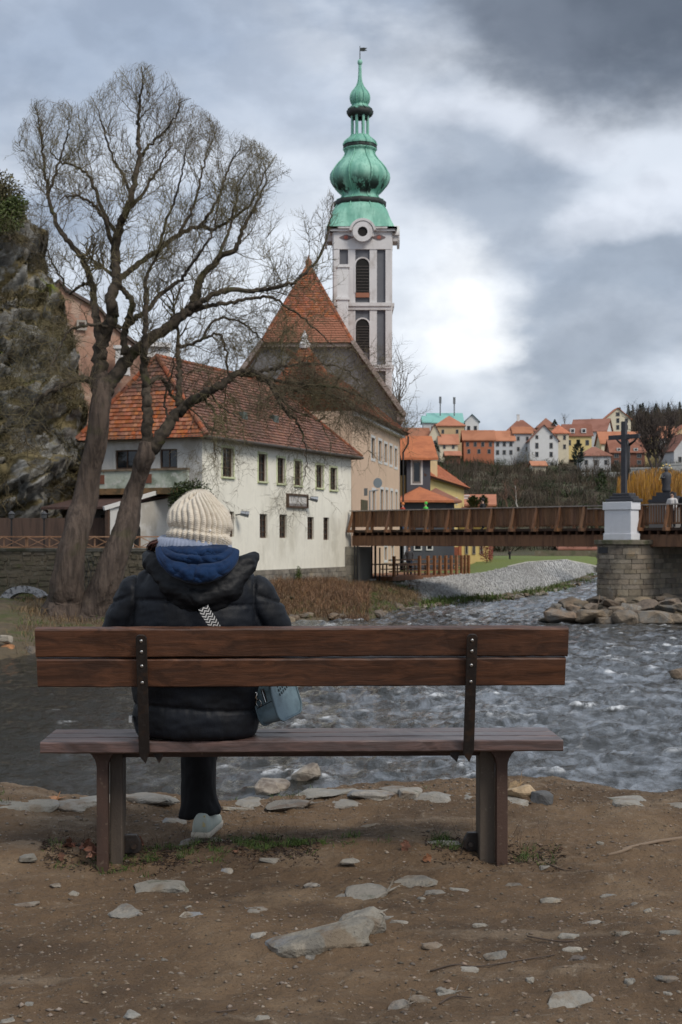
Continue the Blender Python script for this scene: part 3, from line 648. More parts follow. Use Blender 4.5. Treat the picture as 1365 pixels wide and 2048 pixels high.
for s_, hh in ((4.6, 1.35), (8.2, 1.5)): # roof hatches lying on the slope
    c0 = eR.lerp(eR2, (s_+.45)/(fm.L+.9)); c1 = r1.lerp(r2, .4); pp_ = c0.lerp(Vector((c0.x+(r1-eR).x, c0.y+(r1-eR).y, ZR)), hh/4); mb = MB(); mb.box(pp_+Vector((0, 0, .1)), (.5, .4, .35), math.atan2(fm.u.y, fm.u.x)); mb.build('roof_hatch', mat('hatch', (.09, .12, .11), .5), house)
# board with faint lettering on the river wall
s0, s1, z0, z1 = fm.rect(572.5, 613, 988, 1016)
sg = thing('wall_board', 'dark framed whitish board with faded lettering on the cream house wall', 'sign', fm.pt((s0+s1)/2, z0, .05))
mb = MB(); g = .09
for a in ((s0, s0+g, z0, z1), (s1-g, s1, z0, z1), (s0+g, s1-g, z0, z0+g), (s0+g, s1-g, z1-g, z1)): fm.bar(mb, *a, .004, .14)
mb.build('frame', M_frame, sg)
mb = MB(); fm.bar(mb, s0+g, s1-g, z0+(z1-z0)*.3, z1-g, .02, .07); mb.build('panel', plaster('board', (.62, .6, .57)), sg)
mb = MB(); fm.bar(mb, s0+g, s1-g, z0+g, z0+(z1-z0)*.27, .02, .07); mb.build('lower_panel', plaster('board2', (.27, .25, .24)), sg)
mb = MB()
for k in range(5):
    x = s0+.35+k*(s1-s0-.8)/5; zc = z0+(z1-z0)*.66; hh = (z1-z0)*.17
    fm.bar(mb, x, x+.06, zc-hh, zc+hh, .071, .078)
    if k in (0, 2, 4): fm.bar(mb, x+.06, x+.22, zc-hh, zc-hh+.06, .071, .078)
    if k in (1, 3): fm.bar(mb, x+.06, x+.2, zc+hh-.06, zc+hh, .071, .078); fm.bar(mb, x+.2, x+.25, zc-hh, zc+hh, .071, .078)
mb.build('lettering', mat('faded_paint', (.47, .46, .44), .9), sg)
for px, py, lab in ((612, 1000, 'small dark floodlight at the end of the board on the cream wall'), (472, 1030, 'grey lamp sticking out of the cream wall beside the ground-floor window')):
    s_, z_ = fm.at(px, py); lt = thing('wall_lamp', lab, 'lamp', fm.pt(s_, z_, .02))
    mb = MB(); mb.tube([fm.pt(s_, z_, .0), fm.pt(s_, z_+.05, .35)], .03, 6); mb.build('arm', M_blackmetal, lt)
    mb = MB(); mb.tube([fm.pt(s_-.1, z_+.08, .3), fm.pt(s_+.1, z_+.02, .62)], [.11, .15], 8); mb.build('lamp_head', mat('lamp_head', (.2, .22, .25), .4, metal=.5), lt)
# balcony, shed roof and yard on the terrace side
M_mott = mat('balcony_plaster', (.46, .50, .42), .9, [((.2, .24, .18), S(1.1), .45, .6, .85), ((.6, .6, .55), S(2.4), .52, .62, .8), ((.28, .15, .08), S(1.6), .62, .68, .9)], [(S(8), .02)])
s0, s1 = fl.at(195, 950)[0], fl.L+.05; BD = 1.4
zt, zb_ = CH+(1083-939)*61/F, CH+(1083-974)*61/F
bal = thing('balcony', 'weathered green and white plastered balcony with a rail below the left windows', 'balcony', fl.pt(s0, zb_-.3, BD))
mb = MB(); fl.bar(mb, s0, s1, zb_, zt, BD-.15, BD); mb.build('parapet', M_mott, bal)
mb = MB(); fl.bar(mb, s0, s1, zb_-.27, zb_-.005, 0, BD+.04); mb.build('slab', mat('balcony_slab', (.22, .13, .06), .9, [((.08, .06, .03), S(1.5), .48, .6, .8)], [(S(9), .02)]), bal)
mb = MB(); fl.bar(mb, s0, s1, zt, zt+.09, BD-.2, BD+.06); mb.build('rail', mat('old_rail', (.2, .15, .1), .9, [((.09, .07, .05), S(3), .45, .6, .7)]), bal)
for f_ in (.18, .62):
    mb = MB(); fl.bar(mb, s0+(s1-s0)*f_, s0+(s1-s0)*f_+.3, zt-.55, zt-.15, BD, BD+.02); mb.build('patch', mat('bare_brick', (.19, .075, .045), .9), bal)
TZ = .93                                     # level of the restaurant terrace
fs_ = Fac(fl.pt(fl.at(178, 1000)[0], 0, 3.2), fl.pt(fl.at(352, 1000)[0], 0, 3.2))
shd = thing('shed', 'open shed with a dark brown lean-to roof under the balcony', 'shed', fs_.pt(0, TZ, 0))
mb = MB(); ze, zh = 2.62, 3.15
mb.extr([fs_.pt(0, ze, .5), fs_.pt(fs_.L-1.35, ze, .5), fs_.pt(fs_.L-.1, zh+.05, -2.9), fs_.pt(0, zh+.05, -2.9)], (0, 0, .1)); mb.build('roof', mat('shed_roof', (.085, .045, .035), .85, [((.05, .03, .025), (3, 3, 1), .45, .6, .7)], [((9, 2, 2), .02)]), shd)
mb = MB(); mb.beam(fs_.pt(fs_.L-1.32, ze+.02, .56), fs_.pt(fs_.L-.02, zh+.32, -2.2), .12, .17); mb.build('bargeboard', mat('white_board', (.66, .66, .64), .8), shd)
for s_ in (.1, fs_.L*.42, fs_.L-1.3):
    mb = MB(); fs_.bar(mb, s_-.08, s_+.08, TZ, ze, .22, .38); mb.build('post', M_frame, shd)
mb = MB(); mb.poly(fs_.pt(fs_.L-1.25, TZ, .3), fs_.pt(fs_.L, TZ, -2.7), fs_.pt(fs_.L, zh, -2.7), fs_.pt(fs_.L-1.25, ze, .3)); mb.build('side_wall', M_left, shd)
mb = MB(); fs_.bar(mb, .05, fs_.L-.3, TZ, zh, -2.95, -2.85); mb.build('back_wall', mat('shed_inner', (.2, .2, .2), .9, [((.1, .1, .1), S(.8), .45, .6, .8)]), shd)
for s_ in (.9, 2.0):
    mb = MB(); fs_.bar(mb, s_, s_+.75, TZ, TZ+1.5, -2.84, -2.8); mb.build('doorway', M_dark, shd)
mb = MB(); c = fs_.L-.62; mb.extr([fs_.pt(c-.5, TZ+.05, -1.2)+fs_.n*.3]+[fs_.pt(c-.5+.28*(1-math.cos(a)), TZ+.85+.22*math.sin(a), -1.2)+fs_.n*.3 for a in np.linspace(0, math.pi, 8)]+[fs_.pt(c+.06, TZ+.05, -1.2)+fs_.n*.3], -fs_.n*.25); mb.build('arched_opening', M_dark, shd)

# ---------------------------------------------------------------- terrace: retaining wall, floor, trellis fence
RW0, RW1 = Vector((-34, 55.5, 0)), Vector((-5.3, 56.8, 0)); RW2 = CA+fm.u*.4
rw = thing('retaining_wall', 'old rubble stone retaining wall behind the trees on the far bank', 'wall', (-13, 56, -.9))
f1, f2 = Fac(RW0, RW1), Fac(RW1, RW2)
M_rub = mat('rubble_mortar', (.15, .125, .088), .95, [((.085, .09, .05), S(.7), .45, .6, .8), ((.22, .2, .165), S(1.3), .55, .68, .7)], [(S(5), .06)])
M_rubs = mat('rubble_stone', (.165, .135, .095), .9, [((.10, .09, .062), S(1.5), .45, .62, .8), ((.24, .22, .18), S(2.6), .54, .68, .7), ((.08, .09, .035), S(.8), .56, .66, .7)], [(S(9), .04)], island=.35)
mb = MB(); f1.bar(mb, 0, f1.L, -1.6, TZ-.09, -.5, 0); f2.bar(mb, 0, f2.L, -1.6, TZ-.09, -.5, 0); mb.build('core', M_rub, rw)
mb = MB(); f1.bar(mb, 0, f1.L+.05, TZ-.08, TZ+.04, -.6, .09); f2.bar(mb, 0, f2.L, TZ-.08, TZ+.04, -.6, .09); mb.build('coping', mat('coping', (.2, .185, .15), .9, [((.09, .09, .05), S(1), .45, .6, .8)], [(S(7), .03)]), rw)
mb, k_ = MB(), 0
for f_, s_lo in ((f1, 14.), (f2, 0.)):
    zz = -1.2
    while zz < TZ-.2:
        hh = rnd.uniform(.16, .26); s = s_lo+rnd.uniform(0, .3)
        while s < f_.L-.1:
            ww = rnd.uniform(.18, .55); e = .02; dz = rnd.uniform(-.09, .09)
            q = [(s+e, zz+dz+e*rnd.random()), (s+ww-e, zz+dz+e*2*rnd.random()), (s+ww-e*1.5*rnd.random(), min(zz+hh+dz-e, TZ-.1)), (s+e*2*rnd.random(), min(zz+hh+dz-e*1.6, TZ-.1))]
            dp = rnd.uniform(.015, .07)
            m_ = MB() if 0 < s-s_lo and f_ is f1 and k_ < 290 and s > 17 else mb
            ci, cj = s+ww/2, zz+hh/2
            a = [f_.pt(x, z, -.02) for x, z in q]; b = [f_.pt(ci+(x-ci)*.8, cj+(z-cj)*.8, dp) for x, z in q]
            m_.add(a+b, [(4, 5, 6, 7), (0, 1, 5, 4), (1, 2, 6, 5), (2, 3, 7, 6), (3, 0, 4, 7)])
            if m_ is not mb: m_.build('stone', M_rubs, rw); k_ += 1
            s += ww
        zz += hh
setp(mb.build('stone_field', M_rubs, rw), kind='stuff')
mb = MB(); mb.poly((-34, 55.2, TZ), (RW1.x, RW1.y-.1, TZ), RW2+Vector((0, 0, TZ)), CA+wl*LW+Vector((0, 3, TZ)), (-34, 72, TZ)); o = mb.build('terrace', mat('terrace_floor', (.2, .18, .15), .9, [((.12, .11, .09), S(1), .45, .6, .7)])); setp(o, kind='structure')
M_trel = mat('trellis_wood', (.40, .225, .125), .75, [((.25, .13, .07), S(4), .45, .6, .6)], obj=.15)
nf = 0
for f_, a, b in ((f1, f1.at(-40, 1090)[0], f1.L-.05), (f2, .1, f2.L-.6)):
    n = max(1, int((b-a)/1.55))
    for i in range(n):
        x0, x1 = a+(b-a)*i/n, a+(b-a)*(i+1)/n
        fe = thing('trellis_panel', 'low wooden fence panel of crossed slats on top of the retaining wall', 'fence', f_.pt(x0, TZ+.04, -.25), 'crossed-slat fence panels on the terrace')
        for pz in (TZ+.08, TZ+.50):
            mb = MB(); mb.beam(f_.pt(x0, pz, -.25), f_.pt(x1, pz, -.25), .06, .05); mb.build('rail', M_trel, fe)
        for s_ in (x0+.03, (x0+x1)/2, x1-.03):
            mb = MB(); mb.beam(f_.pt(s_, TZ+.03, -.31), f_.pt(s_, TZ+.53, -.31), .055, .055); mb.build('post', M_trel, fe)
        m_ = (x0+x1)/2
        for p0, p1 in ((x0+.06, m_-.04), (m_+.04, x1-.06)):
            for s_, e_, dd in ((p0, p1, -.21), (p1, p0, -.18)):
                mb = MB(); mb.beam(f_.pt(s_, TZ+.10, dd), f_.pt(e_, TZ+.48, dd), .04, .03); mb.build('slat', M_trel, fe)
for px in (17, 83):
    s_, _ = f1.at(px, 1090); lp = thing('garden_lamp', 'slim black lamp post behind the crossed-slat fence', 'lamp', f1.pt(s_, TZ, -.7), 'black lamps on the terrace')
    mb = MB(); mb.tube([f1.pt(s_, TZ, -.7), f1.pt(s_, TZ+1.2, -.7)], .035, 6); mb.build('post', M_blackmetal, lp)
    mb = MB(); mb.lathe(f1.pt(s_, TZ+1.2, -.7), [(.05, 0), (.11, .05), (.12, .2), (.16, .22), (.02, .34)], 8); mb.build('lantern', mat('lantern', (.1, .1, .1), .4), lp)
# dark terrace building under the rock
mb = MB(); f_ = Fac((-34, 60.5), (-9.9, 61)); f_.wall(mb, 0, f_.L, TZ, 2.25); o = mb.build('planked_wall', mat('brown_planks', (.09, .055, .04), .8, [((.05, .032, .024), (5, 5, .5), .45, .6, .8)], [((14, 14, 1), .02)])); setp(o, 'dark brown boarded wall behind the terrace under the rock', 'wall')
# broken millstone leaning on the wall
c = P(48, 1192, 54.4); mb = MB(); n = 16; r0, r1_ = .82, .5
arc = [(math.cos(a), math.sin(a)) for a in np.linspace(.12*math.pi, .92*math.pi, n)]
pts = [c+Vector((x*r0*1.15, .0, y*r0*.75-.22)) for x, y in arc]+[c+Vector((x*r1_*1.15, 0, y*r1_*.72-.22)) for x, y in arc[::-1]]
for i in range(n-1): mb.extr([pts[i], pts[i+1], pts[2*n-2-i], pts[2*n-1-i]], (.04, .35, -.05))
o = mb.build('millstone', mat('millstone', (.33, .34, .36), .9, [((.07, .07, .075), S(11), .5, .58, .9)], [(S(14), .05)])); setp(o, 'broken half of a pitted grey millstone leaning on the rubble wall', 'millstone')
# lattice gate leaning at the wall between the trunks
c = P(192, 1108, 55.9); gt = thing('iron_lattice', 'dark iron lattice leaning on the wall between the two trunks', 'lattice', c+Vector((0, 0, -1.6)))
for k in range(7):
    for sgn in (-1, 1):
        mb = MB(); x = -.55+k*.18; mb.beam(c+Vector((x, 0, -1.45)), c+Vector((x+sgn*.35, .02*sgn, -.1)), .025, .02); mb.build('bar', M_blackmetal, gt)

# ---------------------------------------------------------------- pink house on the rock
pk = P(133, 583, 84); fp = Fac((P(118, 0, 81.5).x, 81.5), (P(336, 0, 84).x, 84))
ph_ = thing('pink_house', 'old house with patchy salmon plaster and a stepped dark roofline beside the rock', 'house', fp.pt(0, 6, 0))
M_pink = mat('salmon_plaster', (.42, .25, .18), .92, [((.27, .16, .12), S(.5), .42, .6, .8), ((.5, .36, .28), S(.9), .52, .64, .8), ((.3, .26, .22), S(2.4), .56, .66, .6)], [(S(5), .03)])
prof = [fp.at(*q) for q in ((118, 565), (133, 583), (200, 622), (232, 660), (270, 690), (336, 700))]
mb = MB(); mb.extr([fp.pt(prof[0][0], 4), *[fp.pt(s_, z_) for s_, z_ in prof], fp.pt(prof[-1][0], 4)], -fp.n*7); mb.build('wall', M_pink, ph_)
mb = MB()
for (sa, za), (sb, zb) in zip(prof, prof[1:]): mb.extr([fp.pt(sa, za+.01, .22), fp.pt(sb, zb+.01, .22), fp.pt(sb, zb+.2, .22), fp.pt(sa, za+.2, .22)], -fp.n*7.4)
mb.build('roof', mat('dark_coping', (.11, .085, .075), .9), ph_)
h = fp.rect(157, 169, 645, 657); fp.window(h, ph_, dep=.14, rec=.0, rows_=1, cols=2, surround=mat('grey_surround', (.35, .32, .28), .9), sw=.12)
mb = MB(); s0, z0 = fp.at(288, 690); fp.bar(mb, s0, fp.L, fp.at(300, 716)[1], fp.at(300, 700)[1]+.1, .0, .5); fp.bar(mb, s0, fp.L, fp.at(300, 700)[1]+.12, fp.at(300, 694)[1]+.2, .0, .8); mb.build('cornice', M_white, ph_)
mb = MB(); q = fp.pt(fp.at(236, 720)[0], fp.at(236, 730)[1], 1.2); mb.box(q, (.75, .7, 1.5)); mb.box(q+Vector((0, 0, .85)), (.95, .9, .2)); mb.build('chimney', M_white, ph_)

# ---------------------------------------------------------------- church with its tower
CD = 98.3; church = thing('church', 'church with steep half-hipped tile roof and dark grey plaster gable', 'church', (P(617, 0, CD).x, CD, -1))
M_grey = plaster('grey_stucco', (.21, .21, .215), (.13, .125, .12), .7, .5)
cxm = P(615, 0, CD).x; zbm = CH+(1083-685)*CD/F; hw2 = 90*CD/F; zev = CH+(1083-822)*CD/F; hw1 = 190*CD/F; zap = CH+(1083-530)*(CD+4)/F
fc = Fac((cxm-hw1, CD), (cxm+hw1, CD))
mb = MB(); gp = [(-hw1+.15, -1), (hw1-.15, -1), (hw1-.15, zev-.2), (hw2-.1, zbm-.05), (-hw2+.1, zbm-.05), (-hw1+.15, zev-.2)]
mb.extr([Vector((cxm+x, CD, z)) for x, z in gp], (0, 22, 0)); mb.build('wall', M_grey, church)
BK = CD+22
for sg_ in (-1, 1):
    e_a, e_b = Vector((cxm+sg_*(hw1+.15), CD-.35, zev-.35)), Vector((cxm+sg_*(hw1+.15), BK, zev-.35)); m_a, m_b = Vector((cxm+sg_*hw2, CD-.35, zbm)), Vector((cxm+sg_*hw2, BK, zbm))
    ap, apb = Vector((cxm, CD+4, zap)), Vector((cxm, BK, zap))
    roof_face(church, [e_a, e_b, m_b, m_a], M_bed, M_tilec, .35, .35, thick=.25)
    roof_face(church, [m_a, m_b, apb, ap], M_bed, M_tilec, .35, .35)
    mb = MB(); mb.beam(e_a+Vector((0, -.04, .05)), m_a+Vector((0, -.04, .05)), .3, .34, (0, 1, 0)); mb.build('verge_band', plaster('verge', (.36, .30, .27)), church)
    mb = MB(); mb.box((cxm+sg_*(hw1-.1), CD-.1, zev-.45), (.55, .5, .55)); mb.build('eave_block', plaster('verge', (.36, .30, .27)), church)
roof_face(church, [Vector((cxm-hw2-.12, CD-.4, zbm-.05)), Vector((cxm+hw2+.12, CD-.4, zbm-.05)), Vector((cxm, CD+4, zap))], M_bed, M_tilec, .2, .22, 300)
for sg_ in (-1, 1): ridge(church, (cxm+sg_*hw2, CD-.35, zbm), (cxm, CD+4, zap), M_tilec, .14)
mb = MB(); mb.box((cxm, CD-.15, zbm-.18), (hw2*2, .35, .3)); mb.build('gable_band', plaster('verge', (.36, .30, .27)), church)
mb = MB(); mb.lathe((cxm, CD+4, zap-.1), [(.22, 0), (.25, .35), (.1, .55), (.03, .8)], 8); mb.build('finial', M_tilec, church)
s_ = 97./F; DC = CD+2.8; q = P(686, 640, DC); mb = MB(); mb.box((q.x, DC, (q.z+P(0, 537, DC).z)/2-1), (.78, .78, P(0, 537, DC).z-q.z+2)); mb.box((q.x, DC, P(0, 599, DC).z), (.96, .96, .18)); mb.box((q.x, DC, P(0, 534, DC).z), (.96, .96, .2)); mb.build('chimney', M_white, church)
# choir with its small steep roof
ch0, ch1 = P(524, 0, 84.5), P(703, 0, 82.5)
choir = thing('choir', 'low white choir with steep orange tile roof before the grey church gable', 'church', (ch0.x, 84, -1))
zc = CH+(1083-818)*83/F; za = CH+(1083-688)*86.5/F; apx = P(610, 0, 86.5).x
fq = Fac((ch0.x, 84.5), (ch1.x, 82.5))
mb = MB(); mb.extr([fq.pt(0, -1), fq.pt(fq.L, -1), fq.pt(fq.L, -1)+Vector((0, 15.5, 0)), fq.pt(0, -1)+Vector((0, 13.5, 0))], (0, 0, zc+1)); mb.build('wall', plaster('choir_white', (.56, .55, .52), (.3, .28, .25), .8, 1.2), choir)
a, b = fq.pt(-.35, zc-.15, .35), fq.pt(fq.L+.15, zc-.15, .35); ap = Vector((apx, 86.5, za)); apb = Vector((apx, CD+.3, za))
roof_face(choir, [a, b, ap], M_bed, M_tilec, .22, .24, 0)
roof_face(choir, [b, b+Vector((0, 15.7, 0)), apb, ap], M_bed, M_tilec, .25, .26); roof_face(choir, [a+Vector((0, 13.7, 0)), a, ap, apb], M_bed, M_tilec, .25, .26)
for e_ in (a, b): ridge(choir, e_, ap, M_tilec, .13)
mb = MB(); mb.lathe(ap-Vector((0, .2, .3)), [(.3, 0), (.34, .25), (.16, .55), (.2, .65), (.03, 1.1)], 8); mb.build('finial', M_white, choir)
# tower
TD = 103.5; TC = Vector((P(725.5, 0, TD).x, TD+2.0, 0)); k_ = TD/F
tower = thing('church_tower', 'slender white and grey baroque tower with green copper onion domes', 'tower', (TC.x, TC.y, -1))
ft = Fac((P(668, 0, TD).x, TD), (P(783, 0, TD).x, TD)); fr = Fac(ft.B, ft.B+Vector((0, 4.0, 0)), (50, TD)); fl2 = Fac(ft.A+Vector((0, 4.0, 0)), ft.A, (-50, TD))
Z_ = lambda py: CH+(1083-py)*TD/F
s_ = lambda px: (px-668)*k_
M_tw = plaster('tower_white', (.66, .645, .64), (.44, .40, .37), .7, .8); M_tg = plaster('tower_grey', (.15, .155, .17), (.11, .11, .12), .5, .6)
mb = MB(); mb.box((TC.x, TC.y+.02, (Z_(485)-1)/2), (ft.L-.16, 3.84, Z_(485)+1)); mb.build('shaft', M_tg, tower)
def arch(s0, s1, z0, z1, n=10):
    r = (s1-s0)/2; return [(s1-r+r*math.cos(a), z1-r+r*math.sin(a)) for a in np.linspace(0, math.pi, n)]
def arch_frame(f, s0, s1, z0, z1, g, d0, d1):
    """band of white plaster round an arched opening"""
    mb = MB(); o_ = [(s1+g, z0)]+arch(s0-g, s1+g, z0, z1+g)+[(s0-g, z0)]; i_ = [(s1, z0)]+arch(s0, s1, z0, z1)+[(s0, z0)]
    for a in range(len(o_)-1): mb.extr([f.pt(*o_[a], d0), f.pt(*o_[a+1], d0), f.pt(*i_[a+1], d0), f.pt(*i_[a], d0)], f.n*(d1-d0))
    return mb
for fi, f in enumerate((ft, fr, fl2)):
    L = f.L; c = L/2
    for nm, x0, x1 in (('pilaster', 0, .42), ('pilaster', L-.42, L)):
        mb = MB(); f.bar(mb, x0, x1, 6, Z_(485), -.1, .07); mb.build(nm, M_tw, tower)
    for x0, x1 in ((c-1.05, c-.52), (c+.52, c+1.05)):
        for za_, zb_ in ((Z_(606), Z_(485)), (Z_(730), Z_(621))): mb = MB(); f.bar(mb, x0, x1, za_, zb_, -.1, .05); mb.build('strip', M_tw, tower)
    for y0, y1, d_ in ((606, 613, .22), (613, 620, .12), (730, 737, .2), (483, 499, .10), (737, 742, .1)): mb = MB(); f.bar(mb, -.02*d_, L+.02*d_, Z_(y1), Z_(y0), -.1, d_); mb.build('string_course', M_tw, tower)
    for yt, yb in ((517, 586), (638, 701)):
        z0, z1 = Z_(yb), Z_(yt); mb = arch_frame(f, c-.5, c+.5, z0, z1, .1, -.1, .09); mb.build('arch_surround', M_tw, tower)
        mb = MB(); mb.extr([f.pt(x, z, .0) for x, z in [(c+.5, z0)]+arch(c-.5, c+.5, z0, z1)+[(c-.5, z0)]], f.n*.02); w_ = mb.build('arched_window', M_dark, tower)
        mb = MB()
        for k in range(9): z = z0+.12+k*(z1-z0-.5)/9; f.bar(mb, c-.46, c+.46, z, z+.05, .02, .05)
        mb.build('louvre', mat('louvre', (.07, .06, .055), .8), w_)
        if yt == 517: mb = MB(); f.bar(mb, c-.5, c+.5, Z_(595), z0, -.05, .1); mb.build('sill_panel', mat('sill_red', (.33, .14, .085), .85), tower)
    for x in (c-1.38, c+1.02): # painted cartouches of the frieze
        mb = MB(); zc_ = Z_(475.5); mb.extr([f.pt(x+.18+.40*math.cos(a)*(1+.2*math.cos(4*a)), zc_+.2*math.sin(a), .10) for a in np.linspace(0, 2*math.pi, 24, endpoint=False)], f.n*.02); ca = mb.build('cartouche', mat('cartouche', (.17, .13, .13), .9), tower)
        mb = MB(); mb.extr([f.pt(x+.18+.15*math.cos(a), zc_+.13*math.sin(a), .12) for a in np.linspace(0, 2*math.pi, 12, endpoint=False)], f.n*.02); mb.build('cartouche_centre', mat('cartouche_red', (.36, .12, .09), .9), ca)
    mb = MB(); f.bar(mb, -.0, L, Z_(484), Z_(464), -.2, .085); mb.build('frieze', M_tw, tower)
    # round window under a curved hood
    zc_ = Z_(467); ring = lambda r, d: [f.pt(c+r*math.cos(a), zc_+r*math.sin(a), d+.41) for a in np.linspace(0, 2*math.pi, 25)[:-1]]
    mb = MB(); a_, b_ = ring(.72, .1), ring(.36, .1)
    for i in range(24): j = (i+1) % 24; mb.extr([a_[i], a_[j], b_[j], b_[i]], f.n*.16)
    rw_ = mb.build('round_window', M_tw, tower); mb = MB(); mb.extr(ring(.37, .09), f.n*.06); mb.build('glass', M_dark, rw_)
    mb = MB(); hood = [(c+.98*math.cos(a), zc_+.98*math.sin(a)) for a in np.linspace(.12, math.pi-.12, 16)]
    pts = [(x, z) for x, z in hood]; inn = [(c+(x-c)*.83, zc_+(z-zc_)*.83) for x, z in hood]
    for i in range(15): mb.extr([f.pt(*pts[i], .0), f.pt(*pts[i+1], .0), f.pt(*inn[i+1], .0), f.pt(*inn[i], .0)], f.n*.66)
    mb.extr([f.pt(x, z, .0) for x, z in inn]+[f.pt(c-.8, zc_-.3, .0), f.pt(c+.8, zc_-.3, .0)][::1], f.n*.5); mb.build('hood', M_tw, tower)
    for x0, x1 in ((-.42, c-.86), (c+.86, L+.42)):
        if x1 <= x0: continue
        mb = MB(); f.bar(mb, max(x0, -.3), min(x1, L+.3), Z_(464), Z_(459), -.3, .28); f.bar(mb, x0, x1, Z_(459), Z_(455.5), -.3, .42); mb.build('cornice', M_tw, tower)
def copper():
    m = bpy.data.materials.new('copper_patina'); m.use_nodes = True; t = m.node_tree; t.nodes.clear(); q = NT(t)
    g = q.n('ShaderNodeNewGeometry'); p = g.outputs['Position']; z = q.n('ShaderNodeSeparateXYZ', ins={0: p}).outputs[2]
    c = q.mix(q.step(q.noise(q.scale(p, (1.2, 1.2, .5)), 1, 6), .42, .62), (.17, .41, .315), (.29, .57, .45))
    c = q.mix(q.math('MULTIPLY', q.step(q.noise(q.scale(p, (7, 7, .7)), 1, 5), .5, .68), .55), c, (.11, .29, .22))
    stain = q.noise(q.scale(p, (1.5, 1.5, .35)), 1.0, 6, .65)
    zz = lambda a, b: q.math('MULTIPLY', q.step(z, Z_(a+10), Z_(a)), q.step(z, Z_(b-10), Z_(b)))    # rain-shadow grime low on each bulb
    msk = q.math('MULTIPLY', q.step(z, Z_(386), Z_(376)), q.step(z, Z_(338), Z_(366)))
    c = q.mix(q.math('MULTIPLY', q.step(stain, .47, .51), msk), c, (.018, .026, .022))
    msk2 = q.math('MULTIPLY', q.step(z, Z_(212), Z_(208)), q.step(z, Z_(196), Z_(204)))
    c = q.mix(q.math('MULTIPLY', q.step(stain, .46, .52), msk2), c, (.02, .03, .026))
    b = q.n('ShaderNodeBsdfPrincipled', ins={'Base Color': c, 'Roughness': .55, 'Specular IOR Level': .35})
    b1 = q.n('ShaderNodeBump', ins={'Height': q.noise(q.scale(p, (1.5, 1.5, 8)), 1, 3), 'Distance': .03, 'Strength': .6}).outputs[0]; t.links.new(b1, b.inputs['Normal'])
    t.links.new(b.outputs[0], q.n('ShaderNodeOutputMaterial').inputs[0]); return m
M_cop = copper(); M_copd = mat('copper_dark', (.022, .028, .025), .7, [((.08, .16, .12), S(2), .55, .65, .6)])
TT = Vector((P(719.5, 0, TD).x+.06, TC.y, 0))
def turned(nm, prof, m, n=16, sq=None, ribs=True, rot=math.pi/8):
    """domes are eight-sided with softly rounded faces"""
    pr = [(r*k_*(TC.y/TD), CH+(1083-y)*TC.y/F) for y, r in prof]; mb = MB(); NS = 48; vs = []
    for i, (r, z) in enumerate(pr):
        for j in range(NS):
            a = 2*math.pi*j/NS; q_ = math.pi/4; ph = ((a+q_/2+rot) % q_)-q_/2
            oc = 1/math.cos(ph)*math.cos(q_/2)*1.03; sqv = sq[i] if sq else 0
            s4 = 1/max(abs(math.cos(a)), abs(math.sin(a))); rr = r*((1-sqv)*(oc*.75+.25)+sqv*s4)
            vs.append(TT+Vector((rr*math.cos(a), rr*math.sin(a), z)))
    m_ = len(pr); mb.add(vs, [(i*NS+j, i*NS+(j+1) % NS, (i+1)*NS+(j+1) % NS, (i+1)*NS+j) for i in range(m_-1) for j in range(NS)]+[tuple(range((m_-1)*NS, m_*NS))])
    o_ = mb.build(nm, m, tower, smooth=True)
    if ribs:
        mb = MB()
        for e in range(8):
            a = e*math.pi/4+math.pi/8; mb.tube([TT+Vector((r*1.0*math.cos(a), r*1.0*math.sin(a), z)) for r, z in pr], .05, 5)
        setp(mb.build('seam', m, o_), kind='stuff')
    return o_
turned('dome', [(467, 66), (462, 64), (455, 61.5), (447, 60), (438, 58.5), (429, 57), (421, 54), (415, 50), (412, 47)], M_cop, sq=[1, 1, .95, .85, .7, .45, .2, .05, 0])
turned('dome_band', [(415, 46), (414, 51), (404, 51.5), (403, 46)], M_copd, ribs=False)
turned('onion', [(404, 50), (401, 43), (397, 38), (391, 36.5), (386, 40), (381, 46), (373, 53), (365, 57.5), (357, 59.5), (348, 58.5), (340, 54), (331, 47), (323, 39.5), (315, 33.5), (308, 30.5), (303, 29.5), (301, 33), (299, 34)], M_cop)
turned('onion_band', [(300, 31), (298, 33), (290, 33), (289, 31)], M_copd, ribs=False)
turned('collar', [(291, 34), (287, 34), (283, 30), (279, 25), (275, 20.5), (272, 19)], M_cop)
mb = MB()
for e in range(8):
    a = e*math.pi/4+math.pi/8; z0, z1 = CH+(1083-274)*TC.y/F, CH+(1083-232)*TC.y/F; r = 16.5*TC.y/F
    m_ = MB(); m_.box(TT+Vector((r*math.cos(a), r*math.sin(a), (z0+z1)/2)), (.17, .17, z1-z0), a); m_.build('lantern_column', M_cop, tower)
    a2 = a+math.pi/4; p0, p1 = TT+Vector((r*math.cos(a), r*math.sin(a), 0)), TT+Vector((r*math.cos(a2), r*math.sin(a2), 0))
    for t0_, t1_, hz in ((.0, .25, .45), (.25, .75, .2), (.75, 1, .45)): mb.beam(p0.lerp(p1, t0_)+Vector((0, 0, z1-hz/2)), p0.lerp(p1, t1_)+Vector((0, 0, z1-hz/2)), .1, hz)
mb.build('lantern_arches', M_copd, tower)
turned('lantern_cornice', [(234, 18), (233, 23), (228, 26), (222, 26.5), (221, 24)], M_copd, ribs=False)
turned('lantern_roof', [(222, 26), (219, 23), (215, 18), (212, 15.5), (209, 15)], M_cop)
turned('small_onion', [(211, 13), (208, 16.5), (203, 19.5), (197, 20.5), (191, 19.8), (185, 16.5), (179, 11.5), (173, 7.5), (166, 4.6), (158, 3), (145, 2.3), (131, 1.9)], M_cop)
mb = MB(); zt = CH+(1083-125)*TC.y/F; mb.ball(TT+Vector((0, 0, zt)), .19, 12, (1, 1, 1.25)); mb.build('orb', M_cop, tower, smooth=True)
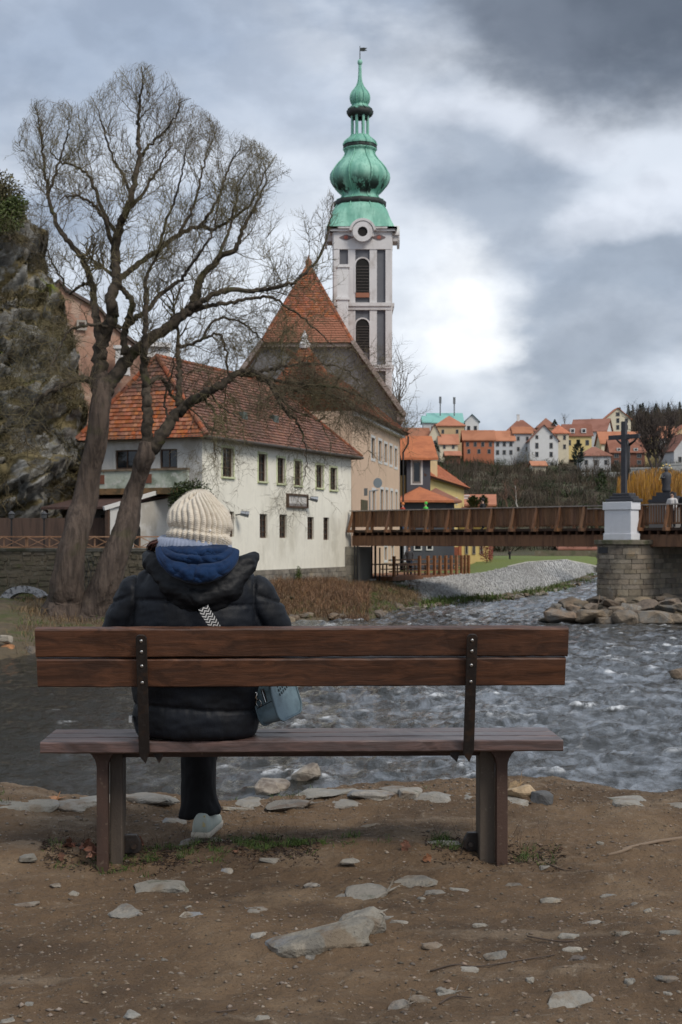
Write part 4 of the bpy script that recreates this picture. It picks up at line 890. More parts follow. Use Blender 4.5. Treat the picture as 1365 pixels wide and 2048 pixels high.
mb = MB(); z1 = CH+(1083-92)*TC.y/F; mb.tube([TT+Vector((0, 0, zt-.3)), TT+Vector((0, 0, z1))], [.05, .025], 6); mb.build('rod', M_copd, tower)
mb = MB(); zf = CH+(1083-99)*TC.y/F; mb.extr([TT+Vector(q) for q in ((.03, 0, zf-.12), (.28, 0, zf-.14), (.55, 0, zf-.06), (.36, 0, zf), (.56, 0, zf+.1), (.28, 0, zf+.14), (.03, 0, zf+.12))], (0, .03, 0)); mb.build('weather_vane', M_copd, tower)
# ================================================================ HOUSES BEHIND THE BRIDGE AND UPPER TOWN
M_orange = mat('roof_orange', (.45, .155, .075), .85, [((.33, .11, .055), S(.8), .45, .62, .7), ((.56, .2, .09), S(2.5), .52, .66, .5)], [((.6, .6, 9), .05)], obj=.12)
M_orangefar = mat('roof_far', (.42, .18, .105), .88, [((.31, .125, .07), S(.35), .45, .62, .7)], obj=.18)
M_brownfar = mat('roof_brown_far', (.27, .12, .08), .88, [((.19, .075, .045), S(.4), .45, .62, .7)], obj=.12)
M_wframe = mat('white_frame', (.62, .62, .6), .7)
M_sash = mat('sash_grey', (.22, .2, .18), .7)
def house_at(name, label, c, zb, rot, L, W, he, hr, wall, roof, kind='gable', wins=(), ov=.35, frame=None, chim=(), surround=None, group=None, dormers=(), gable_mat=None):
    """kind: gable (ridge along local x), cross (ridge along local y, gable to the front), hip, pyramid. wins: (face, s 0..1, z, w, h)"""
    cr, sr = math.cos(rot), math.sin(rot); T = lambda x, y, z: Vector((c[0]+x*cr-y*sr, c[1]+x*sr+y*cr, zb+z))
    h_ = thing(name, label, 'house', (c[0], c[1], zb), group); a, b = L/2, W/2
    mb = MB(); C = [(-a, -b), (a, -b), (a, b), (-a, b)]
    if kind == 'gable':
        mb.extr([T(-a, -b, -2), T(-a, b, -2), T(-a, b, he), T(-a, 0, hr-.1), T(-a, -b, he)], T(1, 0, 0)*L-T(0, 0, 0)*L)
    elif kind == 'cross':
        mb.extr([T(-a, -b, -2), T(a, -b, -2), T(a, -b, he), T(0, -b, hr-.1), T(-a, -b, he)], (T(0, 1, 0)-T(0, 0, 0))*W)
    else: mb.extr([T(x, y, -2) for x, y in C], (0, 0, he+2))
    mb.build('wall', wall, h_)
    o_ = ov; th = .16
    if kind in ('gable', 'cross'):
        for s in (-1, 1):
            m_ = MB()
            if kind == 'gable': sl = (hr-he)/b; q = [T(-a-o_, s*(b+o_), he-o_*sl), T(a+o_, s*(b+o_), he-o_*sl), T(a+o_, 0, hr), T(-a-o_, 0, hr)]
            else: sl = (hr-he)/a; q = [T(s*(a+o_), -b-o_, he-o_*sl), T(s*(a+o_), b+o_, he-o_*sl), T(0, b+o_, hr), T(0, -b-o_, hr)]
            m_.extr(q, (0, 0, th)); m_.build('roof', roof, h_)
    else:
        ins = 0 if kind == 'pyramid' else max(0., a-b); e = [T(-a-o_, -b-o_, he), T(a+o_, -b-o_, he), T(a+o_, b+o_, he), T(-a-o_, b+o_, he)]; r1_, r2_ = T(-ins, 0, hr), T(ins, 0, hr)
        m_ = MB(); m_.add(e+[r1_, r2_]+[p-Vector((0, 0, .15)) for p in e], [(0, 1, 5, 4), (1, 2, 5), (2, 3, 4, 5), (3, 0, 4), (6, 7, 1, 0), (7, 8, 2, 1), (8, 9, 3, 2), (9, 6, 0, 3), (9, 8, 7, 6)]); m_.build('roof', roof, h_)
    FA = {'f': Fac(T(-a, -b, 0), T(a, -b, 0), T(0, -b-50, 0)), 'l': Fac(T(-a, b, 0), T(-a, -b, 0), T(-a-50, 0, 0)), 'r': Fac(T(a, -b, 0), T(a, b, 0), T(a+50, 0, 0))}
    for fc_, s, z, w_, hgt in wins:
        f = FA[fc_]; s0 = s*f.L
        f.window((s0-w_/2, s0+w_/2, zb+z, zb+z+hgt), h_, frame=frame or M_wframe, rec=-.045, fw=.09, cols=1 if w_ < .9 else 2, rows_=1, surround=surround, sw=.13)
    for x, y, z0, z1, w_ in chim: m_ = MB(); m_.box(T(x, y, (z0+z1)/2), (w_, w_, z1-z0), rot); m_.box(T(x, y, z1+.05), (w_*1.25, w_*1.25, .12), rot); m_.build('chimney', M_white, h_)
    for x, z, w_, hgt, mt in dormers:
        m_ = MB(); yv = -b+(z-he)/(hr-he)*b*.8; m_.box(T(x, yv+w_*.5, z+hgt/2), (w_, w_*1.6, hgt), rot); d_ = m_.build('dormer', mt, h_)
        m_ = MB(); m_.box(T(x, yv-w_*.3-.03, z+hgt*.5), (w_*.6, .06, hgt*.6), rot); m_.build('pane', M_pane, d_)
    return h_
# peach house beside the bridge
PA, PB = Vector((.62, 80.2, 0)), Vector((4.02, 97.6, 0)); fz = Fac(PA, PB)
peach = thing('peach_house', 'tall peach-coloured house with rows of narrow white-framed windows beside the bridge', 'house', (PA.x, PA.y, -1))
M_peach = plaster('peach_plaster', (.62, .46, .335), (.48, .35, .26), .5, .4)
zpe = CH+(1083-868)*97.6/F
W_ = [fz.rect(*r) for r in ((743, 750, 876, 917), (757.5, 763.5, 882, 922), (769, 774.5, 888, 925), (779.5, 784.5, 892, 929), (789.5, 794.5, 897, 934), (745, 751, 981, 1022), (761, 767, 979, 1022), (771.5, 776, 980, 1022), (781.5, 785.5, 982, 1022), (791, 795, 984, 1022), (769, 774.5, 1094, 1120), (783, 787, 1092, 1118))]
Wd = fz.rect(722, 735, 1000, 1023)
mb = MB(); fz.wall(mb, 0, fz.L, -1.4, zpe, W_, .18)
bk = -fz.n*8; mb.poly(fz.pt(0, -1.4), fz.pt(0, -1.4)+bk, fz.pt(0, zpe)+bk, fz.pt(0, zpe)); mb.poly(fz.pt(fz.L, -1.4), fz.pt(fz.L, -1.4)+bk, fz.pt(fz.L, zpe)+bk, fz.pt(fz.L, zpe)); mb.build('wall', M_peach, peach)
for h in W_: fz.window(h, peach, frame=M_sash, surround=M_wframe, sw=.17, cols=1, rows_=3, rec=.12)
mb = MB(); fz.bar(mb, *Wd, .0, .04); mb.build('ivy_patch', mat('ivy_dark', (.06, .06, .025), .9, [((.12, .08, .05), S(4), .45, .6, .7)]), peach)
mb = MB(); fz.bar(mb, 0, fz.L+.2, zpe-.28, zpe, 0, .35); mb.build('cornice', M_wframe, peach)
e1, e2 = fz.pt(-.4, zpe+.02, .6), fz.pt(fz.L+.4, zpe+.02, .6)
roof_face(peach, [e1, e2, e2+bk*.55+Vector((0, 0, 3.6)), e1+bk*.55+Vector((0, 0, 3.6))], M_bed, M_tilec, .26, .28, thick=.2)
mb = MB(); q = fz.pt(fz.L+.3, zpe-.15, .55); mb.tube([q, q+Vector((0, 0, -.5)), q-fz.n*.35+Vector((0, 0, -1.1)), q-fz.n*.35+Vector((0, 0, -9))], .07, 6); mb.build('downpipe', M_blackmetal, peach)
# grey-blue house
M_gb = plaster('greyblue_plaster', (.085, .09, .105), None, .4, .5); M_gbl = plaster('greyblue_light', (.33, .35, .41), None, .4, .5)
M_yel = plaster('yellow_plaster', (.70, .55, .24), (.6, .45, .2), .4, .5)
yh = lambda py, d: CH+(1083-py)*d/F
d = 104.; c0 = P(816, 0, d); hb = house_at('grey_house', 'narrow slate-grey house with white-framed windows and orange roof', (c0.x+.55, d+2.6), -1, 0.1, 1.75, 5, yh(912, d)+1, yh(879, d)+1.3, M_gb, M_orange, 'gable', [('f', .42, yh(966, d)+1, .62, 1.6), ('r', .25, yh(968, d)+1, .8, 1.2)], surround=M_wframe, frame=M_sash, ov=.5)
c0 = P(834, 0, d); house_at('grey_bay', 'light blue-grey bay with a slim white window on the slate-grey house', (c0.x, d+1.6), yh(1000, d), .1, .62, 2.5, yh(935, d)-yh(1000, d), yh(926, d)-yh(1000, d), M_gbl, M_orange, 'gable', [('f', .5, yh(966, d)-yh(1000, d), .28, 1.1)], surround=M_wframe, frame=M_sash, ov=.05)
c0 = P(836, 0, 101); house_at('porch', 'low porch with a dull red tiled hipped roof below the slate-grey house', (c0.x+.25, 103.2), -1, .08, 3.1, 5, yh(1001, 101)+1, yh(971, 101)+1, M_gb, M_orange, 'hip', [('f', .35, 1.6, .6, 1.0), ('f', .62, 1.6, .5, 1.0)], ov=.5, frame=M_wframe)
c0 = P(872, 0, 106); house_at('porch', 'second brown tiled porch roof reaching out before the yellow house', (c0.x+.1, 107.5), -1, .05, 2.3, 4, yh(1002, 106)+1, yh(974, 106)+1, M_gb, M_brownfar, 'hip', [('f', .5, 2.0, 1.4, .6)], ov=.5)
# yellow house
YA, YB = Vector((5.9, 104.5, 0)), Vector((11.25, 130, 0)); fy = Fac(YA, YB); zy = 6.12
yel = thing('yellow_house', 'yellow plastered house with a long orange roof beyond the bridge', 'house', (YA.x, YA.y, -1))
hs = [fy.rect(*r) for r in ((880, 884, 994, 1006), (903, 906, 996, 1008), (912, 915, 996, 1008), (858, 862, 985, 1000), (895, 900, 1100, 1115), (912, 916, 1100, 1112))]
mb = MB(); fy.wall(mb, 0, fy.L, -1.2, zy, hs); e_ = -fy.n*4.6
for s_ in (0, fy.L): mb.poly(fy.pt(s_, -1.2), fy.pt(s_, -1.2)+e_, fy.pt(s_, zy)+e_, fy.pt(s_, zy))
mb.build('wall', M_yel, yel)
for h in hs: fy.window(h, yel, frame=M_sash, cols=1, rows_=2, surround=M_wframe, sw=.07)
c_ = [fy.pt(-.3, zy, .45), fy.pt(fy.L+.45, zy, .45), fy.pt(fy.L+.45, zy, -5), fy.pt(-.3, zy, -5)]; r1_, r2_ = fy.pt(-.3, zy+2.1, -2.3), fy.pt(fy.L-2.2, zy+2.1, -2.3)
for q in ([c_[0], c_[1], r2_, r1_], [c_[1], c_[2], r2_], [c_[2], c_[3], r1_, r2_]): roof_face(yel, q, M_bed, M_orange, .3, .32, thick=.15)
q = P(867, 0, 110); cy_ = thing('chimney_stack', 'stout yellow chimney with a rounded grey cap on the orange roof', 'chimney', (q.x, 110, yh(958, 110)))
mb = MB(); mb.box((q.x, 110, yh(940, 110)), (.58, .7, yh(922, 110)-yh(958, 110))); mb.build('shaft', plaster('yellow_pale', (.72, .6, .36)), cy_)
mb = MB(); mb.lathe((q.x, 110, yh(922, 110)), [(.34, 0), (.36, .15), (.25, .32), (.05, .4)], 12); mb.build('cap', mat('cap_grey', (.2, .22, .19), .9), cy_)
d = 135.; c0 = P(948, 0, d); house_at('low_house', 'low house with pale red roof and white chimney behind the clipped trees', (c0.x, d+3), -1, -.1, 4.2, 6, yh(1010, d)+1, yh(990, d)+1, plaster('brick_red', (.33, .16, .10)), M_orangefar, 'gable', [('f', .3, 2, .6, 1)], chim=((-.6, -1.2, 4, 6.6, .75),))
d = 128.; c0 = P(898, 0, d)
house_at('yellow_annex', 'low yellow building with arched windows beyond the lawn', (P(953, 0, 126).x, 128), -.8, -.1, 2.6, 5, 3.6, 5, M_yel, M_brownfar, 'gable', [('f', .25, .9, .3, 1.1), ('f', .5, .9, .3, 1.1), ('f', .75, .9, .3, 1.1)], frame=M_sash)
M_brick = mat('brick', (.27, .085, .05), .9, [((.19, .06, .04), S(3), .45, .6, .7)], [(S(14), .02)])
f = Fac((P(876, 0, 121).x, 121), (P(921, 0, 121).x, 121)); bw = thing('brick_wall', 'red brick garden wall with piers on a grey stone base beyond the lawn', 'wall', f.pt(0, -.8))
z0 = yh(1121, 121); mb = MB(); f.bar(mb, 0, f.L, z0-.5, z0+.45, -.3, .06); mb.build('base', M_rub, bw)
mb = MB(); f.bar(mb, 0, f.L, z0+.45, z0+1.15, -.25, 0); mb.build('panel', M_brick, bw)
for k in range(3): mb = MB(); x = f.L*k/2; f.bar(mb, x-.12, x+.12, z0+.455, z0+1.25, -.3, .05); mb.build('pier', mat('brick_light', (.36, .13, .07), .9), bw)
for px in (833, 852, 866, 885): # pale ground floors seen under the bridge
    pass
fg = Fac((P(806, 0, 101).x, 100.4), (P(888, 0, 104).x, 103.4)); gl = thing('ground_floor', 'pale blue-grey ground floor front seen under the bridge', 'house', fg.pt(0, -1))
mb = MB(); hs = [fg.rect(812, 822, 1100, 1122), fg.rect(846, 851, 1100, 1122), fg.rect(866, 874, 1100, 1125)]; fg.wall(mb, 0, fg.L, -1.2, 2.2, hs); mb.build('wall', plaster('pale_bluegrey', (.45, .46, .49)), gl)
for h in hs: fg.window(h, gl, frame=M_wframe, cols=1, rows_=2)
mb = MB(); fg.bar(mb, 0, fg.L, -1.2, -.2, 0, .1); mb.build('base', M_rub, gl)
# river terrace: decking, posts and rails
DK0, DK1 = G(783, 1157, -.82), G(941, 1149, -.75); fd = Fac(DK0, DK1)
dk = thing('deck', 'brown timber deck above the cobbled slope', 'deck', DK0)
mb = MB(); mb.extr([fd.pt(0, -.95, .1), fd.pt(fd.L, -.9, .1), fd.pt(fd.L, -.9, -5), fd.pt(0, -.95, -5)], (0, 0, .22)); mb.build('floor', M_woodb, dk)
M_post = mat('fence_orange_wood', (.27, .115, .045), .7, [((.15, .07, .03), S(4), .45, .6, .6)], obj=.15)
fe = thing('deck_fence', 'orange-brown timber fence with thin rails along the river deck', 'fence', fd.pt(0, -.7))
pxs = [790, 841, 858, 871, 882, 893.5, 904.5, 915, 925, 932, 939]
ss = [fd.at(x, 1140)[0] for x in pxs]
for s_ in ss: mb = MB(); fd.bar(mb, s_-.07, s_+.07, -.75, .42, -.12, .02); mb.build('post', M_post, fe)
for z_, m_ in ((-.45, M_post), (-.1, M_woodb), (.2, M_woodb)): mb = MB(); mb.beam(fd.pt(0, z_, -.15), fd.pt(fd.L, z_+.02, -.15), .05, .07); mb.build('rail', m_, fe)
for i in range(7): # garden tables and benches heaped behind the rail
    s_ = fd.L*(.08+.13*i); tb = thing('garden_table', 'dark garden table with benches on the river deck', 'table', fd.pt(s_, -.72, -1.3), 'tables on the deck')
    mb = MB(); mb.box(fd.pt(s_, -.05, -1.3), (.9, .7, .06)); mb.build('top', M_frame, tb)
    for sx in (-.35, .35): mb = MB(); mb.box(fd.pt(s_+sx, -.4, -1.3), (.07, .5, .66)); mb.build('leg', M_frame, tb)
    mb = MB(); mb.box(fd.pt(s_, -.32, -.7), (.9, .25, .05)); mb.build('bench_seat', M_frame, tb)
# abutment at the house corner with pipes
ab = thing('abutment', 'stone abutment with dark iron pipes at the left end of the bridge', 'abutment', (.7, 77.6, -1.5))
fa = Fac((P(691, 0, 77.2).x, 77.2), (P(716, 0, 77.0).x, 77.0)); zz = -1.6
mb = MB(); fa.bar(mb, 0, fa.L, -1.6, .95, -3, 0); mb.build('core', mat('mortar', (.17, .155, .13)), ab)
while zz < .9:
    hh = .52; mb = MB(); fa.bar(mb, .01, fa.L-.01, zz+.01, min(zz+hh, .98)-.015, -.5, rnd.uniform(.02, .07)); mb.build('block', M_block, ab); zz += hh
for px, r_, z0, z1 in ((709, .05, -1.6, 1.0), (715, .06, -1.6, 1.0), (745, .05, -1.4, 1.0), (752, .07, -1.2, 1.1), (761, .05, -1.2, .9)): q = P(px, 0, 78.5); mb = MB(); mb.tube([(q.x, 76.9 if px < 720 else 79.5, z0), (q.x, 76.9 if px < 720 else 79.5, z1)], r_, 6); mb.build('pipe', M_blackmetal, ab)
f = Fac((P(722, 0, 79.5).x, 79.2), (P(750, 0, 79.5).x, 79.5)); mb = MB(); f.bar(mb, 0, f.L, -.95, -.85, -1.5, .2); mb.build('platform', mat('platform', (.5, .5, .48), .8), ab)
mb = MB(); f.bar(mb, 0, f.L, -1.9, -.97, -1.5, -.1); mb.build('void', M_dark, ab)

# ---------------------------------------------------------------- wooden bridge
B0 = Vector((.50, 77.56, 0)); fbz = Fac(B0, B0+NB*32); DZ, RZ, BZ = 1.86, 2.93, 1.0
bridge = thing('wooden_bridge', 'brown timber footbridge with slanted rail struts crossing the river', 'bridge', (B0.x, B0.y, BZ))
SP = fbz.at(1212, 1040)[0]; SQ = fbz.at(1276, 1040)[0]
pxs = [706.7, 739.5, 778.5, 821.5, 858.5, 899.5, 944.6, 985.6, 1030.8, 1075.9, 1123, 1170]
ss = [fbz.at(x, 1040)[0] for x in pxs]; dS = (ss[-1]-ss[0])/11; ss = [ss[0]+dS*i for i in range(12)]
ssr = [SQ+.25+1.38*i for i in range(6)]
for span, (a, b, posts) in enumerate(((.0, SP+.4, ss), (SQ-.1, 30, ssr))):
    mb = MB(); mb.extr([fbz.pt(a, BZ, -.15), fbz.pt(b, BZ, -.15), fbz.pt(b, DZ-.30, -.15), fbz.pt(a, DZ-.30, -.15)], -fbz.n*.35); mb.build('girder', M_woodb, bridge, bevel=.02)
    mb = MB(); mb.extr([fbz.pt(a, BZ, -4.4), fbz.pt(b, BZ, -4.4), fbz.pt(b, DZ-.30, -4.4), fbz.pt(a, DZ-.30, -4.4)], -fbz.n*.35); mb.build('girder', M_woodb, bridge)
    mb = MB(); fbz.bar(mb, a, b, DZ-.12, DZ, -5, .02); mb.build('deck', mat('deck_dark', (.05, .027, .017), .8, [((.03, .018, .012), S(3), .45, .6, .7)]), bridge)
    n = int((b-a)/.46)
    for i in range(n): s_ = a+.2+i*.46; mb = MB(); fbz.bar(mb, s_-.06, s_+.06, DZ-.30, DZ-.125, -5, -.08); mb.build('joist', mat('joist_wood', (.075, .034, .018), .8), bridge)
    for dep in (0., -4.9):
        for s_ in posts:
            if dep == 0 or span == 0:
                mb = MB(); fbz.bar(mb, s_-.07, s_+.07, DZ, RZ-.06, dep-.1, dep+.02); mb.build('post', M_woodb, bridge)
            if dep == 0:
                mb = MB(); fbz.bar(mb, s_-.08, s_+.08, DZ-.14, DZ+.012, -.2, .42); mb.build('outrigger', M_woodb, bridge)
                mb = MB(); mb.beam(fbz.pt(s_, DZ-.04, .36), fbz.pt(s_, RZ-.08, .03), .13, .10, tuple(fbz.u)); mb.build('strut', M_woodb, bridge)
        mb = MB(); fbz.bar(mb, a, b, RZ-.055, RZ, dep-.16, dep+.08); mb.build('handrail', mat('rail_cap', (.3, .26, .23), .6, [((.2, .15, .12), S(3), .45, .6, .6)]), bridge)
        mb = MB(); fbz.bar(mb, a, b, DZ+.16, DZ+.24, dep-.13, dep-.07); mb.build('rail', M_woodb, bridge)
    for p0, p1 in zip(posts, posts[1:]):
        nb = 8 if span == 0 else 9
        for k in range(nb):
            x0 = p0+.075+(p1-p0-.15)*k/nb; x1 = p0+.075+(p1-p0-.15)*(k+1)/nb; gap = .007 if span == 0 else .035
            mb = MB(); fbz.bar(mb, x0+gap, x1-gap, DZ+.17, RZ-.06, -.065, -.035); mb.build('board', M_woodb, bridge)
    for i in range(int((b-a)/.5)): mb = MB(); s_ = a+i*.5; fbz.bar(mb, s_+.02, s_+.48, DZ+.17, RZ-.06, -4.96, -4.93); mb.build('board', M_woodb, bridge)
# pier
pier = thing('bridge_pier', 'rounded pier of squared brown stone carrying the wooden bridge', 'pier', (12.9, 64.9, -1.6))
PC = Vector((12.9, 64.9, 0)); PRr = 1.2
M_pst = mat('pier_stone', (.22, .185, .14), .9, [((.13, .11, .085), S(1.8), .45, .62, .8), ((.31, .29, .26), S(.8), .6, .66, .7), ((.27, .19, .11), S(1.1), .56, .68, .6)], [(S(8), .03)], obj=.32)
def outline(s, r):
    """path round the pier: straight left side, round nose, straight right side"""
    Ls, La = 7.0, math.pi*PRr
    if s < Ls: return PC-NB*r+NP*(Ls-s), -NB
    if s < Ls+La: a = (s-Ls)/PRr; n_ = -NB*math.cos(a)-NP*math.sin(a); return PC+n_*r, n_
    return PC+NB*r+NP*(s-Ls-La), NB
LT = 14+math.pi*PRr
mb = MB(); ring = [outline(LT*i/60, PRr-.06)[0] for i in range(61)]; mb.extr([p+Vector((0, 0, -2.2)) for p in ring], (0, 0, 3.3)); mb.build('core', mat('mortar', (.17, .155, .13)), pier)
zz, row = -1.75, 0
while zz < 1.05:
    hh = min(rnd.choice((.2, .25, .3)), 1.09-zz); s = -.1*(row % 3)
    while s < LT-.05:
        ww = min(rnd.uniform(.5, 1.05), LT-s)
        if s+ww > .2:
            pr = rnd.uniform(-.012, .025); mb = MB(); k = 5; a, b, c, d = [], [], [], []
            for i in range(k):
                t_ = max(0, s)+.012+(ww-.024+min(0, s))*i/(k-1); p, _ = outline(t_, PRr+pr); q, _ = outline(t_, PRr-.15); a.append(p+Vector((0, 0, zz+.01))); b.append(p+Vector((0, 0, zz+hh-.01))); c.append(q+Vector((0, 0, zz+hh-.01))); d.append(q+Vector((0, 0, zz+.01)))
            mb.grid([a, b, c]); mb.grid([d, a]); mb.add([a[0], b[0], c[0], d[0]], [(0, 1, 2, 3)]); mb.add([a[-1], b[-1], c[-1], d[-1]], [(0, 1, 2, 3)]); mb.build('block', M_pst, pier)
        s += ww
    zz += hh; row += 1
mb = MB(); mb.extr([outline(LT*i/60, PRr+.13)[0]+Vector((0, 0, 1.1)) for i in range(61)], (0, 0, .21)); mb.build('cap', mat('pier_cap', (.16, .14, .105), .9, [((.07, .075, .035), S(2), .45, .6, .8)], [(S(7), .04)]), pier, bevel=.03)
s_ = PRr; mb = MB(); p, n_ = outline(7+math.pi*PRr*.42, PRr+.02); mb.box(p+Vector((0, 0, .85)), (.5, .06, .28), math.atan2(NB.y, NB.x)); mb.build('plaque', mat('plaque_dark', (.025, .027, .032), .5), pier)
# white pedestal with the crucifix
PD = Vector((12.72, 64.49, 0)); ra = math.atan2(NB.y, NB.x)
ped = thing('pedestal', 'white plastered pedestal with moulded cap on the bridge pier', 'pedestal', (PD.x, PD.y, 1.31)); M_ped = plaster('pedestal_white', (.70, .71, .74), (.58, .58, .6), .4, .8)
for nm, z0, z1, wx, wy in (('base', 1.31, 1.6, 1.5, .72), ('shaft', 1.6, 2.67, 1.42, .64), ('cap', 2.67, 3.03, 1.54, .76)): mb = MB(); mb.box((PD.x, PD.y, (z0+z1)/2), (wx, wy, z1-z0), ra); mb.build(nm, M_ped, ped, bevel=.02)
M_cross = mat('cross_dark', (.045, .047, .055), .7, [((.07, .07, .078), S(3), .5, .65, .6)])
cro = thing('crucifix', 'dark tall crucifix on the white pedestal', 'crucifix', (PD.x, PD.y, 3.03)); cp = Vector((PD.x+.12, PD.y, 0))
mb = MB(); mb.box(cp+Vector((0, 0, 3.10)), (1.5, .8, .14), ra); mb.box(cp+Vector((0, 0, 3.23)), (1.15, .66, .13), ra); mb.box(cp+Vector((0, 0, 3.36)), (.9, .55, .14), ra); mb.build('base', M_cross, cro, bevel=.03)
zc_, zt_ = CH+(1083-874)*64.5/F, CH+(1083-843)*64.5/F
mb = MB(); mb.box(cp+Vector((0, 0, (3.4+zt_)/2)), (.24, .17, zt_-3.4), ra); mb.build('upright', M_cross, cro, bevel=.01)
mb = MB(); mb.box(cp+Vector((0, 0, zc_)), (1.62, .14, .20), ra); mb.build('crossbar', M_cross, cro, bevel=.01)
mb = MB(); b_ = cp+NP*.2
mb.tube([b_+Vector((0, 0, zc_-1.95)), b_+NB*.05+Vector((0, 0, zc_-1.3)), b_+Vector((0, 0, zc_-.9)), b_+Vector((0, 0, zc_-.35)), b_+Vector((0, 0, zc_-.12))], [.06, .10, .14, .17, .06], 8)
for sg_ in (-1, 1): mb.tube([b_+NB*.12*sg_+Vector((0, 0, zc_-.36)), b_+NB*.38*sg_+Vector((0, 0, zc_-.22)), b_+NB*.62*sg_+Vector((0, 0, zc_))], [.07, .05, .035], 6)
mb.ball(b_+NP*.05+NB*.05+Vector((0, 0, zc_+.02)), .11, 10, (1, 1, 1.25)); mb.build('figure', mat('bronze_dark', (.02, .02, .022), .5), cro, smooth=True)
# statue on the far side
SD = 68.6; sx = P(1333, 0, SD).x; st = thing('saint_statue', 'dark statue of a robed saint with a ring of gilt stars beyond the bridge rail', 'statue', (sx, SD, 1.9))
zs = yh(985, SD); mb = MB()
mb.box((sx, SD, (1.8+yh(1005, SD))/2), (1.3, 1.0, yh(1005, SD)-1.8), ra)
mb.build('pedestal', mat('grey_pedestal', (.2, .19, .18), .9), st)
for k, (wd, y0, y1) in enumerate(((1.35, 1005, 999), (1.05, 999, 992), (.75, 992, 985))): mb = MB(); mb.box((sx, SD, (yh(y0, SD)+yh(y1, SD))/2), (wd, wd*.8, yh(y1, SD)-yh(y0, SD)), ra); mb.build('step', M_cross, st)
mb = MB(); H_ = yh(936, SD)-zs; prof = [(.20, 0), (.24, .12), (.2, .3), (.25, .42), (.24, .55), (.27, .68), (.22, .78), (.09, .83), (.08, .86)]
mb.lathe((sx, SD, zs), [(r*.95, z*H_) for r, z in prof], 12); mb.tube([(sx-.2, SD-.1, zs+.72*H_), (sx-.27, SD-.2, zs+.58*H_), (sx-.12, SD-.25, zs+.6*H_)], .06, 6); mb.build('robe', M_cross, st, smooth=True)
mb = MB(); mb.ball((sx, SD, zs+.92*H_), .10, 10, (1, 1, 1.25)); mb.build('head', M_cross, st, smooth=True)
M_gilt = mat('gilt', (.75, .55, .22), .3, metal=.8)
for a in np.linspace(.15, math.pi-.15, 5): mb = MB(); mb.ball((sx+.24*math.cos(a), SD, zs+.95*H_+.24*math.sin(a)*.9), .055, 8); mb.build('star', M_gilt, st)
mb = MB(); mb.box((sx-.3, SD-.1, zs+.62*H_), (.06, .05, .28), Matrix.Rotation(.4, 3, 'Y')); mb.build('palm', M_gilt, st)
# street sign on the bridge
q = P(741, 0, 77.8); ss_ = thing('road_sign', 'back of a round grey traffic sign on a thin pole at the bridge end', 'sign', (q.x, 79, 1.9))
qz = lambda py: yh(py, 79.); qx = lambda px: P(px, 0, 79.).x
mb = MB(); mb.tube([(qx(740), 79, 1.9), (qx(740), 79, qz(981))], .045, 8); mb.tube([(qx(740), 79, qz(982)), (qx(757), 79, qz(980))], .04, 6); mb.build('pole', mat('galvanised', (.35, .37, .38), .45, metal=.6), ss_)
mb = MB(); mb.extr([Vector((qx(756)+.25*math.cos(a), 78.95, qz(966)+.28*math.sin(a))) for a in np.linspace(0, 2*math.pi, 24, endpoint=False)], (0, .03, 0)); mb.build('disc', mat('sign_back', (.22, .26, .28), .5, metal=.3), ss_)
mb = MB(); mb.box((qx(732), 79, qz(984)), (.2, .03, .42)); mb.build('plate', mat('plate_dark', (.12, .13, .13), .6), ss_)

# ---------------------------------------------------------------- upper town on the hill
wl_c = plaster('far_cream', (.66, .60, .46), None, .3, .2); wl_w = plaster('far_white', (.66, .66, .65), None, .3, .2); wl_t = plaster('far_tan', (.56, .42, .25), None, .3, .2); wl_r = plaster('far_terracotta', (.42, .16, .09), None, .3, .2); wl_y = plaster('far_yellow', (.68, .55, .26), None, .3, .2); wl_g = plaster('far_grey', (.52, .53, .54), None, .3, .2)
M_turq = mat('roof_turquoise', (.22, .47, .42), .7); M_teal = mat('roof_teal', (.03, .10, .105), .6); M_wood = mat('far_timber', (.17, .07, .045), .8); M_blk = mat('far_black', (.02, .02, .025), .8)
def town(label, x0, x1, yr, ye, yb, d, wall, roof, kind='gable', wins=(), rot=0., W=None, **kw):
    L = (x1-x0)*d/F; zb = yh(yb, d); W = W or max(5., L*.8); c0 = P((x0+x1)/2, 0, d)
    ws = []
    for fc_, n, zf, wd, hg in wins:
        for i in range(n): ws.append((fc_, (i+.5)/n, (yh(ye, d)-zb)*zf, wd, hg))
    return house_at('town_house', label, (c0.x, d+W/2), zb, rot, L, W, yh(ye, d)-zb, yh(yr, d)-zb, wall, roof, kind, ws, group='houses of the upper town', frame=M_sash, **kw)
town('turquoise-roofed pale block under the masts on the hilltop', 858, 926, 824, 845, 880, 340, wl_g, M_turq, 'gable', [('f', 4, .5, .9, 1.2)], W=9)
town('small turquoise roof beside the hilltop block', 847, 862, 831, 844, 880, 338, wl_g, M_turq, 'gable', [])
town('white modern house with dark teal roof on the hilltop', 931, 958, 829, 842, 870, 345, wl_w, M_teal, 'cross', [('f', 2, .3, .8, 1.2)])
town('cream house with broad orange roof at the left end of the hill', 804, 858, 855, 883, 905, 300, wl_c, M_orangefar, 'gable', [('f', 3, .4, .7, 1.0)], rot=.05)
town('tan house with a red pyramid roof', 872, 929, 829, 851, 905, 306, wl_t, M_orangefar, 'pyramid', [('f', 2, .7, .6, .9)], W=6)
town('cream gabled house in front of the tan one', 858, 882, 848, 872, 905, 298, wl_c, M_brownfar, 'cross', [('f', 1, .5, .5, .8)])
town('low cream house with a small red roof', 880, 916, 868, 887, 905, 296, wl_c, M_orangefar, 'gable', [('f', 2, .4, .6, .9)])
town('terracotta house with balcony below its roof', 928, 989, 860, 879, 917, 296, wl_r, M_orangefar, 'gable', [('f', 4, .62, .7, 1.0), ('f', 3, .25, .7, 1.0)])
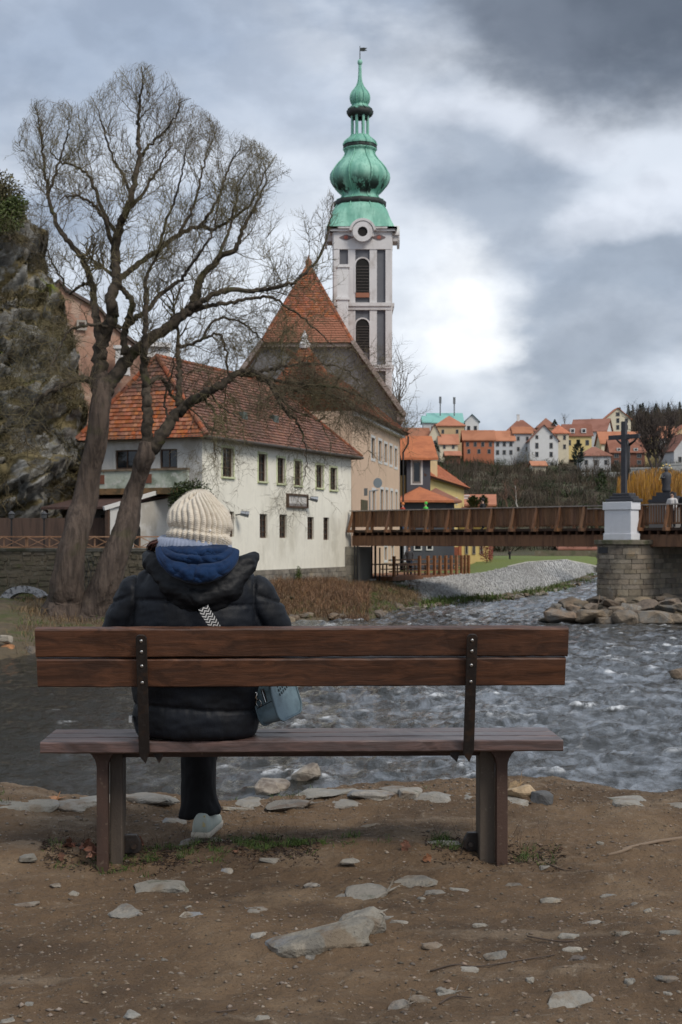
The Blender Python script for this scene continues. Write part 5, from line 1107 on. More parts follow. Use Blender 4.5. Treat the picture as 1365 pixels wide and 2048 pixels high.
town('white terrace house with skylights', 989, 1029, 861, 880, 917, 296, wl_g, M_orangefar, 'gable', [('f', 3, .65, .7, 1.0), ('f', 3, .2, .7, 1.0)])
town('house with dark red hipped roof behind the white row', 1016, 1072, 838, 862, 885, 325, wl_c, M_brownfar, 'hip', [('f', 2, .5, .8, .8)], chim=((-.5, 0, 4, 6.5, .6),))
town('tall grey-white house with a low orange roof', 1028, 1064, 853, 866, 918, 297, wl_g, M_orangefar, 'gable', [('f', 2, .7, .6, .9), ('f', 2, .3, .6, .9)])
town('white house with a steep gable and small windows', 1060, 1117, 850, 880, 918, 293, wl_w, M_brownfar, 'cross', [('f', 2, .55, .7, 1.2), ('f', 2, .1, .7, 1.1), ('f', 2, 1.05, .6, .8)])
town('house with dark red hipped roof behind the white gable', 1076, 1114, 834, 855, 880, 330, wl_t, M_brownfar, 'hip', [('f', 2, .5, .7, .8)])
town('cream house under a bright orange hipped roof', 1104, 1138, 847, 866, 912, 298, wl_c, M_orange, 'hip', [('f', 2, .7, .6, 1), ('f', 2, .3, .6, 1)])
town('yellow house with white dormers', 1130, 1184, 848, 870, 900, 302, wl_y, M_brownfar, 'gable', [('f', 3, .3, .8, 1.2)], dormers=((-1.2, 3.6, 1.0, 1.0, M_wframe), (1.2, 3.6, 1.0, 1.0, M_wframe)))
town('big brown-roofed house with a black boarded gable', 1156, 1226, 836, 862, 892, 325, wl_w, M_brownfar, 'gable', [('f', 3, .4, .9, 1.0)], rot=-.35, W=9)
town('tall cream villa with orange roof on the top of the slope', 1210, 1262, 816, 838, 865, 350, wl_c, M_orange, 'cross', [('f', 3, .2, .8, 1.2), ('f', 3, .7, .8, 1.2), ('f', 1, 1.2, 1, 1)])
town('house with wide orange roof below the villa', 1203, 1282, 862, 886, 905, 305, wl_c, M_orangefar, 'gable', [('f', 4, .3, .7, .9)])
town('house with reddish timber balconies and dull red roof', 1222, 1290, 878, 903, 932, 285, M_wood, M_brownfar, 'gable', [('f', 3, .55, 1.0, .9), ('f', 3, .1, .9, .9)], dormers=((-1.8, 3.0, .8, .6, M_wframe), (0, 3.0, .8, .6, M_wframe), (1.6, 3.0, .8, .6, M_wframe)))
town('white cottage with brown hipped roof among the shrubs', 1163, 1222, 892, 911, 940, 275, wl_g, M_brownfar, 'hip', [('f', 3, .35, .7, 1.0)])
town('yellow house behind the big bare tree', 1290, 1328, 868, 884, 930, 290, wl_y, M_orangefar, 'cross', [('f', 2, .3, .7, 1.0), ('f', 2, .7, .7, 1.0)])
town('white gabled house with orange roof at the end of the street', 1322, 1352, 852, 874, 930, 288, wl_w, M_orangefar, 'gable', [('f', 2, .6, .7, 1.0)])
town('pale house with a weathered pink roof beside it', 1338, 1392, 868, 900, 935, 282, wl_g, M_brownfar, 'cross', [('f', 2, .3, .8, 1.1)], rot=.3)
town('timber gabled house with orange roof on the far right', 1345, 1398, 848, 872, 920, 300, wl_t, M_orange, 'cross', [('f', 2, .6, .7, 1.0)])
town('small shed with an orange roof below the cream house', 893, 921, 902, 911, 919, 290, M_wood, M_orangefar, 'gable', [])
town('small orange roof among the brush below the white gable', 1066, 1092, 922, 931, 938, 270, wl_c, M_orangefar, 'gable', [])
town('brown barn with plank walls beyond the pier', 1120, 1190, 1086, 1098, 1120, 168, M_brownfar, M_brownfar, 'gable', [], W=4)
for px, y0, y1 in ((881, 826, 794), (909, 826, 795)):
    q = P(px, 0, 342); ma = thing('radio_mast', 'thin radio mast on the turquoise-roofed block', 'mast', (q.x, 342, yh(y0, 342)), 'masts on the hilltop')
    mb = MB(); mb.tube([(q.x, 342, yh(y0+6, 342)), (q.x, 342, yh(y1, 342))], .16, 6); mb.build('pole', mat('mast', (.15, .16, .17), .6), ma)
    mb = MB(); mb.box((q.x, 342, yh(y1+6, 342)), (.55, .4, 1.6)); mb.build('antenna', mat('mast', (.15, .16, .17), .6), ma)
for x0, x1, y0, y1, d in ((1165, 1262, 948, 968, 262), (1262, 1330, 938, 955, 268), (1330, 1420, 930, 950, 270)):
    f = Fac((P(x0, 0, d).x, d), (P(x1, 0, d-2).x, d-2)); mb = MB(); f.bar(mb, 0, f.L, yh(y1, d)-2, yh(y0, d), -.4, 0); f.bar(mb, -.1, f.L+.1, yh(y0, d), yh(y0, d)+.25, -.5, .1); o = mb.build('garden_wall', plaster('far_wall', (.42, .42, .40), None, .6, .3)); setp(o, 'pale garden wall below the houses of the upper town', 'wall', 'garden walls on the hill')
# wall and scrub of the far bank seen under the bridge
f = Fac((P(1070, 0, 160).x, 160), (P(1500, 0, 160).x, 160)); mb = MB(); f.wall(mb, 0, f.L, -2.6, yh(1101, 160)); o = mb.build('quay_wall', M_rub); setp(o, 'dark mossy quay wall on the far river bend', 'wall')
# ================================================================ ROCK AND VEGETATION
# ---- cliff
sil = [(250, -170), (300, -70), (345, 5), (390, 40), (430, 60), (470, 92), (540, 102), (580, 130), (650, 142), (720, 165), (800, 186), (870, 184), (940, 178), (1000, 168), (1060, 150), (1110, 140)]
zs_ = np.linspace(.2, 19.5, 150); nu = 190; V = []
for z in zs_:
    py = HY+(CH-z)*F/65.; xr = P(np.interp(py, [a for a, _ in sil], [b for _, b in sil]), 0, 65.).x
    t = np.linspace(0, 1.3, nu); tc = np.minimum(t, 1)
    x = -36+(xr+36)*(1-(1-tc)**1.5); x = x*(1+np.clip(t-1, 0, 1)*60/65.)-4*np.clip(t-1, 0, 1); y = 60.2+.10*(z-2)+4.6*tc**4+60*np.clip(t-1, 0, 1)
    V.append(np.stack([x, y, 0*x+z], -1))
V = np.array(V)
sh = lambda p, a: np.stack([p[..., 0]*math.cos(a)-p[..., 2]*math.sin(a), p[..., 1], p[..., 0]*math.sin(a)+p[..., 2]*math.cos(a)], -1)
st_ = sh(V, -.5)*np.array([.22, .3, 1.0])
def cells(p, seed):
    i0 = np.floor(p).astype(int); best = np.full(p.shape[:-1], 9.); val = np.zeros(p.shape[:-1])
    for a in (-1, 0, 1):
        for b in (-1, 0, 1):
            for c in (-1, 0, 1):
                i = i0+np.array([a, b, c]); h = _perm[(_perm[(_perm[i[..., 0] & 255]+i[..., 1]) & 255]+i[..., 2]+seed) & 255]
                q = i+.5+.45*_grad[h]; dd = ((p-q)**2).sum(-1); m = dd < best
                best = np.where(m, dd, best); val = np.where(m, _grad[(h*7+3) & 255][..., 0]+((p-q)*_grad[(h*5+1) & 255]).sum(-1)*1.2, val)
    return val
pc = sh(V, -.5)*np.array([.45, .6, 1.1])
d1 = .7*fbm(V*.22+3, 3)+.62*cells(pc*.75, 3)+.26*cells(pc*1.9, 9)+.16*fbm(V*1.6, 3)
fade = 1-sstep(V[..., 1], 66, 75)
V[..., 1] -= d1*1.2*fade; V[..., 0] += .4*(d1-.7)*fade; V[..., 2] += .25*d1*fade
def cliff_mat():
    m = bpy.data.materials.new('cliff_rock'); m.use_nodes = True; t = m.node_tree; t.nodes.clear(); q = NT(t)
    g = q.n('ShaderNodeNewGeometry'); p = g.outputs['Position']; nz = q.n('ShaderNodeSeparateXYZ', ins={0: g.outputs['Normal']}).outputs[2]
    pr = q.n('ShaderNodeMapping', ins={'Vector': p, 'Rotation': (0, .5, 0)}).outputs[0]
    c = q.mix(q.step(q.noise(q.scale(pr, (.9, .9, 2.0)), 1, 8, .7), .36, .64), (.10, .10, .095), (.34, .335, .31))
    c = q.mix(q.math('MULTIPLY', q.step(q.noise(q.scale(pr, (.6, .6, 4)), 1, 6, .6), .56, .64), .8), c, (.48, .48, .46))
    veg = q.math('ADD', q.noise(q.scale(p, (.33, .33, .45)), 1, 7, .65), q.math('MULTIPLY', nz, .16))
    vc = q.mix(q.step(q.noise(q.scale(p, S(1.3)), 1, 6), .42, .62), (.07, .058, .028), (.19, .155, .08))
    vc = q.mix(q.step(q.noise(q.scale(p, S(.5)), 1, 4), .6, .7), vc, (.13, .15, .03))
    c = q.mix(q.step(veg, .47, .58), c, vc)
    b = q.n('ShaderNodeBsdfPrincipled', ins={'Base Color': c, 'Roughness': .9, 'Specular IOR Level': .25})
    b1 = q.n('ShaderNodeBump', ins={'Height': q.noise(q.scale(pr, (2.2, 2.2, 4.5)), 1, 8, .7), 'Distance': .12, 'Strength': 1.}).outputs[0]
    t.links.new(b1, b.inputs['Normal']); t.links.new(b.outputs[0], q.n('ShaderNodeOutputMaterial').inputs[0]); return m
o = np_mesh('cliff', V.reshape(-1, 3), gridf(V.shape[0], V.shape[1]), cliff_mat(), smooth=False); setp(o, kind='structure')
r_ = np.random.RandomState(3)
def stuff(name, label, cat, base, dirs, L, wd, m, seed=0, droop=.25):
    v, f = blades(base, dirs, L, wd, seed, droop); o_ = np_mesh(name, v, f, m, smooth=False); return setp(o_, label, cat, kind='stuff')
M_straw = mat('straw', (.20, .135, .07), .9, [((.10, .065, .035), S(1.2), .42, .62, .8)], island=.4)
M_gr = mat('grass_blade', (.075, .115, .018), .85, [((.04, .07, .012), S(2), .45, .6, .7)], island=.35)
M_gr2 = mat('grass_blade_near', (.055, .095, .014), .8, island=.45)
M_brush = mat('brush', (.075, .058, .038), .95, [((.04, .033, .02), S(.1), .45, .6, .8), ((.11, .075, .05), S(.22), .5, .65, .7)], island=.4)
M_olive = mat('cliff_scrub', (.15, .12, .062), .95, [((.075, .07, .03), S(.6), .45, .6, .8)], island=.4)
idx = r_.randint(0, V.shape[0]*150, 200000); ii, jj = idx//150, idx % 150; B = V[ii, jj]
keep = (fbm(B*np.array([.5, .5, .6])+4, 3) > .05) & (B[:, 0] > -19); B = B[keep][:17000]; n = len(B); D = r_.normal(size=(n, 3))*.8+np.array([.1, -.7, .45]); D /= np.linalg.norm(D, axis=1)[:, None]
stuff('cliff_scrub', 'dry brown scrub and grass growing on the rock face', 'scrub', B, D, .25+.5*r_.rand(n), .012, M_olive, 1, .3)
# ivy on the top of the rock
def leafball(name, label, cat, cs, m, seed, stem=None):
    """shrub: leaf-sized faces spread through lobes (centre, radii, number)"""
    r = np.random.RandomState(seed); B = []; Dd = []
    for c, rad, n in cs:
        u = r.normal(size=(n, 3)); u /= np.linalg.norm(u, axis=1)[:, None]; rr = r.rand(n, 1)**.45; B.append(np.array(c)+u*rr*np.array(rad)*(1+.25*fbm(u*2.5+seed, 2)[:, None])); Dd.append(u+.7*r.normal(size=(n, 3)))
    B, Dd = np.concatenate(B), np.concatenate(Dd); Dd /= np.linalg.norm(Dd, axis=1)[:, None]
    t = thing(name, label, cat, (float(B[:, 0].mean()), float(B[:, 1].mean()), float(B[:, 2].min())))
    size = .05*float(np.mean(cs[0][1]))**.5+.02
    v, f = blades(B, Dd, size*2*(.7+.6*r.rand(len(B))), size*.55, seed, .1); setp(np_mesh('foliage', v, f, m, t, smooth=False), kind='stuff')
    b0 = Vector(B.mean(0)); mb = MB(); mb.tube([Vector((b0.x, b0.y, B[:, 2].min()-.3)), Vector((b0.x, b0.y, b0.z))], [.05, .02], 5); mb.build('stem', mat('stem', (.07, .05, .035), .9), t)
    return t
M_ivy = mat('ivy_leaf', (.035, .055, .012), .6, island=.5); M_ivyb = mat('ivy_bright', (.07, .095, .018), .6, island=.4)
leafball('ivy_bush', 'bright green ivy bush on the top of the rock', 'bush', [(P(14, 432, 62), (.9, .6, .75), 1500), (P(35, 410, 62), (.5, .4, .4), 600)], M_ivyb, 5)
leafball('scrub_bush', 'brown leafless scrub on the summit of the rock', 'bush', [(P(5, 385, 63), (.9, .8, .9), 1300)], M_olive, 6)
leafball('ivy_bush', 'dark ivy climbing the corner of the cream house behind the hat', 'bush', [(P(385, 985, 60.8), (.75, .4, .55), 1400), (P(355, 1000, 60.8), (.35, .3, .75), 700), (P(418, 1003, 61), (.35, .3, .3), 400)], M_ivy, 7)
q = fm.pt(fm.at(585, 1150)[0], -.9, .35); leafball('small_fir', 'tiny green conifer against the stone plinth of the cream house', 'plant', [((q.x, q.y, q.z+.45), (.12, .12, .45), 250)], M_ivyb, 8)
# ---- grass and straw on the left bank
N = 26000; u = .3+.68*r_.rand(N); vv = r_.rand(N)**.8; Bp = lb[(u*(lb.shape[0]-1)).astype(int), 2+(vv*(lb.shape[1]-4)).astype(int)]+np.stack([r_.normal(0, .18, N), r_.normal(0, .25, N), np.zeros(N)-.03], -1)
gsel = fbm(Bp*np.array([.5, .4, 0])+2, 3) > .18
D = updirs(N, 2, .35)
stuff('green_grass', 'patches of short green grass on the far bank', 'grass', Bp[gsel], D[gsel], .14+.2*r_.rand(gsel.sum()), .010, M_gr, 2)
stuff('dry_grass', 'dry straw-coloured grass on the far bank', 'grass', Bp[~gsel], D[~gsel], .18+.35*r_.rand((~gsel).sum()), .009, M_straw, 3, .35)
N = 16000; px = r_.uniform(545, 738, N); dd = r_.uniform(58, 74, N); Xw = (px-CX)*dd/F
fz_ = lambda X_: 62.5+(X_+6.1)*15.5/6.66
ok = (dd < fz_(Xw)-.3); Xw, dd = Xw[ok], dd[ok]
lbp = lb[:, 2:].reshape(-1, 3); cell = {}
def bank_height(x, y):
    d2 = (lbp[None, :, 0]-x[:, None])**2+(lbp[None, :, 1]-y[:, None])**2; return lbp[np.argmin(d2, 1), 2]
zz_ = np.concatenate([bank_height(Xw[i:i+400], dd[i:i+400]) for i in range(0, len(Xw), 400)])
hgt = (.35+.75*r_.rand(len(Xw)))*(.5+.5*sstep(dd, 58, 66))
stuff('tall_dry_grass', 'tall russet dry grass below the cream house wall', 'grass', np.stack([Xw, dd, zz_-.1], -1), updirs(len(Xw), 4, .28), hgt, .010, mat('russet_straw', (.205, .115, .06), .9, [((.11, .06, .035), S(.7), .42, .62, .8), ((.25, .17, .09), S(1.5), .52, .66, .6)], island=.4), 4, .3)
N = 3500; k = r_.randint(0, 90, N); Bp = vg[k, 2+r_.randint(0, 5, N)]+np.stack([r_.normal(0, .4, N), r_.normal(0, .4, N), np.zeros(N)], -1); sel = fbm(Bp*np.array([.25, .2, 0])+7, 2) > -.05
stuff('verge_grass', 'green grass along the foot of the cobbled slope', 'grass', Bp[sel], updirs(sel.sum(), 5, .4), .2+.3*r_.rand(sel.sum()), .02, M_gr, 6)

# ---- the two old willows
M_bark = mat('bark', (.125, .092, .072), .95, [((.03, .022, .018), (6, 6, .8), .44, .6, .6), ((.15, .115, .09), (7, 7, 1.0), .5, .68, .5), ((.055, .06, .018), S(.8), .56, .68, .45)], [((7, 7, 1.0), .16), ((50, 50, 9), .03)])
M_limb = mat('limb_bark', (.085, .066, .048), .95, [((.03, .025, .018), S(5), .45, .6, .8), ((.075, .08, .022), S(1.1), .55, .66, .6)], [(S(18), .02)])
M_twig = mat('twig', (.135, .108, .065), .9, [((.18, .155, .075), S(.35), .45, .6, .8)])
def crom(pts, k=6):
    P_ = [pts[0]*2-pts[1]]+list(pts)+[pts[-1]*2-pts[-2]]; out = []
    for i in range(1, len(P_)-2):
        a, b, c, d = P_[i-1:i+3]
        for j in range(k): t = j/k; out.append(.5*((2*b)+(c-a)*t+(2*a-5*b+4*c-d)*t*t+(3*b-a-3*c+d)*t**3))
    return out+[P_[-2]]
ENVX, ENVY = [0, 20, 60, 100, 160, 200, 240, 280, 340, 370, 410, 450, 520, 580, 620, 660, 700, 830], [330, 300, 200, 195, 205, 170, 130, 122, 140, 195, 215, 255, 280, 330, 430, 370, 480, 650]
class Twigs:
    def __init__(s): s.a = []
    def seg(s, p, q, r0, r1): s.a.append((*p, *q, r0, r1))
    def grow(s, p, d, L, r, lvl, up, rng, env=True, kids=(4, 4.6, 4.4)):
        n = max(2, int(L/(.22 if lvl < 2 else .13))); st = L/n; d = np.array(d)/np.linalg.norm(d); pts = [np.array(p)]
        for i in range(n):
            d = d+rng.normal(0, .17, 3)+np.array([0, 0, up*.09]); d /= np.linalg.norm(d); q = pts[-1]+d*st
            if env:
                ppx = CX+q[0]*F/q[1]; ppy = HY+(CH-q[2])*F/q[1]
                if ppy < np.interp(ppx, ENVX, ENVY)+rng.uniform(-8, 14): break
            s.seg(pts[-1], q, r*(1-.75*i/n), r*(1-.75*(i+1)/n)); pts.append(q)
            if lvl < 3:
                c = kids[lvl]*st/(.5 if lvl == 1 else .32 if lvl == 2 else 1)
                for _ in range(rng.poisson(c*.66)):
                    side = rng.normal(size=3); side -= d*side.dot(d); side /= np.linalg.norm(side)+1e-9
                    s.grow(q, d*.6+side*.8+np.array([0, 0, .2*up]), L*rng.uniform(.34, .62), max(.0045, r*.55), lvl+1, up, rng, env, kids)
    def mesh(s, name, m, parent):
        a = np.array(s.a); p, q, r0, r1 = a[:, :3], a[:, 3:6], a[:, 6], a[:, 7]; d = q-p; d /= np.linalg.norm(d, axis=1)[:, None]+1e-9
        ref = np.where(np.abs(d[:, 2:3]) < .9, np.array([[0, 0, 1.]]), np.array([[1., 0, 0]])); u_ = np.cross(d, ref); u_ /= np.linalg.norm(u_, axis=1)[:, None]; w_ = np.cross(d, u_); vs = []
        for base, r in ((p, r0), (q, r1)):
            for k in range(3): an = 2.0944*k; vs.append(base+(u_*math.cos(an)+w_*math.sin(an))*r[:, None])
        v = np.stack(vs, 1).reshape(-1, 3); f = np.array([(0, 1, 4, 3), (1, 2, 5, 4), (2, 0, 3, 5)]); f = (f[None]+6*np.arange(len(a))[:, None, None]).reshape(-1, 4)
        return setp(np_mesh(name, v, f, m, parent, smooth=False), kind='stuff')
TREED = 49.
def willow(label, trunk, limbs, seed, base):
    rng = np.random.RandomState(seed); t = thing('willow_tree', label, 'tree', base); tw = Twigs()
    def to3(pl, off):
        m = len(pl); ph = rng.uniform(0, 6); return [P(x, y, TREED+off*(i/(m-1))**1.1+.25*math.sin(ph+i*1.3)*(i > 0)) for i, (x, y, *_) in enumerate(pl)]
    pts = crom(to3(trunk, 0), 9); rad = np.interp(np.linspace(0, 1, len(pts)), np.linspace(0, 1, len(trunk)), [w_[2]*TREED/F/2 for w_ in trunk])
    mb = MB(); nn = 26; sd = rng.uniform(0, 50)
    vs = []; mb.tube(pts, list(rad), nn); v = np.array(mb.v); ax = np.repeat(np.array([tuple(p) for p in pts]), nn, 0); dv = v-ax; ln = np.linalg.norm(dv, axis=1)[:, None]; un = dv/ln
    h = np.repeat(np.arange(len(pts)), nn)[:, None]/len(pts)
    bump_ = .16*fbm(np.concatenate([un[:, :2]*2.2, h*9], 1)+sd, 3)+.10*fbm(np.concatenate([un[:, :2]*7, h*6], 1)+sd, 3, .6, True)
    flare = np.exp(-h*14)*(.55+.5*np.cos(np.arctan2(un[:, 1:2], un[:, 0:1])*5+sd))
    mb.v = [tuple(a) for a in (ax+un*ln*(1+bump_[:, None]+.45*flare))]
    mb.build('trunk', M_bark, t, smooth=True)
    for pl, off, up, r0, r1, den in limbs:
        p3 = crom(to3(pl, off), 7); m = len(p3); rr = np.linspace(r0, r1, m)*TREED/F/2; jit = [Vector(rng.normal(0, .025, 3)) if 0 < i else Vector() for i in range(m)]; p3 = [a+b for a, b in zip(p3, jit)]
        mb = MB(); sd = rng.uniform(0, 9); mb.tube(p3, list(rr), 9, wob=lambda i, a: 1+.13*math.sin(3*a+i*.9+sd)+.1*math.sin(i*2.1+a)); mb.build('limb', M_limb, t, smooth=True)
        tot = 0.
        for i in range(1, m):
            d = p3[i]-p3[i-1]; tot += d.length; fr_ = i/m
            if fr_ < .18 or not den: continue
            for _ in range(rng.poisson(d.length*den*.85*(.5+fr_))):
                dn = np.array(d.normalized()); side = rng.normal(size=3)*np.array([1, 1.0, .6]); side -= dn*side.dot(dn); side /= np.linalg.norm(side)
                tw.grow(p3[i], dn*.5+side*.75+np.array([0, 0, .4*up]), rng.uniform(.9, 2.0)*(1.15-.3*fr_), min(.02, max(.008, rr[i]*.4)), 1, up, rng)
        tw.grow(p3[-1], p3[-1]-p3[-2], 1.6, rr[-1], 1, up, rng)
    tw.mesh('crown', M_twig, t)
    return t
LA = [ # polyline in pixels, depth drift, tendency upwards, widths, twig density
 ([(200, 800), (198, 740), (205, 680), (226, 633), (222, 602), (233, 561), (231, 510), (238, 459), (252, 425), (264, 387), (279, 320), (277, 269), (279, 223), (285, 170)], -1.0, 1, 32, 3, 4.2),
 ([(203, 705), (196, 660), (190, 613), (182, 561), (164, 515), (133, 479), (110, 438), (97, 387), (90, 341), (85, 274), (77, 225)], .8, 1, 18, 2.5, 4.5),
 ([(182, 563), (160, 572), (138, 585), (113, 541), (97, 505), (80, 470)], 1.5, .8, 7, 2, 4),
 ([(241, 656), (195, 649), (159, 654), (136, 664), (118, 700), (100, 735)], -1.5, .3, 8, 2, 4),
 ([(192, 765), (168, 758), (148, 762), (123, 774), (92, 789), (62, 814), (45, 832)], -1.2, .5, 15, 4, 5),
 ([(206, 800), (222, 764), (250, 727), (287, 690), (349, 644), (382, 618), (395, 582), (403, 556), (436, 520), (472, 495), (492, 449), (512, 410), (535, 360)], 1.0, 1, 30, 3, 4),
 ([(382, 618), (410, 600), (451, 582), (513, 582), (564, 574), (605, 551), (641, 510), (656, 464), (664, 420)], -1.6, .8, 13, 2, 4.0),
 ([(375, 625), (420, 610), (462, 605), (503, 597), (544, 595), (580, 618), (622, 650), (665, 690)], 1.4, .1, 10, 2, 4.0),
 ([(233, 563), (251, 549), (280, 525), (318, 500), (359, 469), (400, 452), (430, 459), (462, 438), (497, 413), (518, 377), (535, 335)], 1.3, 1, 13, 2.5, 4.5),
 ([(249, 708), (249, 664), (261, 628), (267, 608), (255, 590), (236, 568)], -.4, .5, 15, 10, 0),
 ([(252, 650), (275, 635), (297, 618), (318, 592), (359, 561), (379, 536), (410, 490), (430, 450), (440, 400)], -1.5, 1, 12, 2, 4.2),
 ([(232, 510), (213, 449), (195, 418), (169, 397), (140, 392), (118, 400)], -1.5, .9, 10, 2, 4.5),
 ([(236, 470), (205, 420), (180, 356), (152, 332), (123, 325), (100, 300)], 1.4, 1, 9, 2, 4.5),
 ([(264, 387), (240, 340), (220, 300), (205, 250), (195, 215)], 1.0, 1, 7, 2, 4.5),
 ([(279, 320), (300, 290), (330, 262), (350, 235), (362, 205)], -1.0, 1, 6, 2, 4.5),
 ([(252, 425), (285, 390), (310, 350), (330, 315), (345, 285)], 1.6, 1, 8, 2, 4.5),
 ([(318, 500), (330, 450), (350, 400), (362, 350), (372, 310)], -1.5, 1, 7, 2, 4.5),
 ([(359, 469), (385, 420), (400, 370), (410, 320), (420, 285)], 1.0, 1, 7, 2, 4.5),
 ([(400, 452), (430, 410), (450, 360), (465, 320), (480, 295)], -1.0, 1, 7, 2, 4.5),
 ([(436, 520), (455, 470), (470, 420), (480, 370), (500, 330)], 1.4, 1, 7, 2, 4.2),
 ([(97, 387), (115, 340), (130, 290), (140, 250)], -1, 1, 6, 2, 4.5)]
TA = [(118, 1285, 92), (126, 1245, 84), (134, 1200, 70), (136, 1165, 60), (146, 1100, 48), (157, 1050, 46), (168, 1008, 45), (180, 946, 40), (193, 885, 38), (200, 823, 36), (205, 775, 34), (206, 745, 20)]
LB = [
 ([(290, 912), (295, 854), (295, 810), (294, 777), (289, 737), (288, 706), (290, 664), (292, 600), (292, 561), (310, 520), (330, 480)], -1.2, 1, 24, 3, 3.8),
 ([(291, 915), (323, 872), (345, 838), (369, 811), (400, 795), (420, 783), (447, 767), (475, 746), (508, 744), (533, 758), (550, 785), (566, 800)], -1.0, .1, 27, 5, 4.0),
 ([(475, 746), (500, 752), (530, 742), (570, 733), (631, 726), (680, 735), (720, 765)], -1.6, .0, 9, 2, 7),
 ([(508, 744), (545, 770), (590, 782), (640, 786), (690, 800), (720, 830)], .6, -.1, 10, 2, 8),
 ([(533, 758), (575, 765), (620, 770), (670, 775), (715, 790), (745, 815)], -2.4, -.1, 8, 2, 7),
 ([(550, 785), (565, 815), (590, 840), (605, 870), (612, 910), (612, 950)], -1.5, -.5, 7, 1.5, 5),
 ([(358, 812), (359, 770), (358, 725), (357, 690)], .4, .7, 13, 9, 1.0),
 ([(357, 692), (375, 690), (405, 678), (438, 668), (452, 700), (459, 755)], -.8, -.2, 7, 4, 4.5),
 ([(296, 775), (303, 762), (319, 756), (336, 770), (344, 790), (372, 808)], 1.0, .2, 11, 5, 2.5),
 ([(420, 783), (440, 810), (470, 830), (490, 850)], -1.5, -.3, 5, 1.5, 5),
 ([(400, 795), (430, 820), (425, 870), (432, 920)], -1.8, -.5, 5, 1.5, 3.5),
 ([(405, 678), (430, 640), (470, 640), (510, 665), (540, 700)], 1.4, .0, 6, 2, 5),
 ([(340, 840), (330, 800), (345, 740), (352, 700)], 1, .6, 5, 2, 3)]
TB = [(186, 1275, 80), (194, 1235, 74), (200, 1205, 64), (214, 1165, 52), (237, 1100, 44), (256, 1048, 43), (266, 992, 33), (281, 946, 31), (290, 912, 33), (293, 885, 24)]
willow('old bare willow with a thick ridged trunk and a wide crown reaching above the roofs', TA, LA, 4, P(130, 1235, TREED))
willow('thinner leaning bare willow with a long limb drooping over the cream house roof', TB, LB, 9, P(198, 1228, TREED))
# ---- generic bare tree, conifer, brush
def bare_tree(name, label, base, H, seed, m, spread=.35, r=.12, group=None, stems=1, dens=1.0, up=1.0, trunk_m=None):
    rng = np.random.RandomState(seed); t = thing(name, label, 'tree', base, group); tw = Twigs(); mb = MB(); b = Vector(base)
    for s in range(stems):
        pts = [b+Vector((rng.normal(0, .25)*(stems > 1), 0, -.5))]
        for i in range(7): pts.append(pts[-1]+Vector((rng.normal(0, .05*H*.3)+(s-(stems-1)/2)*.03*H, rng.normal(0, .04*H*.3), H*.6/7)))
        m_ = MB(); m_.tube(pts, list(np.linspace(r, r*.35, 8)), 7); m_.build('trunk', trunk_m or m, t, smooth=True)
        for i in range(2, 8):
            for _ in range(int(5*dens)): 
                d = np.array([rng.normal(0, spread), rng.normal(0, spread), .8*up+rng.uniform(0, .3)]); s0 = len(tw.a)
                tw.grow(pts[i], d, H*rng.uniform(.25, .42)*(1.1-.06*i), r*.35, 1, up*.6, rng, False, (0, 2.2*2.4/H, 2.2*2.4/H))
    if tw.a: tw.mesh('crown', m, t)
    return t
M_far = mat('far_twig', (.085, .068, .052), .95)
bare_tree('bare_tree', 'bare tree showing beside the church tower above the peach house', (P(800, 0, 118).x, 118, 2), 18.5, 3, mat('far_twig_pale', (.13, .115, .09), .95), .45, .16, dens=1.2)
bare_tree('bare_tree', 'large dark bare tree standing behind the crucifix', (P(1308, 0, 200).x, 200, yh(938, 200)), 11.3, 5, mat('dark_twig', (.075, .058, .05), .95), .42, .2, stems=3, dens=2.6)
for k, (px, yb, d, H, lab) in enumerate([(1035, 1012, 185, 5.2, 'slender birch with pale stem below the town'), (1015, 1012, 188, 4.8, 'reddish bare birch beside the pale one'), (1132, 858, 330, 5.2, 'small bare tree on the skyline behind the yellow house'), (1145, 985, 215, 6.5, 'ivy-clad bare tree on the slope'), (1198, 965, 225, 6.0, 'bare tree before the white cottage'), (1215, 958, 232, 5.2, 'thin bare tree beside the white cottage'), (812, 880, 210, 4.6, 'bare treetop above the roof of the peach house')]):
    bare_tree('bare_tree', lab, (P(px, 0, d).x, d, yh(yb, d)), H, 20+k, mat('birch_twig', (.16, .09, .06), .95) if k < 2 else M_far, .35, .09, dens=.8, trunk_m=mat('birch_bark', (.5, .47, .42), .8) if k == 0 else None)
for k in range(16):
    d = rnd.uniform(185, 268); px = rnd.uniform(900, 1260); x = P(px, 0, d).x; zb = float(hill_z(np.array([x]), np.array([d]))[0])
    bare_tree('bare_tree', 'leafless tree in the brush of the slope below the town', (x, d, zb), rnd.uniform(3.5, 6.0), 60+k, mat('slope_twig', (.11, .085, .065), .95), .45, .08, 'leafless trees on the slope', dens=.8)
M_con = mat('conifer', (.03, .045, .032), .9, island=.5)
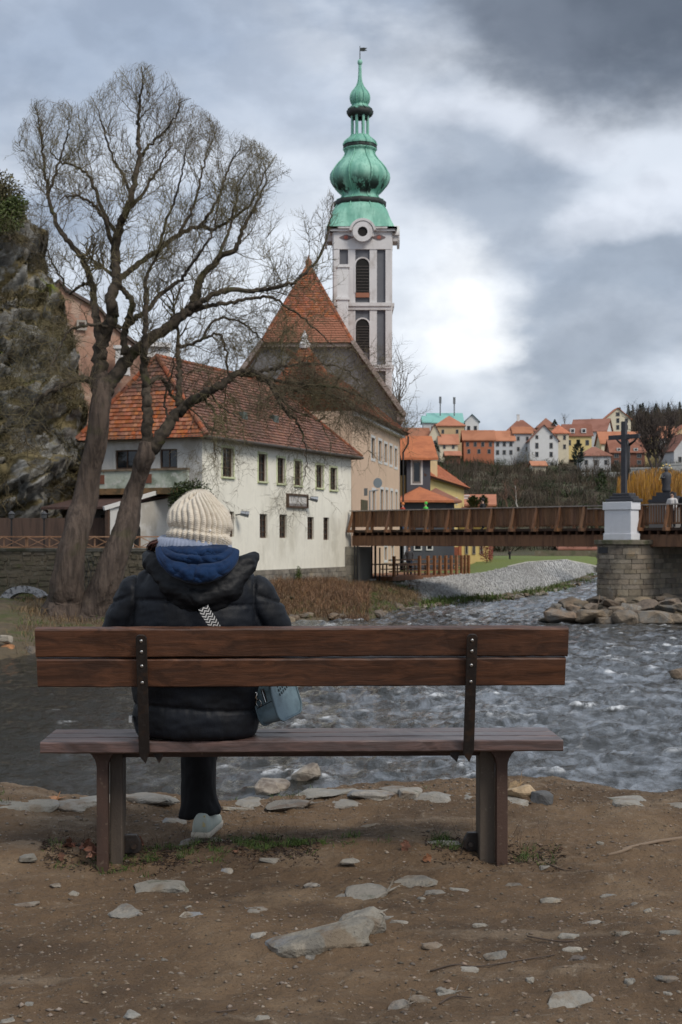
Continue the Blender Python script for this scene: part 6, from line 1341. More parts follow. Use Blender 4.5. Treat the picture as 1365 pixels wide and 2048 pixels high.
def conifer(name, label, base, H, wd, seed, m=None, group=None, thuja=False):
    r = np.random.RandomState(seed); n = 380; t = thing(name, label, 'tree', base, group); h = r.rand(n)**.8; a = r.rand(n)*6.28
    rad = (1-h)*wd if not thuja else wd*np.sqrt(np.clip(1-(2*h-.75)**2, .05, 1))*.9
    rr = rad*r.rand(n)**.5*.7; B = np.stack([base[0]+np.cos(a)*rr, base[1]+np.sin(a)*rr, base[2]+.06*H+h*H*.9], -1)
    D = np.stack([np.cos(a), np.sin(a), -.35+0*a if not thuja else 1+0*a], -1); D /= np.linalg.norm(D, axis=1)[:, None]
    v, f = blades(B, D, np.maximum(rad*.55, .12*wd)+.1, wd*.07, seed, .1); setp(np_mesh('foliage', v, f, m or M_con, t, smooth=False), kind='stuff')
    mb = MB(); mb.tube([Vector(base)-Vector((0, 0, 1)), Vector(base)+Vector((0, 0, H))], [wd*.09, wd*.01], 5); mb.build('trunk', M_far, t)
for k in range(30):
    px = rnd.uniform(1165, 1380) if k > 5 else (1240, 1257, 1190, 1172, 1205, 1280)[k]; d = rnd.uniform(395, 470); x = P(px, 0, d).x; zb = float(hill_z(np.array([x]), np.array([d]))[0]); tgt = np.interp(px, [1150, 1200, 1250, 1300, 1380], [842, 832, 810, 806, 797])+rnd.uniform(-2, 14)
    conifer('conifer', 'dark conifer of the wood on the ridge', (x, d, zb), max(6, yh(tgt, d)-zb), rnd.uniform(1.3, 2.0), k, group='conifers on the ridge')
for px, yb, yt, d, wd, lab in ((873, 905, 884, 290, .9, 'small dark fir before the cream gable'), (1157, 935, 878, 272, 1.5, 'tall dark columnar evergreen on the slope'), (947, 1018, 991, 128, .65, 'clipped round-topped thuja behind the bridge rail'), (967, 1018, 990, 128, .5, 'narrow pointed thuja behind the bridge rail'), (1203, 1000, 935, 225, 1.2, 'ivy-green column of a tree on the slope'), (1110, 850, 838, 330, .8, 'small spruce on the skyline')): conifer('conifer', lab, (P(px, 0, d).x, d, yh(yb, d)), yh(yt, d)-yh(yb, d), wd, int(px), M_ivy if 'thuja' in lab or 'ivy' in lab else None, None, 'thuja' in lab or 'column' in lab)
leafball('red_bush', 'dark red shrub on the lawn beyond the bridge', 'bush', [((P(974, 0, 118).x, 118, .25), (.6, .5, .9), 500)], mat('red_leaf', (.18, .02, .025), .8, island=.4), 31)
# brush of the slope: far-off mass
r_ = np.random.RandomState(12); Bs, Ds, Ls, gsel = [], [], [], []
for k in range(1500):
    d = r_.uniform(168, 300); s = r_.uniform(.045, .30); x = s*d; z = float(hill_z(np.array([x]), np.array([d]))[0]); n = 26; hgt = r_.uniform(1.0, 3.4); w_ = r_.uniform(.6, 1.6)
    a = r_.normal(0, .5, (n, 3)); Bs.append(np.array([x, d, z])+a*np.array([w_, w_, 0])+np.array([0, 0, -.2])); u_ = a*np.array([.5, .5, 0])+np.array([0, 0, 1])+r_.normal(0, .25, (n, 3)); Ds.append(u_/np.linalg.norm(u_, axis=1)[:, None]); Ls.append(hgt*r_.uniform(.5, 1.1, n)); gsel.append(np.full(n, r_.rand() < .2))
Bs, Ds, Ls, gsel = map(np.concatenate, (Bs, Ds, Ls, gsel))
stuff('hillside_brush', 'brown leafless brush covering the slope below the town', 'brush', Bs[~gsel], Ds[~gsel], Ls[~gsel], .045, M_brush, 5, .12)
stuff('hillside_evergreens', 'dark green undergrowth among the brush on the slope', 'brush', Bs[gsel], Ds[gsel], Ls[gsel]*.8, .09, mat('far_green', (.03, .045, .014), .9, island=.4), 6, .25)
Bs, Ds, Ls = [], [], []
for k in range(900): # wood along the skyline ridge
    d = r_.uniform(370, 480); s = r_.uniform(.18, .34); x = s*d; z = float(hill_z(np.array([x]), np.array([d]))[0]); n = 16; hgt = r_.uniform(3, 7)
    a = r_.normal(0, .6, (n, 3)); Bs.append(np.array([x, d, z])+a*np.array([1.2, 1.2, 0])); u_ = a*np.array([.4, .4, 0])+np.array([0, 0, 1]); Ds.append(u_/np.linalg.norm(u_, axis=1)[:, None]); Ls.append(hgt*r_.uniform(.5, 1.1, n))
stuff('ridge_wood', 'bare brown wood along the skyline ridge', 'wood', *map(np.concatenate, (Bs, Ds, Ls)), .07, M_brush, 7, .05)
for px, py, d, rx, rz, lab in ((1052, 915, 288, 2.2, 2.0, 'rounded olive shrub before the white row'), (1225, 985, 170, 2.4, 1.2, 'dark green shrub behind the crucifix foot'), (1000, 925, 284, 2.4, .9, 'dark hedge below the terracotta house'), (900, 918, 286, 2.8, .8, 'dark hedge below the cream houses'), (1095, 970, 222, 2.0, 1.5, 'dark evergreen shrub in the brush of the slope')):
    leafball('shrub', lab, 'bush', [(P(px, py, d), (rx, 1.5, rz), 700)], M_olive if 'olive' in lab else mat('far_green', (.03, .045, .014)), int(px))
# golden willow behind the bridge
r_ = np.random.RandomState(8); gw = thing('golden_willow', 'golden-yellow weeping willow twigs hanging behind the bridge rail', 'tree', (P(1310, 0, 108).x, 108, -1)); N = 3800
px = r_.uniform(1236, 1400, N); d = r_.uniform(104, 113, N); topy = 962-20*np.sin((px-1230)/170*3.1)+r_.uniform(-8, 50, N)
B = np.stack([(px-CX)*d/F, d, CH-(topy-HY)*d/F], -1); D = np.stack([r_.normal(0, .12, N), r_.normal(0, .1, N), -np.ones(N)], -1); D /= np.linalg.norm(D, axis=1)[:, None]
v, f = blades(B, D, r_.uniform(.9, 2.6, N), .016, 3, .0); setp(np_mesh('hanging_twigs', v, f, mat('golden_twig', (.40, .20, .028), .8, [((.22, .12, .025), S(.8), .45, .6, .8)], island=.35), gw, smooth=False), kind='stuff')
mb = MB(); q = P(1312, 0, 108).x; mb.tube([(q, 108, -1), (q+.1, 108, 3), (q-.2, 108, 5.5), (q, 108, yh(940, 108))], [.3, .24, .16, .05], 8); mb.build('trunk', M_bark, gw)
# ================================================================ BENCH
BC = Vector((-.1445, 5.44, 0)); BR = R(1.8); bm3 = Matrix.Rotation(BR, 3, 'Z')
def Bz(x, y, z): return BC+bm3 @ Vector((x, y, 0))+Vector((0, 0, z))
def wood_mat(name, c, rough_, gloss=.5):
    m = bpy.data.materials.new(name); m.use_nodes = True; t = m.node_tree; t.nodes.clear(); q = NT(t)
    g = q.n('ShaderNodeNewGeometry'); p = g.outputs['Position']; oi = q.n('ShaderNodeObjectInfo').outputs['Random']
    p2 = q.vmath('ADD', p, q.n('ShaderNodeCombineXYZ', ins={0: q.math('MULTIPLY', oi, 31.0), 2: q.math('MULTIPLY', oi, 7.0)}).outputs[0])
    kn = q.n('ShaderNodeTexNoise', ins={'Vector': q.scale(p2, (1.5, 5, 5)), 'Scale': 1.0, 'Detail': 3}).outputs[0]
    wv = q.vmath('ADD', q.scale(p2, (1.0, 22, 22)), q.n('ShaderNodeCombineXYZ', ins={1: q.math('MULTIPLY', kn, 7.0), 2: q.math('MULTIPLY', kn, 7.0)}).outputs[0])
    grain = q.noise(wv, 1.6, 7, .62); fine = q.noise(q.scale(p2, (9, 320, 320)), 1, 4, .6); blot = q.noise(q.scale(p2, (2.2, 5, 7)), 1, 5, .6)
    col_ = q.mix(q.step(grain, .36, .62), tuple(k*.42 for k in c), c)
    col_ = q.mix(q.math('MULTIPLY', q.step(blot, .52, .70), .75), col_, tuple(k*.28 for k in c))
    col_ = q.mix(q.math('MULTIPLY', q.step(grain, .58, .74), .55), col_, tuple(min(1, k*1.75) for k in c))
    col_ = q.mix(q.math('MULTIPLY', q.step(fine, .52, .66), .5), col_, tuple(k*.5 for k in c))
    b = q.n('ShaderNodeBsdfPrincipled', ins={'Base Color': col_, 'Roughness': q.n('ShaderNodeMapRange', ins={0: blot, 1: .3, 2: .7, 3: rough_-.1, 4: rough_+.15}).outputs[0], 'Specular IOR Level': gloss})
    h_ = q.math('ADD', q.math('MULTIPLY', fine, .5), grain)
    t.links.new(q.n('ShaderNodeBump', ins={'Height': h_, 'Distance': .0022, 'Strength': .8}).outputs[0], b.inputs['Normal'])
    t.links.new(b.outputs[0], q.n('ShaderNodeOutputMaterial').inputs[0]); return m
M_plank = wood_mat('bench_wood_red', (.105, .042, .020), .5); M_seat = wood_mat('bench_wood_seat', (.125, .072, .060), .36, .9)
bench = thing('park_bench', 'dark red-brown wooden bench with steel straps standing on bare earth', 'bench', BC)
def plank(x0, x1, c, h, t, tilt, m, seed, name='plank'):
    """board with softly uneven edges: x0..x1 long, h high, t thick, leaning by tilt"""
    n = 60; r = np.random.RandomState(seed); xs = np.linspace(x0, x1, n); v = []; f = []
    ch = .005; sec = [(-t/2+ch, -h/2), (t/2-ch, -h/2), (t/2, -h/2+ch), (t/2, h/2-ch), (t/2-ch, h/2), (-t/2+ch, h/2), (-t/2, h/2-ch), (-t/2, -h/2+ch)]
    wob = .0016*fbm(np.stack([xs*6, 0*xs+seed, 0*xs], -1), 3); bow = .0025*fbm(np.stack([xs*1.1, 0*xs+seed+5, 0*xs], -1), 2)
    for i, x in enumerate(xs):
        for k, (a, b) in enumerate(sec):
            a2, b2 = a+(r.normal(0, .0004)), b+bow[i]+(wob[i]*(1 if b > 0 else -.7))+r.normal(0, .0005)
            v.append(Bz(x, c[0]+a2*math.cos(tilt)-b2*math.sin(tilt), c[1]+a2*math.sin(tilt)+b2*math.cos(tilt)))
    for i in range(n-1):
        for k in range(8): f.append((i*8+k, i*8+(k+1) % 8, (i+1)*8+(k+1) % 8, (i+1)*8+k))
    f += [tuple(range(8))[::-1], tuple(range((n-1)*8, n*8))]
    mb = MB(); mb.add(v, f); return mb.build(name, m, bench)
TL = R(12)
setp(plank(-1.0, 1.0, (-.083, .864), .110, .042, TL, M_plank, 1, 'back_plank'), 'upper back plank')
setp(plank(-.997, .993, (-.060, .750), .109, .042, TL, M_plank, 2, 'back_plank'), 'lower back plank with a dark knot')
for k in range(3): plank(-1.0, 1.0, (.058+.127*k, .455), .044, .118, 0, M_seat, 4+k, 'seat_plank')
M_strap = mat('strap_steel', (.026, .021, .019), .48, [((.06, .035, .022), S(18), .5, .66, .7), ((.045, .04, .037), S(60), .5, .66, .6)], [(S(90), .001)], metal=.35, spec=.4)
for sx in (-.603, .632):
    a, b = Vector((0, -.131, .895)), Vector((0, -.010, .415)); t_ = (b-a).normalized(); nrm = Vector((0, -t_.z, t_.y))
    if nrm.y > 0: nrm = -nrm
    hw = .0205; L_ = (b-a).length
    prof = [(-hw, .012), (-hw+.006, .003), (-hw+.014, 0), (hw-.014, 0), (hw-.006, .003), (hw, .012), (hw, L_-.03), (.004, L_+.02), (-hw, L_-.015)]
    mb = MB(); mb.extr([Bz(sx+x, (a+t_*l).y, (a+t_*l).z) for x, l in prof], bm3 @ (nrm*.009)); st = mb.build('strap', M_strap, bench, bevel=.0022)
    ins = .045 if sx < 0 else -.045
    mb = MB(); mb.extr([Bz(sx+ins+x, .03, z) for x, z in ((-.019, .432), (.019, .432), (.019, .412) if ins > 0 else (.006, .388), (.006, .388) if ins > 0 else (-.019, .412))], bm3 @ Vector((0, .009, 0))); mb.build('strap_end', M_strap, st)
    for py in (1280, 1302, 1331, 1365):
        z = CH-(py-HY)*5.31/F; l = (a.z-z)/-t_.z; q = a+t_*l; c = Bz(sx, q.y, q.z)+bm3 @ (nrm*.009)
        nn = bm3 @ nrm; ux = bm3 @ Vector((1, 0, 0)); uz = nn.cross(ux)
        mb = MB(); ring = lambda r, h: [c+nn*h+(ux*math.cos(a_)+uz*math.sin(a_))*r for a_ in np.linspace(0, 2*math.pi, 14, endpoint=False)]
        rows = [ring(.0062, 0), ring(.0062, .0015), ring(.0045, .0034), ring(.0018, .0038)]; rows = [r_+[r_[0]] for r_ in rows]; mb.grid(rows); mb.poly(*ring(.0018, .0038)); mb.build('screw', mat('screw_steel', (.55, .54, .52), .3, metal=.9), st, smooth=True)
M_leg = mat('leg_steel', (.105, .082, .062), .62, [((.055, .042, .033), (6, 6, 2), .42, .62, .8), ((.16, .125, .09), (5, 5, 1.2), .54, .68, .7), ((.2, .17, .13), S(70), .62, .7, .6)], [(S(120), .0015)], metal=.2)
M_leg2 = mat('leg_steel_rust', (.075, .042, .03), .6, [((.04, .025, .019), (6, 6, 2), .42, .62, .8), ((.15, .11, .08), S(45), .6, .68, .7)], [(S(120), .0015)], metal=.2)
for sg_ in (-1, 1):
    lg = None; xo = .779*sg_; w2 = .0215; pr = [(-w2, -.06), (w2, -.06), (w2, .36)]+[(w2+.062*(1-math.cos(a_)), .36+.072*math.sin(a_)) for a_ in np.linspace(.2, math.pi/2, 6)]+[(-w2-.062*(1-math.cos(a_)), .36+.072*math.sin(a_)) for a_ in np.linspace(math.pi/2, .2, 6)]+[(-w2, .36)]
    mb = MB(); mb.extr([Bz(xo+x, .10, z) for x, z in pr], bm3 @ Vector((0, .05, 0))); lg = mb.build('leg', M_leg2, bench, bevel=.005)
    inn = -sg_; mb = MB(); xi = xo+inn*(w2+(.026 if sg_ < 0 else .030)); ww = .05 if sg_ < 0 else .062
    mb.extr([Bz(xi+x, .152, z) for x, z in ((-ww/2, -.06), (ww/2, -.06), (ww/2, .43), (-ww/2, .43))], bm3 @ Vector((0, .12, 0))); mb.build('web', M_leg, lg, bevel=.006)
    mb = MB(); xl = xo+inn*(w2+.085); mb.extr([Bz(xl+x*inn, .21, z) for x, z in ((-.04, .005), (.02, .005), (.03, .02), (.03, .05), (.015, .078), (-.04, .078))], bm3 @ Vector((0, .03, 0))); lug = mb.build('lug', M_strap, lg, bevel=.003)
    mb = MB(); c = Bz(xl+.005*inn, .205, .035); mb.tube([c, c+Vector((0, -.014, 0))], .011, 6); mb.build('bolt', M_strap, lug)
mb = MB(); mb.beam(Bz(-.76, .2, .41), Bz(.76, .2, .41), .03, .04); mb.build('rail', M_leg2, bench)

# ================================================================ PERSON
def remesh(mb, voxel, smooth_it=6, fac=.5, disp=None):
    o_ = mb.build('temp', M_dark, None, org=(0, 0, 0)); md = o_.modifiers.new('r', 'REMESH'); md.mode = 'VOXEL'; md.voxel_size = voxel
    sm = o_.modifiers.new('s', 'SMOOTH'); sm.factor = fac; sm.iterations = smooth_it
    me = evalmesh(o_); bpy.data.objects.remove(o_)
    n = len(me.vertices); co = np.empty(n*3); me.vertices.foreach_get('co', co); co = co.reshape(-1, 3); no = np.empty(n*3); me.vertices.foreach_get('normal', no); no = no.reshape(-1, 3)
    fs = [tuple(p.vertices) for p in me.polygons]; bpy.data.meshes.remove(me)
    if disp is not None: co = co+no*disp(co, no)[:, None]
    return co, fs
def cloth(name, co, fs, m, parent):
    mb = MB(); mb.v = [tuple(a) for a in co]; mb.f = fs; return mb.build(name, m, parent, smooth=True)
def ellring(cx, cy, z, a, b, n=40, e=2.4):
    out = []
    for k in range(n):
        t = 2*math.pi*k/n; c, s = math.cos(t), math.sin(t); out.append(Vector((cx+a*math.copysign(abs(c)**(2/e), c), cy+b*math.copysign(abs(s)**(2/e), s), z)))
    return out
def loft(mb, rings):
    n = len(rings[0]); vs = [p for r_ in rings for p in r_]; m = len(rings)
    mb.add(vs, [(i*n+k, i*n+(k+1) % n, (i+1)*n+(k+1) % n, (i+1)*n+k) for i in range(m-1) for k in range(n)]+[tuple(range(n))[::-1], tuple(range((m-1)*n, m*n))]); return mb
HX = -.567
person = thing('person', 'person in black puffer jacket and cream knitted hat sitting on the bench', 'person', (HX, 5.6, .477))
M_skin = mat('skin', (.55, .36, .27), .55)
# body under the clothes: one skin surface from head to feet
mb = MB()
mb.ball((HX+.008, 5.555, 1.315), .092, 18, (.95, 1.06, 1.1)); mb.ball((HX+.008, 5.655, 1.32), .018, 8, (.8, 1.2, 1.5)); mb.ball((HX+.008, 5.62, 1.245), .05, 10, (1, 1, .8))
for sg_ in (-1, 1): mb.ball((HX+.008+sg_*.092, 5.555, 1.325), .026, 8, (.5, .9, 1.3)); mb.ball((HX+.008+sg_*.036, 5.642, 1.345), .016, 8)
mb.tube([(HX+.005, 5.55, 1.3), (HX, 5.56, 1.1)], [.055, .07], 14)
loft(mb, [ellring(HX, 5.58, z, a, b) for z, a, b in ((.50, .17, .13), (.65, .165, .12), (.85, .16, .115), (1.0, .18, .115), (1.08, .16, .1), (1.14, .07, .07))])
for sg_ in (-1, 1):
    mb.tube([(HX+sg_*.17, 5.57, 1.06), (HX+sg_*.27, 5.62, .82), (HX+sg_*.15, 5.88, .68), (HX+sg_*.07, 5.95, .66)], [.05, .043, .035, .03], 10)
mb.tube([(HX-.08, 5.62, .55), (-.60, 6.0, .50), (-.595, 5.985, .28), (-.59, 5.975, .09)], [.075, .06, .05, .04], 12)
mb.tube([(HX+.08, 5.62, .56), (-.53, 6.03, .585), (-.60, 6.2, .36), (-.63, 6.3, .22)], [.075, .06, .05, .04], 12)
co, fs = remesh(mb, .012, 4); cloth('body', co, fs, M_skin, person)
for sg_ in (-1, 1):
    for k in range(4): # fingers folded in the lap
        mb = MB(); a = Vector((HX+sg_*(.075-.005*k), 5.95+.018*k, .672-.004*k)); mb.tube([a, a+Vector((-sg_*.04, .012, .006)), a+Vector((-sg_*.07, .0, -.012)), a+Vector((-sg_*.075, -.02, -.028))], [.010, .009, .008, .006], 8); mb.build('finger', M_skin, person, smooth=True)
    mb = MB(); a = Vector((HX+sg_*.09, 5.93, .685)); mb.tube([a, a+Vector((-sg_*.03, -.005, .022)), a+Vector((-sg_*.055, .01, .026))], [.012, .010, .007], 8); mb.build('thumb', M_skin, person, smooth=True)
# trousers
M_trs = mat('black_trousers', (.006, .006, .007), .85, [((.012, .012, .014), S(9), .5, .65, .8)], [(S(300), .0006)], spec=.3)
mb = MB(); loft(mb, [ellring(HX, 5.62, z, a, b) for z, a, b in ((.487, .19, .16), (.52, .215, .18), (.60, .20, .16), (.70, .16, .12))])
mb.tube([(HX-.09, 5.64, .565), (HX-.06, 5.84, .565), (-.598, 5.985, .535), (-.597, 6.02, .46)], [.095, .092, .088, .07], 16)
mb.tube([(HX+.10, 5.64, .575), (HX+.07, 5.86, .60), (-.53, 6.02, .60), (-.56, 6.11, .53), (-.60, 6.2, .38), (-.628, 6.28, .25)], [.095, .092, .085, .075, .068, .072], 16)
loft(mb, [ellring(cx_, cy_, z, a, .085, 28, 2.2) for cx_, cy_, z, a in ((-.598, 5.99, .56, .080), (-.597, 6.0, .45, .080), (-.599, 6.0, .36, .078), (-.600, 5.99, .28, .074), (-.602, 5.985, .20, .073), (-.601, 5.98, .16, .077), (-.597, 5.975, .115, .085), (-.595, 5.97, .095, .087))])
def wr(co, no): return .008*fbm(co*np.array([9, 9, 5])+3, 3)+.009*fbm(co*np.array([22, 20, 7]), 2)*sstep(co[:, 2], .5, .1)
co, fs = remesh(mb, .007, 4, .5, wr); lowm = co[:, 2] < .2; co[lowm, 2] += .10*(co[lowm, 0]+.597)*sstep(co[lowm, 2], .2, .1); cloth('trousers', co, fs, M_trs, person)
# shoes
M_shoe = mat('mint_shoe', (.44, .47, .41), .7, [((.36, .42, .38), S(25), .45, .6, .7)], [(S(400), .0005)]); M_sole = mat('shoe_sole', (.47, .42, .34), .8, [((.25, .2, .15), S(40), .5, .65, .7)])
def shoe(c, yaw, pitch, tag_):
    rm = Matrix.Rotation(yaw, 3, 'Z') @ Matrix.Rotation(pitch, 3, 'X'); c = Vector(c); T = lambda x, y, z: c+rm @ Vector((x, y, z))
    up_, so = MB(), MB(); L_ = [(0, .030, .075), (.012, .037, .082), (.05, .040, .088), (.10, .041, .080), (.15, .045, .062), (.20, .047, .05), (.24, .040, .042), (.262, .022, .032)]
    rings = [[T(a*math.copysign(abs(math.cos(t))**.8, math.cos(t)), y, .018+max(0, math.sin(t))**.75*h if math.sin(t) > 0 else .016) for t in np.linspace(0, 2*math.pi, 25)[:-1]] for y, a, h in L_]
    loft(up_, rings); sh_ = up_.build('shoe', M_shoe, person, smooth=True)
    out = [(x, y) for y, x, _ in L_]; poly = [(a+.004, y) for a, y in [(x, y) for x, y in out]]+[(-a-.004, y) for a, y in out[::-1]]
    so.extr([T(x*1.02, y*1.03-.006, .0) for x, y in poly], rm @ Vector((0, 0, .028))); so.build('sole', M_sole, sh_, bevel=.011, seg=3)
    mb = MB(); mb.extr([T(.010, -.004, .05), T(.022, -.002, .05), T(.020, .004, .095), T(.010, .004, .095)], rm @ Vector((0, .012, 0))); mb.build('heel_tab', mat('heel_tab', (.5, .42, .22), .7), sh_)
shoe((-.580, 5.865, .014), -.13, .03, 'a'); shoe((-.622, 6.235, .17), -.05, -.5, 'b')
# jacket
M_jkt = mat('puffer_nylon', (.0055, .0075, .012), .58, [((.004, .0045, .006), S(5), .45, .6, .7)], [((60, 60, 25), .0016), (S(260), .0004)], spec=.26)
seamz = np.array([1.275, 1.005, .865, .73, .60, .47])
def puff(co, no):
    x, y, z = co[:, 0]-HX, co[:, 1], co[:, 2]; dz = np.abs((z+.01*np.sin(x*9)+.004*fbm(co*20, 2))[:, None]-seamz).min(1)
    arm = np.abs(x)-(.232+.05*sstep(z, 1.0, .85)); d_arm = np.abs(arm); onarm = arm > 0
    p_t = .009*(1-np.exp(-dz/.028))-.009*np.exp(-(dz/.005)**2)
    zz_a = z+.35*(np.abs(x)-.25); dza = np.abs(zz_a[:, None]-(np.arange(12)*.13+.38)).min(1); p_a = .009*(1-np.exp(-dza/.03))-.007*np.exp(-(dza/.005)**2)
    p = np.where(onarm, p_a, p_t)*(1-np.exp(-d_arm/.022))-.008*np.exp(-(d_arm/.006)**2)*(z > .75)
    wrk = .0035*fbm(np.stack([x*13, y*9, z*26], -1), 3)+.004*np.exp(-np.minimum(dz, d_arm)/.03)*fbm(np.stack([x*60, y*30, z*22], -1), 2)
    return p+wrk
mb = MB()
loft(mb, [ellring(HX, cy_, z, a, b, 44, 2.5) for z, a, b, cy_ in ((.478, .215, .175, 5.61), (.495, .232, .19, 5.60), (.56, .243, .19, 5.595), (.68, .245, .18, 5.585), (.80, .24, .172, 5.575), (.92, .243, .168, 5.57), (1.0, .243, .158, 5.565), (1.06, .225, .145, 5.56), (1.11, .18, .125, 5.555), (1.155, .12, .11, 5.55), (1.19, .09, .09, 5.55))])
for sg_ in (-1, 1):
    mb.tube([(HX+sg_*.15, 5.56, 1.07), (HX+sg_*.215, 5.57, 1.035), (HX+sg_*.262, 5.585, .95), (HX+sg_*.292, 5.61, .86), (HX+sg_*.285, 5.67, .775), (HX+sg_*.23, 5.78, .72), (HX+sg_*.16, 5.87, .69)], [.07, .085, .088, .086, .082, .072, .06], 20)
co, fs = remesh(mb, .0075, 7, .5, puff); jkt = cloth('jacket', co, fs, M_jkt, person)
# jacket hood
def PT(px, py, Y): return P(px, py, Y)
mb = MB()
mb.ball(PT(402, 1170, 5.45), .165, 24, (1.02, .46, .66)); mb.ball(PT(400, 1195, 5.43), .10, 18, (1.2, .5, .75))
mb.tube([PT(372, 1152, 5.475), PT(335, 1140, 5.475), PT(304, 1124, 5.50), PT(298, 1112, 5.56)], [.07, .055, .042, .03], 14)
mb.tube([PT(425, 1155, 5.475), PT(468, 1143, 5.475), PT(500, 1126, 5.49), PT(514, 1109, 5.53)], [.07, .058, .038, .016], 14)
mb.tube([PT(302, 1132, 5.475), PT(345, 1176, 5.425), PT(400, 1200, 5.40), PT(458, 1180, 5.425), PT(506, 1127, 5.475)], [.025, .040, .046, .040, .020], 12)
def hoodw(co, no): return .0045*fbm(np.stack([(co[:, 0]-HX)*9, co[:, 1]*8, co[:, 2]*24], -1)+6, 3)+.002*fbm(co*np.array([40, 30, 60]), 2)-.004*np.exp(-(np.abs(co[:, 0]-HX-.0-.02*np.sin(co[:, 2]*40))/.006)**2)*(co[:, 2] < 1.06)
co, fs = remesh(mb, .006, 6, .5, hoodw); cloth('hood', co, fs, mat('hood_nylon', (.0052, .006, .0078), .55, (), [((70, 60, 40), .0014)], spec=.24), jkt)
# blue hoodie hood lying inside
M_blue = mat('blue_fleece', (.0075, .026, .075), .9, [((.005, .016, .048), S(14), .45, .62, .7)], [(S(420), .0007)], sheen=.08, spec=.15)
NU, NV = 150, 90; uu = np.linspace(0, math.pi, NU); vv_ = np.linspace(0, 1, NV); UU, VV = np.meshgrid(uu, vv_)
it = lambda xs, ys: np.interp(vv_, xs, ys)
sm_ = lambda a, k=9: np.convolve(np.pad(a, k//2, 'edge'), np.ones(k)/k, 'valid')
wv_ = sm_(it([0, .1, .4, .6, .8, 1], [74, 82, 76, 66, 58, 54])); yt_ = sm_(it([0, .15, .5, 1], [1106, 1099, 1096, 1090])); dp_ = sm_(it([0, .06, .2, .42, .5, .68, .76, .9, 1], [52, 62, 60, 36, 33, 20, 17, 6, 0]), 5)
bl_ = sm_(it([0, .05, .14, .30, .42, .48, .56, .64, .71, .77, .86, 1], [.005, .055, .098, .105, .080, .046, .068, .062, .036, .046, .040, -.02]), 5)
vn = np.stack([np.cos(UU)*1.6, VV*3.2+.35*np.sin(UU*2), 0*UU], -1)
skew = 5*np.sin(UU)*np.cos(UU*1.0+.4)*(1-VV)
PXs = 395-wv_[:, None]*np.cos(UU)+skew+3.0*fbm(vn+4, 3); PYs = yt_[:, None]+dp_[:, None]*np.sin(UU)**.85+3.0*fbm(vn*1.3+9, 3)*np.sin(UU)-4*np.cos(UU)*(VV < 2)*.5
fold2 = .010*np.sin(9*VV+2.4*np.cos(UU)+1.0)*np.sin(UU)*sstep(VV, .35, .6)+.008*fbm(np.stack([np.cos(UU)*4+VV*3, VV*7-np.cos(UU)*2, 0*UU], -1), 3)
for u0, v0, sl, wd_ in ((.95, .2, 1.6, .10), (2.2, .22, -1.2, .09), (1.5, .25, .35, .06)): fold2 = fold2-.010*np.exp(-(((UU-u0)-sl*(VV-v0))/wd_)**2)*np.exp(-((VV-v0)/.16)**2)
YS = 5.425-(bl_[:, None]+fold2)*np.sin(UU)**.6+.05*(1-np.sin(UU))
Bq = np.stack([(PXs-CX)*YS/F, YS, CH-(PYs-HY)*YS/F], -1)
mb = MB(); mb.v = [tuple(a_) for a_ in Bq.reshape(-1, 3)]; mb.f = [tuple(int(k) for k in f_) for f_ in gridf(NV, NU)]
o = mb.build('hoodie_hood', M_blue, person, smooth=True); sd2 = o.modifiers.new('thick', 'SOLIDIFY'); sd2.thickness = .006; sd2.offset = 1
# ribbed collar
n, rows = 240, []
for i, (z, a, b, oy) in enumerate(((1.175, .128, .115, 0), (1.195, .147, .13, 0), (1.22, .149, .132, 0), (1.243, .142, .126, .004), (1.252, .128, .112, .01), (1.24, .116, .10, .01), (1.19, .112, .098, .01))):
    row = []
    for k in range(n+1):
        t = 2*math.pi*k/n; rb = 1+.012*math.cos(56*t+i*.35); zz = z+.010*math.sin(t*1+.6)*0-.012*math.cos(t)*(1 if i > 1 else .4)+.004*math.sin(3*t); row.append(Vector((HX-.005+a*rb*math.cos(t), 5.545+oy+b*rb*math.sin(t), zz)))
    rows.append(row)
mb = MB(); mb.grid(rows); mb.build('collar', mat('ribbed_collar', (.27, .31, .41), .9, [((.2, .24, .33), S(30), .45, .6, .7)], [(S(300), .0008)], sheen=.3), person, smooth=True)
# hair showing at the left of the collar
rr_ = np.random.RandomState(3); mb = MB()
for k in range(46):
    a = PT(336+rr_.normal(0, 5), 1078+rr_.normal(0, 2), 5.52+rr_.normal(0, .012)); b = PT(312+rr_.normal(0, 5), 1088+rr_.normal(0, 3), 5.53+rr_.normal(0, .015)); c = PT(300+rr_.normal(0, 3), 1106+rr_.normal(0, 4), 5.57); mb.tube(crom([a, b, c], 4), .0025, 4)
setp(mb.build('hair', mat('auburn_hair', (.075, .018, .009), .5, island=.4), person, smooth=True), kind='stuff')
# knitted hat: real ribs and stitches
hp = np.array([(1092, 57, 0), (1084, 60, 0), (1078, 61.5, .0), (1068, 61.5, 0), (1058, 63, 0), (1048, 63.5, 0), (1036, 62.5, 0), (1024, 59, -.5), (1012, 50, -.5), (1003, 42, 0), (995, 34.5, .5), (988, 26.5, 1), (983, 19.5, 1.5), (980, 11, 2), (979, 3, 2)], float)
NR, NK = 210, 560; tt = np.linspace(0, 1, NR); pyv = np.interp(tt, np.linspace(0, 1, len(hp)), hp[:, 0]); rv_ = np.interp(tt, np.linspace(0, 1, len(hp)), hp[:, 1]); sh_ = np.interp(tt, np.linspace(0, 1, len(hp)), hp[:, 2])
ker = np.ones(15)/15; pad = lambda a: np.convolve(np.pad(a, 7, 'edge'), ker, 'valid'); pyv, rv_ = pad(pyv), pad(rv_)
YH = 5.545; th = np.linspace(0, 2*math.pi, NK); TH, TTg = np.meshgrid(th, tt); s_ = 5.44/F
